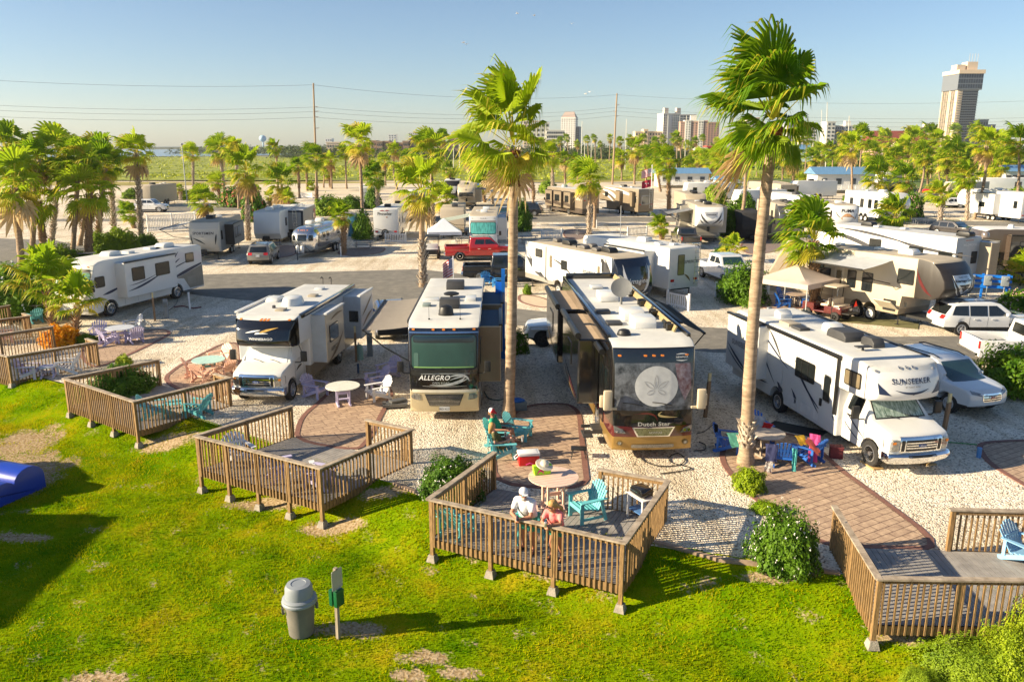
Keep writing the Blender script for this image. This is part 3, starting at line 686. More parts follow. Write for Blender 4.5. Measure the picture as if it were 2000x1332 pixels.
for p in PALMS:
 palm(p[0],p[1],p[2],p[3],p[4],curve=p[5] if len(p)>5 else(0,0),near=p[2]>50,tr=(.24 if p[2]>50 else None))
palm((106,640),(86,548),66,'young fan palm with bright fan leaves in front of the cream motorhome',(0,1),young=True,variant=0,tr=.15)
palm((145,655),(150,583),50,'small young palm between the croton bush and the cream motorhome',(0,1),young=True,variant=1,tr=.11)
palm((1432,512),(1432,480),25,'small palm above the fenced shrub beside the white pickup',(0,1),young=True,variant=1,tr=.10)
palm((2015,560),(2010,530),45,'low palm cut off by the right edge beside the blue racks',(0,1),young=True,variant=0,tr=.12)
palm((563,420),(563,385),16,'low young palm at the oleander left of the travel trailers',(0,1),young=True,variant=0,tr=.12)
palm((1563,372),(1563,350),14,'low feathery palm above the tan motorhome',(0,1),young=True,variant=1,tr=.12)
# ---------------------------------------------------------------- shrubs and hedges
shrub(G(884,965),(1.0, .9,1.05),'dark hibiscus bush with white buds spilling over the left rail of the middle deck',SH1,'fine',FLW,1)
shrub(G(1530,1108,-.1),(.80, .80,1.42),'round dark hibiscus bush with white and red flowers at the lawn edge',SH1,'fine',FLW,2)
shrub(G(1463,955),(.50, .45, .62),'small bright green shrub at the foot of the tallest palm',SH2,'mid',None,1)
shrub(G(1497,1000),(.4, .3, .3),'low bright shrub touching the round hibiscus bush',SH2,'mid',None,2)
shrub(G(240,770,-.1),(1.3,1.0,1.15),'dark clipped bush behind the rail of the second deck from the left',SH1,'fine',None,3)
shrub(G(118,672),(.95, .8, .95),'orange and yellow croton bush under the young palm',SHO,'mid',None,1)
shrub(G(168,668),(.5, .5, .4),'spiky grey-green plant beside the croton',SH3,'mid',None,2)
shrub(G(243,716),(.45, .3, .55),'weedy yellow-green seedlings along the patio edge',SH2,'mid',None,2)
shrub(G(50,612),(3.2,2.6,2.7),'large oleander covered in white blossom at the left edge',SH1,'fine',FLW,3)
shrub(G(-10,600),(2.4,2.4,2.2),'dark oleander cut off by the left edge',SH1,'mid',FLW,2)
shrub(G(45,736,-.5),(.6, .4, .35),'low weed tuft under the left deck corner',SH3,'mid',None,1)
shrub(G(1008,688),(.55, .6,1.1),'pink-flowering shrub just right of the tall front palm',SH1,'mid',FLP,1)
shrub(G(1890,1325,-.7),(.95, .7, .80),'bright green leafy shrub filling the bottom right corner',SH3,'tiny',None,2)
shrub(G(1960,1335,-.7),(.8, .6,1.15),'mounded leafy shrub between the corner shrub and the tall one at lower right',SH2,'tiny',None,1)
shrub(G(1800,1345,-.7),(.45, .4, .4),'lowest leafy shrub at the bottom edge left of the corner shrub',SH3,'tiny',None,3)
shrub(G(2005,1300,-.7),(.55, .55,1.5),'taller leafy shrub at the lower right edge in front of the deck',SH2,'tiny',None,3)
shrub(G(1985,765),(1.7,1.5,1.85),'green shrub in front of the white pickup at the right edge',SH3,'fine',None,1)
shrub(G(1990,612),(1.5,1.2,1.3),'pale pink flowering shrub beside the white wagon',SH3,'mid',FLP,3)
shrub(G(1450,588),(2.3,1.5,2.3),'large dark green shrub behind the white picket fence',SH1,'fine',None,1)
shrub(G(1418,500),(1.1,1.0, .9),'dark low shrub left of the white pickup',SH1,'mid',None,2)
for(b,s,lab,m,fl) in[
 ((708,468),(1.5,1.2,3.9),'tall dark oleander column left of the boxy white travel trailer',SH1,None),((640,420),(3.6,2.5,3.6),'big rounded green oleander behind the silver trailer',SH3,None),
 ((685,408),(2.8,2.2,2.6),'green oleander touching the white trailer behind',SH1,None),((566,412),(2.6,2.2,2.1),'round green bush left of the big oleander',SH3,None),
 ((497,432),(3.0,2.4,5.2),'tall oleander with red blossom right of the white trailer',SH1,FLR),((458,404),(4.0,3,4.2),'wide oleander with pink and red blossom on the far side',SH3,FLR),
 ((478,398),(3.2,2.5,3.4),'green oleander right of the pink-blossomed one',SH3,FLR),((205,497),(2.1,1.7,2.6),'yellow-green shrub under the left palm clump',SH3,None),
 ((237,492),(2.4,1.8,2.9),'green shrub left of the slender white-footed palm',SH3,None),((290,486),(1.6,1.4,1.9),'dark shrub at the pool fence',SH1,None),
 ((122,516),(1.6,1.4,2.2),'round green bush among the left palm trunks',SH3,None),((18,548),(1.5,1.2,1.6),'bush beside the white pipe at the left edge',SH3,None),
 ((150,512),(1.5,1.4,1.3),'low bush behind the motorhome roof at left',SH1,None),((1019,452),(1.7,1.5,4.6),'tall narrow dark hedge right of the tall front palm',SH1,None),
 ((1070,378),(3.2,2.6,3.6),'round bush left of the brown motorhome on the sand',SH3,None),((1047,416),(1.9,1.5,1.5),'small round green bush beside the far lane',SH3,None),
 ((975,424),(1.5,1.2,1.0),'low green bush behind the white motorhome slide',SH3,None),((728,408),(2,1.6,4.4),'green oleander right of the white trailer behind',SH1,None),
 ((1432,462),(2.1,2.0,5.0),'tall leafy shrub right of the silver-capped fifth wheel',SH1,None),((1395,400),(3.2,2.5,4.6),'bright green leafy tree behind the tan fifth wheel',SH3,None),
 ((1455,420),(2.0,2.0,4.0),'leafy shrub left of the tallest palm trunk',SH1,None),((1871,404),(3.1,2.4,4.6),'big pink-blossomed oleander near the right trailers',SH3,FLP),
 ((1781,424),(2.2,2,4.4),'dark narrow oleander beside the white fifth wheel',SH1,FLP),((1700,328),(6,4,4.6),'dark spreading tree among the right-hand palms',SH1,None),
 ((1540,392),(3.2,2.5,3.2),'red-flowering bush left of the tan motorhome',SH3,FLR),((1516,384),(2.4,2,2.4),'green bush behind the tallest palm trunk',SH3,None),
 ((1985,398),(3.4,2.5,3.6),'green bush at the right edge behind the big white trailer',SH3,None),((1655,392),(1.5,1.3,1.4),'small bush left of the thin tall palm',SH3,None),
 ((262,388),(4,3,2.4),'low scrub on the sand behind the white pickup',SH3,None),((325,390),(5,3,2.6),'low scrub beside the tiny palm on the sand',SH3,None),((366,390),(3.5,3,2.4),'low scrub at the foot of the grey light pole',SH3,None),
 ((950,420),(1.4,1.2,1.1),'small bush at the asphalt lane behind the white motorhome',SH2,None),((1030,575),(.5, .4, .9),'spiky yucca right of the tall front palm',SH3,None),
 ((840,495),(.8, .7, .9),'small green shrub at the foot of the canopy tent',SH3,None),((1848,470),(.9, .8, .9),'small bush at the foot of the orange-trunked palm',SH3,None)]:
 s=(s[0]* .68,s[1]* .68,s[2]* .74);shrub(G(*b),s,lab,m,'mid',fl,len(lab))
# ---------------------------------------------------------------- timber decks
W_BAL=mat('baluster wood',(.21, .12, .045), .8,var=.35,scale=6,stretch=(8,8,1),hue=(.36, .22, .09))
W_CAP=mat('weathered rail cap',(.31, .24, .17), .85,var=.35,scale=5,hue=(.46, .38, .29))
W_DECK=mat('composite deck board',(.26, .245, .235), .8,var=.2,scale=3,hue=(.34, .32, .30))
CONC=mat('footing concrete',(.33, .29, .24), .95,var=.3,scale=6,bump=.6)
KR=[0]
def rail(root,a,b,nb,first_post=True,last_post=True,foot=True,ground=None):
 a,b=Vector(a[:2]),Vector(b[:2]);d=(b-a);L_=d.length;t=d/L_;n=Vector((t.y,-t.x));ang=math.atan2(t.y,t.x)
 def pt(s,o,z):p=a+t*s+n*o;return(p.x,p.y,z)
 bm=B();KR[0]+=1;box(bm,pt(L_/2, .0,1.055+ .003*(KR[0]%4)),(L_+ .10, .145, .038),(0,0,ang));obj('top_rail',bm,W_CAP,root,False)
 bm=B();box(bm,pt(L_/2,-.025, .985),(L_- .02, .04, .09),(0,0,ang));box(bm,pt(L_/2,-.02,-.10),(L_- .01, .045, .20),(0,0,ang));obj('rim_joist',bm,W_BAL,root,False)
 bm=B();k=max(2,int(L_/ .128));rnd=random.Random(int(L_*100))
 for i in range(1,k):
  s=L_*i/k;box(bm,pt(s+rnd.uniform(-.008, .008), .02, .41),(.036, .036,1.20+rnd.uniform(-.015, .015)),(rnd.uniform(-.012, .012),rnd.uniform(-.012, .012),ang))
 obj('baluster_panel',bm,W_BAL,root,False)
 for i in range(nb+1):
  if(i==0 and not first_post) or(i==nb and not last_post):continue
  s= .045+(L_- .09)*i/nb;p=pt(s,-.02,0);g=lawn_z(p[0],p[1]) if p[1]<edge_y(p[0]) else 0
  w=root.matrix_world
  bm=B();z0=min(-.05,g- .05);box(bm,(p[0],p[1],(1.03+z0)/2),(.092, .092,1.03-z0),(0,0,ang));po=obj('post',bm,W_BAL,root,False)
  if g<-.12:
   bm=B();r=bmesh.ops.create_cone(bm,cap_ends=True,segments=4,radius1=.17,radius2=.11,depth=.18,matrix=Matrix.Translation((p[0],p[1],g+ .07))@Matrix.Rotation(ang+R(45),4,'Z'))
   obj('footing',bm,CONC,po,False)
def deck(A,Bp,Cc,D,E,label,along=(3,2,1,2)):
 "A front left, B front right, C back right, D end of the short back rail, E back left; deck level is the ground level of the lot"
 root=thing('timber_deck',label,'deck',(0,0, .02),0,'timber decks along the lawn')
 A,Bp,Cc,D,E=[Vector(p) for p in(A,Bp,Cc,D,E)]
 bm=B();n=int((Bp-A).length/ .142);g= .006
 for i in range(n):
  u0=i/n+g/(Bp-A).length;u1=(i+1)/n-g/(Bp-A).length
  q=[A+(Bp-A)*u0,A+(Bp-A)*u1,E+(Cc-E)*u1,E+(Cc-E)*u0];prism(bm,[(p.x,p.y) for p in q],-.03,0)
 bmesh.ops.recalc_face_normals(bm,faces=bm.faces[:]);obj('deck_floor',bm,W_DECK,root,False)
 bm=B()
 for k in range(8):
  v=(k+ .5)/8;p=A+(E-A)*v;q=Bp+(Cc-Bp)*v;d=q-p;box(bm,((p.x+q.x)/2,(p.y+q.y)/2,-.125),(d.length- .12, .04, .17),(0,0,math.atan2(d.y,d.x)))
 obj('joists',bm,W_BAL,root,False)
 rail(root,A,Bp,along[0]);rail(root,Bp,Cc,along[1],first_post=False);rail(root,E,A,along[3],last_post=False)
 if D is not None:rail(root,Cc,D,along[2],first_post=False)
 return root
DK={}
DK[3]=deck((-2.01,17.87),(2.43,15.69),(3.99,18.94),(2.31,19.70),(-.50,20.86),'timber deck where the couple stands, with pink table, in the middle of the photo')
DK[2]=deck((-9.35,22.19),(-5.10,19.77),(-3.03,22.75),(-4.55,23.62),(-7.26,24.95),'timber deck below the white motorhome with black overcab, holding white chairs',(4,2,1,2))
DK[1]=deck((-16.49,28.16),(-12.66,25.44),(-10.42,28.25),(-11.19,28.80),(-14.16,30.83),'timber deck with two teal chairs, in front of the salmon chairs',(3,2,1,2))
DK[4]=deck((7.26,14.22),(12.1,14.10),(12.2,17.2),(10.36,17.31),(7.66,17.45),'timber deck at the lower right, cut off by the edge of the photo',(3,2,1,2))
DK[0]=deck((-24.8,33.6),(-20.50,31.31),(-18.14,33.83),(-18.9,34.4),(-21.79,36.88),'timber deck at the left edge holding lavender chairs',(3,2,1,2))
DK[5]=deck((-29,38.2),(-26.9,37.0),(-24.3,39.3),(-25.0,39.9),(-27,42.0),'small corner of a timber deck behind the left edge one',(2,2,1,2))
# ---------------------------------------------------------------- outdoor furniture
def adirondack(col,colname,label,upright=False):
 m=mat('painted '+colname,col, .55,var=.12,scale=5)
 t=thing('adirondack_chair',label,'chair')
 sh= .40 if upright else .33;W= .56
 bm=B()
 for i in range(5):
  k=i/4;box(bm,(.24- .46*k,0,sh- .09*k),(.10,W, .022),(0, .19,0))
 obj('seat',bm,m,t,False)
 bm=B();hs=[.60, .68, .73, .75, .73, .68, .60]
 for i,h in enumerate(hs):
  y=(i-3)* .080;a=(i-3)* .045;p0=Vector((-.22,y,sh- .12));th=R(20 if upright else 28);d=Vector((-math.sin(th),math.sin(a),math.cos(th)*math.cos(a)));p1=p0+d*h
  c=(p0+p1)/2;box(bm,c,(.02, .066,h),(-math.sin(a),-th,0),bev=0)
 box(bm,(-.40,0,sh+ .25),(.03, .52, .06));box(bm,(-.26,0,sh- .06),(.03, .52, .08));obj('backrest',bm,m,t,False)
 for s in(-1,1):
  bm=B();prism(bm,[(.34,s* .25),(.34,s* .40),(.10,s* .40),(-.44,s* .36),(-.46,s* .28)],sh+ .20,sh+ .222);bmesh.ops.recalc_face_normals(bm,faces=bm.faces[:]);obj('armrest',bm,m,t,False)
  bm=B();box(bm,(.27,s* .30,(sh+ .20)/2),(.10, .03,sh+ .20));obj('leg',bm,m,t,False)
  bm=B()
  if upright:box(bm,(-.36,s* .30,(sh+ .2)/2),(.09, .03,sh+ .22),(0, .25,0));box(bm,(-.02,s* .30, .12),(.62, .025, .07))
  else:
   box(bm,(-.06,s* .27, .20),(.92, .03, .11),(0,-.40,0));box(bm,(-.36,s* .30, .33),(.07, .03, .40))
  obj('leg',bm,m,t,False)
 bm=B();box(bm,(.30,0,sh- .03),(.03, .54, .10));obj('apron',bm,m,t,False)
 return t
COL={'teal':(.14, .50, .54),'lavender':(.50, .46, .66),'salmon':(.78, .48, .36),'white':(.74, .74, .76),'blue':(.015, .12, .48),'pale blue':(.22, .45, .68),'sky blue':(.04, .26, .60)}
used={}
def chair(px,rz,col,label,z=0,upright=False,group='adirondack chairs',pos=None):
 loc=pos or G(px[0],px[1],z);loc=Vector(loc);loc.z=z+ .001
 k=(col,upright)
 if k not in used:
  r=adirondack(COL[col],col,label,upright);used[k]=r;r.location=loc;r.rotation_euler=(0,0,rz);r['group']=group;return r
 return dup(used[k],loc,rz,label,group)
def table(px,label,ctop='white',cleg='lavender',h=.72,r=.60,z=0,pos=None,topcol=None):
 loc=pos or G(px[0],px[1],z);t=thing('round_table',label,'table',(loc[0],loc[1],z),R(20),'round outdoor tables')
 mt=mat('table top '+ctop,topcol or COL[ctop], .5,var=.12,scale=4);ml=mat('painted '+cleg,COL.get(cleg,(.3, .25, .2)), .55,var=.12,scale=5)
 bm=B();n=9
 for i in range(n):
  y0=-r+2*r*i/n+ .005;y1=-r+2*r*(i+1)/n- .005;q=[]
  for k in range(9):y=y0+(y1-y0)*k/8;q.append((math.sqrt(max(0,r*r-y*y)),y))
  prism(bm,q+[(-x,y) for x,y in q[::-1]],h- .03,h)
 bmesh.ops.remove_doubles(bm,verts=bm.verts[:],dist=1e-4);bmesh.ops.recalc_face_normals(bm,faces=bm.faces[:]);obj('tabletop',bm,mt,t,False)
 for sx in(-1,1):
  bm=B();box(bm,(sx* .22,-.18,h/2- .02),(.05, .07,h- .06));box(bm,(sx* .22, .18,h/2- .02),(.05, .07,h- .06));box(bm,(sx* .22,0, .035),(.06, .72, .07));box(bm,(sx* .22,0,h- .07),(.05, .7, .07));obj('leg',bm,ml,t,False)
 bm=B();box(bm,(0,0, .22),(.44, .12, .03));box(bm,(0,0, .45),(.44, .03, .10));obj('stretcher',bm,ml,t,False)
 return t
D0= .022
# middle patio and deck
chair((1016,856),R(200-180+-38),'teal','teal adirondack chair left empty beside the woman in green')
chair((978,868),R(-8),'teal','teal adirondack chair in which the woman in green sits')
chair((985,893),R(8),'teal','teal adirondack chair seen from behind, next to the red cooler')
chair((1143,1012),R(205),'teal','teal dining chair on the deck right of the pink table',D0,True)
chair((895,1040),R(60),'teal','teal adirondack chair behind the left corner of the middle deck rail',D0)
chair((1072,1042),R(95),'salmon','pink chair behind the woman in the coral top',D0,True)
chair((1040,1050),R(80),'teal','teal chair mostly hidden behind the man at the rail',D0,True)
table((1080,995),'round pink table with a bright bag on it, on the middle deck','pink','salmon', .95, .66,D0,topcol=(.74, .52, .42))
# second patio
table((671,790),'round white-topped table with lavender trestle on the stone patio','cream','lavender', .74, .63,topcol=(.72, .73, .66))
chair((619,775),R(-25),'lavender','lavender chair left of the white-topped table')
chair((737,780),R(215),'white','pale lilac chair seen from behind right of the white-topped table')
chair((734,757),R(210),'lavender','lavender chair behind the pale lilac one')
chair((757,738),R(230),'lavender','lavender chair nearest the motorhome with green windscreen')
# deck 2
chair((470,905),R(-50),'white','white chair behind the front rail of the deck, leftmost',D0)
chair((555,935),R(30),'lavender','lavender chair in the shade behind the deck rail, middle',D0)
chair((590,945),R(110),'white','white chair behind the deck rail, right of the lavender one',D0)
chair((622,950),R(160),'lavender','lavender chair in the corner of the deck rail',D0)
# deck 1 and its patio
table((410,735),'round pale green table among the salmon chairs','green','teal', .74, .66,topcol=(.42, .62, .56))
chair((385,735),R(20),'salmon','salmon chair at the left side of the pale green table')
chair((400,744),R(65),'salmon','salmon chair at the near side of the pale green table')
chair((437,735),R(155),'salmon','salmon chair at the right side of the pale green table')
chair((428,712),R(235),'salmon','salmon chair behind the pale green table')
chair((305,815),R(15),'teal','left teal chair inside the second deck from the left',D0)
chair((385,812),R(170),'teal','right teal chair inside the second deck from the left',D0)
table((345,808),'small teal table between the two teal chairs on the deck','teal','teal', .45, .35,D0)
# deck 0 and its patio
table((237,668),'round pale blue table among the lavender chairs','grey','lavender', .74, .66,topcol=(.55, .58, .64))
chair((193,662),R(-75),'lavender','dark lavender chair at the left of the pale blue table')
chair((216,672),R(50),'lavender','lavender chair at the near side of the pale blue table')
chair((262,668),R(140),'lavender','lavender chair at the right of the pale blue table')
chair((258,648),R(225),'white','white chair behind the pale blue table')
chair((60,738),R(10),'lavender','lavender chair on the left deck, nearest the corner post',D0)
chair((132,728),R(190),'white','pale lilac reclining chair on the left deck',D0)
table((95,735),'small pale table between the chairs on the left deck','grey','lavender', .45, .35,D0,topcol=(.55, .58, .64))
# left edge
table((78,618),'round pinkish table beside the young palm at the left','pink','salmon', .74, .6,topcol=(.62, .42, .35))
chair((45,620),R(-30),'teal','teal chair farther back by the white oleander')
chair((66,630),R(150),'teal','teal chair nearer the rail by the white oleander')
chair((12,668),R(30),'salmon','dark salmon chair behind the rail at the left edge',D0)
# right patio
table((1490,888),'round grey slatted table behind the tallest palm','weathered','grey', .74, .62,topcol=(.44, .38, .33))
chair((1425,880),R(-20),'blue','blue chair with a green towel left of the tallest palm')
chair((1528,905),R(75),'blue','blue chair seen from behind, hung with dark and aqua towels')
chair((1573,900),R(130),'blue','blue chair hung with a bright pink towel')
chair((1480,858),R(-80),'blue','blue chair with a white patterned towel behind the slatted table')
chair((2003,1100),R(-60),'pale blue','pale blue chair cut off by the right edge on the right deck',D0)
# farther back
table((1553,598),'round brown table under the beige canopy','brownish','grey', .74, .6,topcol=(.40, .30, .22))
chair((1530,600),R(0),'blue','blue chair left of the round brown table, nearest')
chair((1533,588),R(-40),'blue','blue chair left of the round brown table, farther')
chair((1575,600),R(170),'blue','blue chair right of the round brown table')
chair((952,556),R(-70),'sky blue','sky blue chair behind the roof of the motorhome with green windscreen')
chair((972,560),R(170),'sky blue','sky blue chair beside the bright blue posts')
# ---------------------------------------------------------------- vehicle materials
WHITE=mat('white gelcoat',(.66, .66, .645), .28,var=.04,scale=1.2,coat=.4)
ROOFW=mat('white rubber roof',(.58, .58, .56), .75,var=.10,scale=1.5)
ROOFT=mat('tan rubber roof',(.42, .36, .27), .8,var=.14,scale=1.5)
CREAM=mat('cream paint',(.52, .45, .34), .3,var=.05,coat=.3)
GOLD=mat('champagne gold paint',(.55, .46, .29), .3,metal=.35,var=.05,coat=.5)
GOLD2=mat('old gold paint',(.36, .22, .06), .28,metal=.45,var=.05,coat=.5)
TAN=mat('tan paint',(.22, .17, .11), .35,var=.06,coat=.3)
TANL=mat('light tan siding',(.40, .34, .25), .4,var=.06)
GREYS=mat('grey siding',(.27, .255, .23), .4,var=.06)
BLACK=mat('black paint',(.008, .008, .009), .12,var=.2,coat=1)
NAVY=mat('blue black paint',(.012, .016, .028), .14,var=.1,coat=1)
MAROON=mat('maroon paint',(.10, .012, .012), .15,var=.1,coat=1)
BROWNP=mat('brown paint',(.075, .055, .042), .25,var=.1,coat=.6)
DKG=mat('dark grey plastic',(.045, .045, .047), .55,var=.15)
BLKP=mat('black plastic',(.015, .015, .015), .5,var=.2)
TRIM=mat('black trim',(.012, .012, .012), .4,var=.2)
GLASS=mat('dark glass',(.012, .015, .016), .06,var=.2,coat=1)
GLASST=mat('tan blind behind glass',(.20, .16, .10), .12,var=.2,coat=1)
SCREEN=mat('green windscreen',(.018, .075, .065), .05,var=.25,scale=.8,coat=1,stretch=(1,1, .4))
CURT=mat('curtained windscreen',(.16, .33, .27), .10,var=.45,scale=9,coat=1,stretch=(1,3, .15))
CHROME=mat('chrome',(.80, .80, .80), .08,1,var=.05)
ALU=mat('polished aluminium',(.74, .75, .77), .20, .95,var=.12,scale=2)
STEEL=mat('galvanised steel',(.45, .46, .47), .4, .7)
LENS=mat('headlamp lens',(.30, .30, .28), .08, .5,var=.3,scale=12,coat=1)
AMBER=mat('amber lens',(.75, .22, .02), .25,var=.1)
RED=mat('red lens',(.45, .012, .01), .2,var=.1,coat=1)
PLATE=mat('number plate',(.72, .74, .76), .4)
WTXT=mat('white lettering',(.80, .80, .78), .4);KTXT=mat('black lettering',(.012, .012, .014), .4);GTXT=mat('grey graphic',(.055, .055, .06), .4);TTXT=mat('tan graphic',(.17, .11, .05), .4);NTXT=mat('navy graphic',(.02, .03, .07), .35)
OTXT=mat('orange graphic',(.42, .14, .02), .4);STXT=mat('silver lettering',(.62, .62, .60), .3, .6)
AWN=mat('awning fabric',(.50, .45, .39), .85,var=.06);AWNW=mat('white awning fabric',(.70, .72, .74), .8,var=.06)
def body(name,root,sil,W,mats,**k):
 bm=shell(sil,W,**k);s=Skin(bm);o=obj(name,bm,mats,root,ang=40);return o,s
def wind_row(s,face,lst,par,fm=TRIM,pm=GLASS,z=(1.75,2.45),**k):
 for a0,a1 in lst:window(s,face,a0,z[0],a1,z[1],par,fm,pm,**k)
def ac(root,x,y,z,m=WHITE,s=(.95, .62, .30),name='air_conditioner'):
 bm=B();sx,sy,sz=s;a=[(-sx/2,0),(sx/2,0),(sx/2- .02,sz* .6),(sx/2- .18,sz),(-sx/2+ .12,sz),(-sx/2,sz* .7)]
 bm.free();bm=shell(a,sy, .04);o=obj(name,bm,m,root,loc=(x,y,z- .01));return o
def vent(root,x,y,z,m=WHITE,s=(.42, .42, .12),name='roof_vent'):
 bm=B();box(bm,(0,0,s[2]/2),s,bev=.03);return obj(name,bm,m,root,loc=(x,y,z- .005))
def dome(root,x,y,z,r=.25,h=.3,m=BLKP):
 bm=B();lathe(bm,[(r*1.05,0),(r*1.05, .05),(r, .06),(r* .97,h* .5),(r* .8,h* .82),(r* .4,h* .98),(.01,h)],18);return obj('satellite_dome',bm,m,root,loc=(x,y,z- .01))
def antenna(root,x,y,z):
 bm=B();cyl(bm,(0,0,0),(0,0, .14), .05, .03);box(bm,(0,0, .16),(.22, .5, .04),bev=.01);return obj('antenna',bm,DKG,root,loc=(x,y,z- .01))
def slide(root,x0,x1,z0,z1,y,out,side,mats,par_name='slide_out',roof=None,wins=(),bev=.03,pm=GLASS):
 "a room slid out of the side wall; returns its object and skin"
 sil=[(x0,z0),(x1,z0),(x1,z1),(x0,z1)];W=out+ .15;yc=side*(y+out/2- .075)
 bm=shell(sil,W,bev,1,zcuts=[],paint=None)
 for v in bm.verts:v.co.y+=yc
 bm.normal_update()
 for f in bm.faces:f.material_index=1 if(f.normal.z> .8 and isinstance(mats,(list,tuple))) else(2 if isinstance(mats,(list,tuple)) and len(mats)>2 and abs(f.normal.x)> .8 else 0)
 s=Skin(bm);o=obj(par_name,bm,mats,root,False);face='L' if side>0 else 'R'
 for w in wins:window(s,face,*w,o,TRIM,pm)
 bm=B();box(bm,((x0+x1)/2,side*(y+out),z1+ .04),(abs(x1-x0), .14, .08),bev=.02);obj('slide_topper',bm,roof or TRIM,o)
 return o,s
def mirror(root,x,y,z,side,m=BLKP,h=.38,w=.22,arm=.28):
 bm=B();yo=side*(y+arm);box(bm,(x+ .05,yo,z),(.12,w,h),bev=.04);tube(bm,[(x- .08,side*(y- .06),z- .28),(x+ .02,side*(y+arm* .6),z- .24),(x+ .04,yo,z- .12)], .022);return obj('mirror',bm,m,root)
def plate(s,face,a,b,root,txt,m=KTXT,w=.32,h=.16):
 o=stick(s,face,rrect(a-w/2,b-h/2,a+w/2,b+h/2, .02),PLATE,'number_plate',root, .03, .02)
 text(s,face,txt,a,b- .005,h* .62,m,o,off=.045,sx=.85);return o
def awning(root,x0,x1,z,y,side,out,drop,m=AWN,name='awning'):
 bm=B();a=[(x0,side*y,z),(x1,side*y,z),(x1,side*(y+out),z-drop),(x0,side*(y+out),z-drop)];n=6
 rows=[]
 for i in range(n+1):
  t=i/n;rows.append([bm.verts.new((x0+(x1-x0)*k/6,side*(y+out*t),z-drop*t- .06*math.sin(math.pi*t)*(1 if k%2 else .6))) for k in range(7)])
 for i in range(n):
  for k in range(6):bm.faces.new((rows[i][k],rows[i][k+1],rows[i+1][k+1],rows[i+1][k]))
 r=bmesh.ops.solidify(bm,geom=bm.faces[:],thickness=.012);o=obj(name,bm,m,root)
 bm=B();cyl(bm,(x0,side*(y+out),z-drop),(x1,side*(y+out),z-drop), .05);
 for x in(x0,x1):tube(bm,[(x,side*(y+ .02),z-1.25),(x,side*(y+out* .55),z-drop- .62),(x,side*(y+out),z-drop)], .025)
 obj('awning_arm',bm,BLKP,root);return o
def marker(s,zs,ys,root,m=AMBER):
 for y in ys:stick(s,'F',rrect(y- .05,zs- .025,y+ .05,zs+ .025, .02),m,'marker_lamp',root, .03, .03)
def under(root,L,W,x0=-.5,z=.38,m=BLKP):
 bm=B();box(bm,((x0-L)/2,0,z),(L+x0- .2,W* .62, .22));box(bm,(-L* .45,W* .28,z- .02),(1.1, .3, .25));return obj('chassis',bm,m,root)
def step_ladder(root,x,y,z0,z1,face='B',w=.4,m=ALU):
 bm=B()
 for s in(-1,1):tube(bm,[(x,y+s*w/2,z0),(x- .10,y+s*w/2,z0+ .1),(x- .10,y+s*w/2,z1),(x+ .25,y+s*w/2,z1+ .18)], .02)
 k=int((z1-z0)/ .3)
 for i in range(k):zz=z0+ .2+i* .3;cyl(bm,(x- .10,y-w/2,zz),(x- .10,y+w/2,zz), .018)
 return obj('ladder',bm,m,root)
# ---------------------------------------------------------------- class A motorhome
def class_a(label,loc,head,L=10.5,W=2.55,H=3.35,zb=.42,mats=(WHITE,ROOFW,WHITE,WHITE),bands=(1.1,1.75),screen=SCREEN,sz=(1.72,2.92),rake=.16,wheels=(-1.7,-7.4),group='motorhomes and trailers parked in the park',cap=None,wr=.46,rim='steel'):
 root=thing('motorhome',label,'motorhome',(loc[0],loc[1],0),R(head),group)
 a=[]
 for wx in sorted(wheels):a+=arch(wx,wr+ .10,zb)
 sil=[(-L,zb)]+a+[(-.35,zb- .08),(-.02,zb- .08),(.03,zb+ .12),(.04,sz[0]- .55),(-.02,sz[0]- .1),(-rake* .9,sz[1]- .1),(-rake- .12,H- .12),(-rake- .42,H+ .0),(-rake- .9,H+ .04),(-L+ .25,H),(-L,H- .12)]
 def pt(c,n):
  if n.z> .72 and c.z>H- .25:return 1
  if c.z<bands[0]:return 2
  if c.z<bands[1]:return 3
  return 0
 def warp(x,y,z):
  k=1.0
  if x>-.7:k=1- .05*((x+ .7)/ .7)**2
  return(x-(.10*(abs(y)/(W/2))**2.5 if x>-.9 else 0),y*k,z)
 o,s=body('body',root,sil,W,list(mats),bev=.11,seg=3,xcuts=[-.3,-.7,-.05],ycuts=[-.9,-.5,0, .5, .9],zcuts=list(bands)+[sz[0]- .1],warp=warp,paint=pt,nobev=lambda m:m.z<zb+wr+ .12 and m.x<-.6 or(m.z<zb+ .1))
 ws=stick(s,'F',rrect(-W/2+ .10,sz[0],W/2- .10,sz[1], .16),TRIM,'windscreen',root, .012, .03);stick(s,'F',rrect(-W/2+ .15,sz[0]+ .05,W/2- .15,sz[1]- .05, .13),screen,'pane',ws, .02)
 for y in(-.35, .55):
  bm=B();tube(bm,[(.07,y,sz[0]- .02),(.06,y- .35,sz[0]+ .06),(.055,y- .62,sz[0]+ .09)], .014);obj('wiper',bm,BLKP,root)
 for wx in wheels:
  for sd in(-1,1):wheel(root,wx,sd*(W/2- .14),wr, .28,rim)
 under(root,L,W);hx=-2.6
 while hx>-L+ .6:
  if abs(hx- .4-wheels[1])>1.1 and(len(wheels)<3 or abs(hx- .4-wheels[2])>1.1):
   for f in 'LR':stick(s,f,[[(hx,zb+ .08),(hx+ .012,zb+ .08),(hx+ .012,1.02),(hx,1.02)],[(hx,1.02),(hx- .9,1.02),(hx- .9,1.035),(hx,1.035)]],GTXT,'hatch_seam',root, .004)
  hx-=1.02
 for sd in(-1,1):
  mirror(root,-.15,W/2- .03,sz[0]+ .10,sd)
  window(s,'L' if sd>0 else 'R',-1.25,sz[0]+ .02,-.55,sz[1]- .3,root,TRIM,GLASS,r=.1)
 return root,o,s
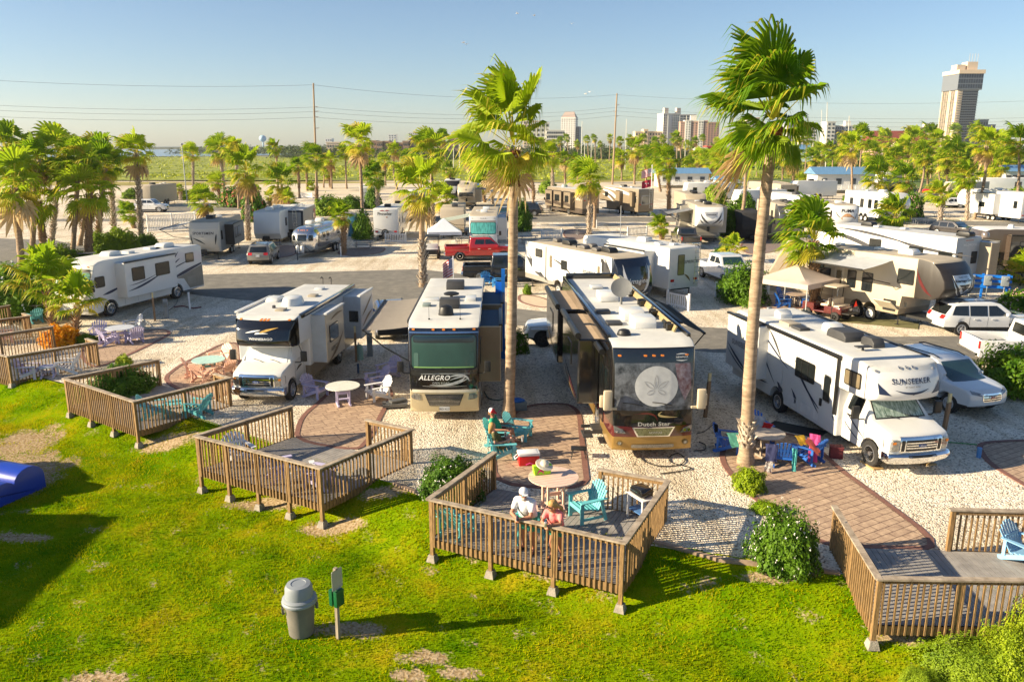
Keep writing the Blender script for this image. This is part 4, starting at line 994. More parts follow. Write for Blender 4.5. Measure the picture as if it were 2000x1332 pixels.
# ================================================================ the black-fronted motorhome with green windscreen
r,o,s=class_a('black and champagne motorhome with big green windscreen and open awning',(-2.36,26.55),-89,10.4,2.52,3.42,mats=(NAVY,ROOFW,GOLD,BLACK),bands=(1.12,1.84),sz=(1.86,3.10),rake=.18)
stick(s,'F',rrect(-1.06,2.80,1.06,3.03, .08),mat('tinted glass band',(.006, .014, .022), .05,coat=1),'tint_band',r, .026);stick(s,'F',rrect(-1.04,1.93,1.04,1.975, .01),mat('dashboard edge',(.20, .38, .12), .5),'dashboard',r, .026);stick(s,'F',[rrect(-1.04,1.98,-.88,2.45, .05),rrect(.88,1.98,1.04,2.45, .05)],mat('drawn side curtain',(.05, .12, .10), .6),'side_curtain',r, .026)
stick(s,'F',rrect(-1.22,1.06,1.22,1.16, .03),mat('cream stripe',(.72, .66, .52), .3,coat=.5),'trim_band',r, .015, .02)
g=stick(s,'F',[(-.68,1.0),(.68,1.0),(.52, .58),(-.52, .58)],TRIM,'grille',r, .02, .03)
for k in range(8):
 w= .64- .018*k*1.0;z= .96-k* .048;stick(s,'F',[(-w,z),(w,z),(w- .01,z- .008),(-w+ .01,z- .008)],CHROME,'grille_slat',g, .04, .01)
for sd in(-1,1):
 h=stick(s,'F',[(sd*1.20,1.04),(sd* .86,1.00),(sd* .82, .78),(sd*1.20, .82)],LENS,'headlamp',r, .02, .03)
 for yy in(.95,1.10):stick(s,'F',ell(sd*yy, .91, .06, .07,12),mat('lamp reflector',(.30, .30, .28), .2, .6),'reflector',h, .03)
text(s,'F','ALLEGRO',-.34,1.58, .24,WTXT,r,shear=.25,bold=.006,off=.02)
text(s,'F','OPEN ROAD',-.12,1.40, .10,STXT,r,shear=.25,off=.02)
stick(s,'F',[swoosh((-.5,1.34),(.3,1.25),(.88,1.58), .06),swoosh((0,1.36),(.5,1.35),(.75,1.62), .08),swoosh((.1,1.60),(.8,1.80),(.88,1.45), .07),swoosh((.2,1.5),(.6,1.66),(.82,1.62), .04)],STXT,'eagle_graphic',r, .018)
stick(s,'F',[swoosh((-.75,1.30),(0,1.26),(.8,1.30), .012),swoosh((-.8,1.72),(0,1.74),(.9,1.72), .012)],STXT,'panel_line',r, .016)
plate(s,'F',0, .46,r,'BBD-4224',w=.36,h=.18)
marker(s,3.24,(-1.05,-.36,0, .36,1.05),r)
stick(s,'F',swoosh((-1.2,3.14),(0,3.15),(1.2,3.14), .03,w0=.03,w1=.03),CHROME,'windscreen_trim',r, .02, .01)
ac(r,-3.2, .05,3.46,DKG,(.85, .75, .34));dome(r,-1.75, .0,3.46, .27, .36);ac(r,-7.4, .05,3.42,DKG,(.9, .75, .36))
bm=B();lathe(bm,[(.06,0),(.06, .12),(.30, .14),(.32, .19),(.2, .24),(.01, .25)],16);obj('antenna',bm,BLKP,r,loc=(-5.2,-.0,3.42))
vent(r,-4.5, .1,3.42,WHITE,(.5, .45, .14));vent(r,-4.7, .85- .05,3.42,WHITE,(.85, .42, .16));vent(r,-4.6,-.75,3.42,WHITE,(.5, .6, .12));vent(r,-3.4,-.85,3.42,mat('sage plastic',(.25, .30, .28), .5),(.42, .3, .14))
for y in(-.55, .55):
 bm=B();cyl(bm,(0,0,0),(0,0, .05), .035);cyl(bm,(0,0, .05),(0,0, .55), .008, .005,5);obj('antenna',bm,BLKP,r,loc=(-.95,y,3.44))
awning(r,-.8,-6.4,3.22,1.26,-1,1.60, .12,AWN)
bm=B();box(bm,(-4.9,-1.27,3.34),(7.6, .16, .14),bev=.03);obj('awning_case',bm,DKG,r)
sl1,q=slide(r,-1.6,-4.6, .95,3.05,1.26, .72,1,(CREAM,mat('slide topper fabric',(.03, .07, .12), .8),TAN),wins=[(-3.9,1.8,-2.6,2.6)]);stick(q,'L',swoosh((-1.7,1.1),(-3,1.5),(-4.5,1.2), .2),BROWNP,'side_graphic',sl1, .01)
sl2,q=slide(r,-6.0,-8.9, .95,3.0,1.26, .80,1,(CREAM,mat('slide topper fabric',(.03, .07, .12), .8),TAN),wins=[(-8.2,1.8,-7.0,2.6)])
wind_row(s,'R',[(-3.4,-2.2),(-6.0,-4.6),(-9.4,-8.3)],r);wind_row(s,'L',[(-5.8,-5.0)],r)
window(s,'R',-4.35, .75,-3.65,2.75,r,TRIM,BLACK,name='door')
# ================================================================ the black, maroon and gold coach with the sand-dollar sunshade
r,o,s=class_a('black and gold coach with a sand dollar picture over its windscreen',(4.30,22.95),-86.6,12.6,2.58,3.62,mats=(BLACK,ROOFW,GOLD2,MAROON),bands=(.78,1.12),sz=(1.80,3.02),rake=.14,wheels=(-2.55,-9.0,-10.15),wr=.50,screen=GLASS)
stick(s,'F',[(-1.10,1.72),(1.10,1.72),(.86,1.14),(-.86,1.14)],mat('gloss black panel',(.01, .01, .012), .05,coat=1),'front_panel',r, .02, .03)
SD=mat('sunshade print',(.035, .05, .07), .45,var=.7,scale=4.5,hue=(.18, .20, .235),coat=.6);SD2=mat('sunshade print reddish',(.28, .09, .10), .6,var=.5,scale=6,hue=(.34, .30, .34))
sh=stick(s,'F',rrect(-1.19,1.62,1.19,3.06, .05),SD,'sunshade',r, .035, .03)
stick(s,'F',[(.62,3.04),(1.10,3.04),(1.15,2.3),(.95,1.9),(.72,2.4)],SD2,'sunshade_print',sh, .040)
stick(s,'F',ell(.06,2.36, .66, .62,36),mat('sand dollar white',(.54, .55, .55), .6,var=.12,scale=5),'sand_dollar',sh, .046)
pet=[]
for k,t in enumerate((90,145,35,205,-25)):
 L_= .36 if k<3 else .26;c,sn=math.cos(R(t)),math.sin(R(t));p0=(.06+ .05*c,2.26+ .05*sn);p1=(.06+L_*1.25*c,2.26+L_*1.25*sn)
 for w in(.11,-.11):pet.append(swoosh(p0,((p0[0]+p1[0])/2-sn*w,(p0[1]+p1[1])/2+c*w),p1, .012))
stick(s,'F',pet,mat('sand dollar lines',(.27, .27, .28), .6),'petal_lines',sh, .052)
text(s,'F','Dutch Star', .0,1.20, .17,STXT,r,bold=.012,off=.04,sx=1.25)
stick(s,'F',[swoosh((-.62,1.50),(.1,1.62),(.1,1.30), .05)],MAROON,'front_swoosh',r, .035);stick(s,'F',[swoosh((.72,1.40),(-.1,1.42),(.25,1.58), .06)],mat('gold leaf',(.60, .45, .20), .3, .5),'front_swoosh',r, .035)
g=stick(s,'F',[(-.66,1.10),(.66,1.10),(.50, .80),(-.50, .80)],CHROME,'grille',r, .04, .04);stick(s,'F',[(-.60,1.07),(.60,1.07),(.46, .83),(-.46, .83)],mat('smoked mirror',(.20, .22, .14), .03, .9),'grille_insert',g, .05)
text(s,'F','NEWMAR', .06, .93, .09,STXT,r,off=.06)
for sd in(-1,1):
 h=stick(s,'F',[(sd*1.22,1.14),(sd*1.18, .92),(sd* .84, .90),(sd* .95,1.04)],LENS,'headlamp',r, .03, .03)
 for yy in(.98,1.11):stick(s,'F',ell(sd*yy, .98, .045, .045,10),CHROME,'reflector',h, .04)
 f=stick(s,'F',ell(sd*1.02, .58, .10, .08,14),mat('fog surround',(.20, .13, .04), .4),'fog_lamp',r, .03, .02);stick(s,'F',ell(sd*1.02, .58, .055, .05,12),LENS,'lens',f, .04)
stick(s,'F',rrect(-.66, .42, .66, .54, .04),mat('stone grey insert',(.38, .33, .25), .6,var=.5,scale=30),'lower_grille',r, .02)
marker(s,3.28,(-1.05,-.28,-.02, .24,1.0),r);text(s,'F','NEWMAR', .84,3.22, .085,WTXT,r,off=.03)
stick(s,'F',[swoosh((.66,3.30),(.84,3.34),(1.02,3.30), .02),swoosh((.66,3.14),(.84,3.10),(1.02,3.14), .02)],WTXT,'badge',r, .02)
CVR=mat('mirror cover cloth',(.55, .46, .32), .8)
for c in list(r.children):
 if c.name.startswith('mirror'):c.data.materials[0]=CVR;c.scale=(1,1,1)
for sd in(-1,1):
 bm=B();box(bm,(0,0,0),(.16, .26, .62),bev=.05);box(bm,(-.06,-sd* .14,-.28),(.08, .3, .06));obj('mirror_cover',bm,CVR,r,loc=(.06,sd*(1.29+ .14),1.98))
Z=3.66
ac(r,-1.75- .9,-.15+ .3,Z,WHITE,(1.0, .72, .34));ac(r,-3.9, .05,Z,WHITE,(1.0, .72, .34));ac(r,-7.3,-.2,Z,WHITE,(1.0, .72, .34));dome(r,-1.35,-.72,Z, .21, .2)
for x,y in((-2.9,-.75),(-4.8,-.8),(-8.6, .1),(-9.9,-.2)):vent(r,x,y,Z,DKG if x>-8 else WHITE,(.5, .5, .10))
bm=B();cyl(bm,(0,0,0),(0,0, .35), .05);cyl(bm,(0,0, .35),(.22,-.02, .62), .03);lathe(bm,[(.01,0),(.24, .03),(.38, .08),(.39, .10),(.24, .05),(.01, .02)],22,Matrix.Translation((.24,-.05, .62))@Euler((R(10),R(55),0)).to_matrix().to_4x4());box(bm,(.62, .2, .52),(.12, .08, .08));dsh=obj('satellite_dish',bm,mat('dish grey',(.16, .165, .17), .4),r,loc=(-6.3, .15,Z))
bm=B()
for sx in(1.0,):box(bm,(-6.9, .98,Z+ .10),(10.6, .05, .20),(R(-25),0,0))
obj('awning_rail',bm,mat('gold rail',(.42, .32, .16), .5, .3),r)
for x in(-1.9,-4.0,-5.9,-7.9,-10):
 bm=B();box(bm,(x, .86,Z+ .1),(.10, .22, .22),(0,0, .3));box(bm,(x- .3, .86,Z+ .1),(.10, .22, .22),(0,0, .3));obj('rail_bracket',bm,BLKP,r)
for sd in(-1,1):
 bm=B();box(bm,(-6.7,sd*1.25,Z+ .0),(11.4, .12, .22),bev=.04);obj('roof_rail',bm,BLACK,r)
bm=B();box(bm,(-12.5,0,Z+ .05),(.12,2.3, .3),bev=.04);obj('rear_cap',bm,BLACK,r)
TOPP=mat('topper tan',(.45, .33, .22), .8)
sA,q=slide(r,-2.3,-6.4,1.10,3.30,1.29, .72,-1,(BLACK,TOPP,BLACK),wins=[(-4.9,2.0,-3.9,2.8)],bev=.05)
stick(q,'R',[swoosh((-6.3,1.9),(-4.5,1.3),(-2.4,1.25), .16)],MAROON,'side_graphic',sA, .01);stick(q,'R',[swoosh((-6.2,1.6),(-4.5,1.2),(-2.6,1.15), .08)],GOLD2,'side_graphic',sA, .014)
bm=B();cyl(bm,(-2.3,-2.02,3.42),(-6.4,-2.02,3.42), .10);obj('awning_roller',bm,TRIM,sA)
sB,q=slide(r,-7.4,-11.6,1.10,3.25,1.29, .80,-1,(BLACK,TOPP,BLACK),wins=[(-10.2,2.0,-9.0,2.8)],bev=.05)
stick(q,'R',[swoosh((-11.4,1.9),(-9.5,1.3),(-7.5,1.3), .14)],GOLD2,'side_graphic',sB, .01)
bm=B();cyl(bm,(-7.4,-2.1,3.38),(-11.6,-2.1,3.38), .10);obj('awning_roller',bm,TRIM,sB)
sC,q=slide(r,-4.6,-8.4,1.10,3.25,1.29, .70,1,(BLACK,TOPP,BLACK),wins=[(-7.2,2.0,-5.8,2.8)])
awning(r,-5.2,-10.5,3.30,1.95,1,1.1, .55,mat('black awning',(.05, .045, .04), .8))
window(s,'R',-2.15, .75,-1.40,2.95,r,TRIM,BLACK,name='door');bm=B();cyl(bm,(-1.2,-1.42,3.15),(-2.4,-1.42,3.15), .10);obj('door_awning',bm,TRIM,r)
stick(s,'R',[swoosh((-9.5,1.7),(-6, .8),(-2.8, .62), .35)],GOLD2,'side_graphic',r, .012);stick(s,'R',[swoosh((-10.5,1.9),(-6.5,1.0),(-1.6, .95), .28)],MAROON,'side_graphic',r, .008)
text(s,'R','DUTCH STAR',-6.9,1.45, .16,WTXT,r,bold=.01,off=.02)
bm=B()
for k in range(2):box(bm,(-1.75,-1.45- .30*k, .48- .22*k),(.62, .32, .05));
box(bm,(-1.45,-1.6, .42),(.04, .6, .10));box(bm,(-2.05,-1.6, .42),(.04, .6, .10));obj('entry_step',bm,DKG,r)
# ================================================================ cream motorhome at the left
r,o,s=class_a('white motorhome at the left with mint curtains drawn behind its windscreen',(-24.35,43.25),-107,9.6,2.5,3.15,mats=(WHITE,ROOFW,WHITE,WHITE),bands=(.9,1.3),sz=(1.72,2.66),screen=CURT,rake=.45,wheels=(-1.5,-7.0))
bm=B();marker(s,2.92,(-.9,-.5,-.25,0, .9),r);bm.free()
stick(s,'F',rrect(-1.05,2.62,1.05,2.80, .05),TRIM,'visor_band',r, .02)
stick(s,'F',rrect(-.85,1.02, .45,1.22, .05),mat('grille mesh',(.16, .15, .14), .5),'grille',r, .02, .03)
for sd in(-1,1):
 stick(s,'F',rrect(sd* .95- .2, .78,sd* .95+ .2,1.06, .05),LENS,'headlamp',r, .02, .03);stick(s,'F',rrect(sd*1.14- .04, .85,sd*1.14+ .04,1.0, .02),AMBER,'indicator',r, .03, .02)
text(s,'F','Ford', .2,1.45, .12,NTXT,r);plate(s,'F',0, .62,r,'TX 41C')
q1,q=slide(r,-2.1,-6.3, .95,2.95,1.25, .68,1,(WHITE,ROOFW,WHITE),wins=[(-5.7,1.85,-4.5,2.62),(-3.6,1.85,-2.6,2.62)])
stick(q,'L',[swoosh((-2.2,1.35),(-3.5,1.45),(-5.0,2.0), .12)],NTXT,'side_graphic',q1, .01);stick(q,'L',[swoosh((-2.3,1.65),(-3.3,1.65),(-4.6,2.0), .05)],NTXT,'side_graphic',q1, .01)
stick(s,'L',[swoosh((-1.0,1.30),(-1.5,1.35),(-2.1,1.5), .10,w1=.08),swoosh((-6.4,1.25),(-7.5,1.55),(-9.5,1.95), .14,w1=.1),swoosh((-6.4,1.8),(-7.3,2.15),(-8.6,2.3), .06),swoosh((-6.6,2.2),(-7.0,2.6),(-7.4,2.95), .10),swoosh((-6.6,2.05),(-7.2,2.4),(-7.5,2.5), .08),swoosh((-6.3,2.0),(-6.6,1.6),(-6.4,1.2), .06)],NTXT,'side_graphic',r, .01)
stick(s,'L',[(-9.55,1.85),(-9.55, .5),(-8.2, .5),(-7.7,1.2),(-7.0,1.3)],mat('taupe lower panel',(.25, .23, .19), .35),'lower_panel',r, .007)
stick(s,'L',rrect(-8.8, .75,-8.0,1.25, .04),mat('taupe hatch',(.28, .26, .22), .35),'storage_hatch',r, .02, .01)
window(s,'L',-8.8,2.15,-8.0,2.75,r,TRIM,GLASS)
ac(r,-3.3,-.1,3.16,WHITE,(.95, .7, .28));ac(r,-7.6, .1,3.16,WHITE,(1.0, .7, .28));vent(r,-4.4, .2,3.16,WHITE,(.5, .5, .16));vent(r,-6.4,0,3.16,WHITE,(.5, .5, .14));dome(r,-6.9, .1,3.16, .18, .1)
# ================================================================ class C pair
def class_c(label,loc,head,L,wb=5.15,oc=WHITE,nosemat=WHITE,W=2.45,H=3.12,skirt=WHITE):
 root=thing('motorhome',label,'motorhome',(loc[0],loc[1],0),R(head),'motorhomes and trailers parked in the park');xr=-.98-wb
 sil=[(-L, .48)]+arch(xr, .50, .48)+[(-2.45, .44),(-2.50,2.02),(-.95,2.02),(-.74,2.10),(-.66,2.28),(-.80,2.72),(-1.12,H- .10),(-1.55,H),(-L+ .2,H- .02),(-L,H- .12)]
 def warp(x,y,z):
  k=1-(.16*((x+1.9)/1.25)**2 if x>-1.9 and z>1.9 else 0);return(x-(.22*(abs(y)/1.25)**2 if x>-1.2 and z>1.9 else 0),y*k,z)
 def pt(c,n):
  if n.z>(.7 if nosemat is WHITE else .93) and c.z>H- .2:return 1
  if c.x>-2.42 and nosemat is not WHITE and not(n.z<-.8):return 2 if(c.x>-1.5) else 0
  if c.z< .95:return 3
  return 0
 o,s=body('coach_body',root,sil,W,[WHITE,ROOFW,nosemat,skirt],bev=.07,seg=3,xcuts=[-.75,-.9,-1.1,-1.3,-1.5,-1.7,-1.9],ycuts=[-.9,-.6,-.3,0, .3, .6, .9],zcuts=[.95,2.3,2.5,2.7,2.9],warp=warp,paint=pt,nobev=lambda m:m.z<1.05 and m.x>-L+ .1)
 cs=[(-2.5, .42)]+arch(-.98, .47, .42)+[(-.30, .42),(-.06, .46),(-.04, .60),(-.10, .72),(-.06,1.08),(-.16,1.24),(-.40,1.30),(-1.10,1.42),(-1.72,2.04),(-2.5,2.06)]
 def w2(x,y,z):
  k=1-(.06*(1+x/1.1) if x>-1.1 else 0)
  if z>1.40:k*=1- .22*(z-1.40)/ .65
  return(x-(.10*(abs(y)/1.0)**2 if x>-.6 else 0),y*k,z)
 co,c=body('cab',root,cs,2.02,[WHITE],bev=.07,seg=3,xcuts=frange(-1.8,-.1, .2),ycuts=[-.7,-.35,0, .35, .7],zcuts=[1.4,1.6,1.8],warp=w2,nobev=lambda m:m.z< .95)
 for x,n in((-.98,1),(xr,2)):
  for sd in(-1,1):
   wheel(root,x,sd*(.90 if n==1 else 1.06), .40, .25,'steel')
 # bumper, grille, lamps
 bs=[(-.30, .40),(.02, .40),(.06, .50),(.06, .62),(.0, .70),(-.30, .70)];bm=shell(bs,2.05, .03,2,ycuts=[-.8,-.4,0, .4, .8],warp=lambda x,y,z:(x- .16*(abs(y)/1.02)**2.5,y,z));sb=Skin(bm);bo=obj('bumper',bm,CHROME,root)
 stick(sb,'F',rrect(-.45, .60, .45, .67, .02),TRIM,'intake',bo, .01)
 g=stick(c,'F',rrect(-.68, .72, .68,1.20, .05),CHROME,'grille',root, .04, .06, .1)
 stick(c,'F',[rrect(-.50, .77, .50,1.11, .02),rrect(-.64, .77,-.54,1.11, .02),rrect(.54, .77, .64,1.11, .02)],TRIM,'grille_opening',g, .046,0, .1)
 for z in(.85, .93,1.01):stick(c,'F',[(-.50,z),(.50,z),(.50,z+ .035),(-.50,z+ .035)],CHROME,'grille_bar',g, .06, .015, .1)
 e=stick(c,'F',ell(0, .94, .13, .055,16),mat('blue enamel',(.02, .06, .22), .2,coat=1),'emblem',g, .075, .01, .1);text(c,'F','Ford',0, .94, .08,WTXT,g,shear=.3,off=.08)
 for sd in(-1,1):
  h=stick(c,'F',rrect(sd* .84- .13, .76,sd* .84+ .13,1.12, .04),LENS,'headlamp',root, .03, .05, .1);stick(c,'F',rrect(sd* .86- .05, .98,sd* .86+ .06,1.06, .02),AMBER,'indicator',h, .04)
  mirror(root,-1.35, .98,1.62,sd,BLKP, .40, .24, .42)
  window(c,'L' if sd>0 else 'R',-2.25,1.42,-1.62,1.88,root,TRIM,GLASS,r=.06,fr=.025)
  f='L' if sd>0 else 'R';stick(c,f,[rrect(-2.28, .62,-2.26,1.4, .005),rrect(-1.36, .62,-1.34,1.35, .005)],DKG,'door_seam',root, .003);stick(c,f,rrect(-2.2,1.22,-2.02,1.27, .02),TRIM,'door_handle',root, .03, .02)
 under(root,L,W,-2.5)
 return root,s,c,o,co
# -- with the black overcab
COVR=mat('white windscreen cover',(.72, .72, .70), .7,var=.06,bump=.4,bscale=4)
r,s,c,o,co=class_c('white motorhome with a black overcab and cloth over its windscreen',(-9.45,28.15),-95.9,8.9,5.2,nosemat=BLACK,skirt=TAN)
stick(c,'F',[(-.80,1.42),(.80,1.42),(.72,2.02),(-.72,2.02)],COVR,'windscreen_cover',r, .02, .03)
for sd in(-1,1):stick(c,'L' if sd>0 else 'R',[(-1.1,1.46),(-1.75,2.0),(-2.1,2.0),(-2.1,1.44)],COVR,'windscreen_cover',r, .05, .03)
for y in(-.1, .55):
 bm=B();tube(bm,[(-1.02,y,1.43),(-1.10,y- .25,1.50),(-1.13,y- .42,1.52)], .012);obj('wiper',bm,BLKP,r)
text(s,'F','WINNEBAGO',0,2.40, .12,WTXT,r,bold=.004,off=.02,sx=1.2)
stick(s,'F',[swoosh((-.62,2.60),(-.3,2.68),(-.02,2.72), .05),swoosh((-.22,2.56),(-.25,2.64),(.28,2.60), .06)],WTXT,'emblem',r, .014);stick(s,'F',swoosh((-.05,2.61),(.05,2.70),(.62,2.80), .07),mat('gold badge',(.60, .36, .08), .4),'emblem',r, .018)
stick(s,'F',[swoosh((-.8,2.36),(0,2.16),(.8,2.36), .012)],GTXT,'panel_line',r, .012)
marker(s,3.04,(-.95,-.12, .02, .16, .95),r);plate(c,'F', .0, .55,r,'DYT 5878')
sl1,q=slide(r,-2.75,-5.0, .98,2.92,1.23, .60,1,(CREAM,ROOFW,mat('slide end',(.46, .50, .53), .4)),wins=[(-4.2,1.72,-3.1,2.42)],roof=WHITE)
text(q,'L','ASPECT',-3.6,1.42, .22,KTXT,sl1,shear=.3,bold=.01);stick(q,'L',[swoosh((-2.9,1.0),(-4,1.2),(-4.9,1.9), .16),swoosh((-3.3,2.6),(-4,2.78),(-4.9,2.7), .10)],TTXT,'side_graphic',sl1, .01)
sl2,q=slide(r,-6.9,-8.8, .98,2.92,1.23, .80,1,(WHITE,ROOFW,mat('slide end',(.46, .50, .53), .4)),wins=[],roof=WHITE);stick(q,'L',[swoosh((-7.0,2.0),(-7.8,2.3),(-8.7,2.7), .14),swoosh((-7.0,1.5),(-7.8,1.9),(-8.7,2.0), .14)],TTXT,'side_graphic',sl2, .01)
bm=B();box(bm,(0,0,0),(.02, .42, .5),bev=.008);w_=obj('window',bm,GLASS,sl2,loc=(-6.885,1.68,2.0))
sl3,q=slide(r,-2.8,-6.3, .98,2.92,1.23, .62,-1,(WHITE,ROOFW,mat('slide end',(.46, .50, .53), .4)),wins=[(-5.2,1.72,-4.0,2.42)],roof=WHITE)
stick(c,'L',[swoosh((-1.45,1.0),(-1.7,1.15),(-2.1,1.12), .09)],BROWNP,'side_graphic',r, .01);stick(s,'L',[(-2.46, .95),(-2.46, .5),(-5.2, .5),(-5.4, .95)],TAN,'lower_panel',r, .01)
bm=B();box(bm,(-5.2,1.20,3.08),(6.9, .18, .18),bev=.05);obj('awning_case',bm,BLACK,r)
bm=B();lathe(bm,[(.48,0),(.46, .14),(.40, .30),(.30, .34),(.01, .35)],22);bmesh.ops.scale(bm,vec=(1.25, .9,1),verts=bm.verts[:]);obj('air_conditioner',bm,WHITE,r,loc=(-3.9, .1,3.10))
ac(r,-4.6,-.95,3.1,WHITE,(.9, .5, .18));vent(r,-2.6, .1,3.1,TANL,(.42, .36, .1));vent(r,-5.7, .3,3.1,TANL,(.42, .36, .1));vent(r,-7.4, .0,3.1,WHITE,(.42, .36, .1));vent(r,-3.0,-.35,3.1,GTXT,(.12, .12, .14))
bm=B()
for y in(-.35, .05):tube(bm,[(-8.85,y,3.05),(-8.9,y,3.35),(-8.75,y,3.45),(-8.6,y,3.40)], .022)
obj('ladder',bm,BLKP,r)
# -- the white one on the right
r,s,c,o,co=class_c('white motorhome with navy lettering and silver-backed windscreen on the right',(11.95,21.75),-79,9.7,5.15)
ws=stick(c,'F',[(-.84,1.43),(.84,1.43),(.74,2.02),(-.74,2.02)],TRIM,'windscreen',r, .014, .02);stick(c,'F',[(-.80,1.46),(.80,1.46),(.71,2.0),(-.71,2.0)],mat('pleated sunshade glass',(.10, .30, .20), .10,var=.7,scale=6,coat=1,stretch=(1,2.6, .1),hue=(.45, .55, .50)),'pane',ws, .022)
for y in(-.1, .55):
 bm=B();tube(bm,[(-1.0,y,1.44),(-1.08,y- .25,1.50),(-1.11,y- .42,1.52)], .012);obj('wiper',bm,BLKP,r)
text(s,'F','SUNSEEKER',0.0,2.66, .22,NTXT,r,bold=.004,off=.02,sx=1.08);text(s,'F','BY FOREST RIVER',0.0,2.50, .06,GTXT,r,off=.02)
stick(s,'F',[swoosh((-.55,2.42),(0,2.22),(.55,2.42), .06),[(-.28,2.36),(0,2.27),(.28,2.36),(0,2.31)]],NTXT,'side_graphic',r, .014)
for sd in(-1,1):stick(s,'F',[(sd* .66,2.26),(sd*1.0,2.30),(sd*1.02,2.62),(sd* .92,2.50)],NTXT,'side_graphic',r, .014)
for y in(-.95,-.22,0, .22, .95):stick(s,'F',ell(y,3.0 if abs(y)< .5 else 2.92, .06, .035,10),STEEL,'marker_lamp',r, .03, .03)
plate(c,'F', .05, .52,r,'LR-8873');plate_=None
RAILK=TRIM
bm=B();box(bm,(-5.4,-1.27,3.0),(5.9, .12, .12),bev=.02);box(bm,(-2.55,-1.27,2.05),(.10, .09,1.85),bev=.02);box(bm,(-8.3,-1.27,2.05),(.10, .09,1.85),bev=.02);obj('awning_case',bm,RAILK,r)
window(s,'R',-2.25,2.25,-1.45,2.75,r,TRIM,GLASST,mull=(-1.85,));window(s,'R',-5.05,1.70,-3.85,2.38,r,TRIM,GLASS,mull=(-4.65,-4.25))
d_=stick(s,'R',rrect(-3.45, .52,-2.70,2.50, .06),WHITE,'door',r, .02, .03);window(s,'R',-3.30,1.35,-2.88,2.25,d_,TRIM,GLASS);stick(s,'R',rrect(-3.42,1.15,-3.30,1.40, .02),TRIM,'handle',d_, .05, .03)
stick(s,'R',[rrect(-6.35,1.15,-5.85,1.80, .05)],WHITE,'louvre_panel',r, .02, .01)
stick(s,'R',[rrect(x, .58,x+ .62, .92, .04) for x in(-5.4,-4.55,-3.75)],mat('hatch white',(.70, .70, .69), .35),'storage_hatch',r, .012, .01)
stick(s,'R',[swoosh((-8.2,2.9),(-7.3,1.8),(-6.3,1.0), .09),swoosh((-7.8,2.9),(-6.6,2.2),(-5.5,1.8), .07),swoosh((-5.0,2.0),(-4.4,1.4),(-3.2, .9), .07),swoosh((-5.2,2.3),(-4.2,1.3),(-3.0, .55), .05),swoosh((-6.3,1.3),(-5.6, .7),(-6.2, .95), .16),swoosh((-5.2,1.2),(-4.7, .8),(-5.0, .72), .14),swoosh((-3.0,1.3),(-2.7,1.0),(-2.5, .9), .04),swoosh((-9.3,1.2),(-8, .8),(-6.8, .9), .10)],NTXT,'side_graphic',r, .012)
stick(s,'R',[swoosh((-7.0,2.9),(-6.5,2.6),(-6.0,2.0), .10),swoosh((-6.1,1.1),(-5.6, .9),(-5.9, .85), .10)],GTXT,'side_graphic',r, .014)
stick(c,'R',[swoosh((-2.3,1.3),(-1.8,1.0),(-1.3, .75), .05),swoosh((-2.4,1.0),(-1.9, .7),(-1.5, .6), .04)],NTXT,'side_graphic',r, .012)
sl1,q=slide(r,-7.0,-9.5, .98,3.0,1.22, .42,-1,(WHITE,DKG,WHITE));text(q,'R','SUNSEEKER',-8.25,2.0, .28,NTXT,sl1,bold=.004);stick(q,'R',[swoosh((-9.4,1.9),(-8.6,1.4),(-7.4,1.0), .10),swoosh((-9.4,1.7),(-8.6,1.2),(-7.6,1.0), .06),swoosh((-7.6,2.9),(-7.3,2.6),(-7.05,2.3), .05)],NTXT,'side_graphic',sl1, .012)
Z=3.10
ac(r,-4.35, .1,Z,DKG,(1.1, .75, .32));ac(r,-2.85- .4, .35,Z,DKG,(.7, .42, .32),'vent_cover');antenna(r,-2.75,-.35,Z);ac(r,-5.5, .35,Z,WHITE,(.55, .55, .30),'vent_cover');ac(r,-7.9,-.2,Z,WHITE,(.5, .5, .30),'vent_cover');vent(r,-6.7,-.6,Z,TANL,(.7, .5, .12));vent(r,-5.9,-.65,Z,DKG,(.6, .4, .12))
bm=B();box(bm,(-5.3,1.20,3.10),(7.2, .14, .1),bev=.03);obj('slide_topper',bm,TRIM,r)
for sd in(-1,1):
 bm=B();box(bm,(-.98,sd* .90, .02),(.7, .34, .05));tag(obj('levelling_block',bm,mat('timber block',(.50, .33, .14), .8),None,False),'timber levelling plank under the '+('right' if sd<0 else 'left')+' front wheel of the white lettered motorhome','plank');ob=C.objects[-1];ob.location=(11.95,21.75,0);ob.rotation_euler=(0,0,R(-79))
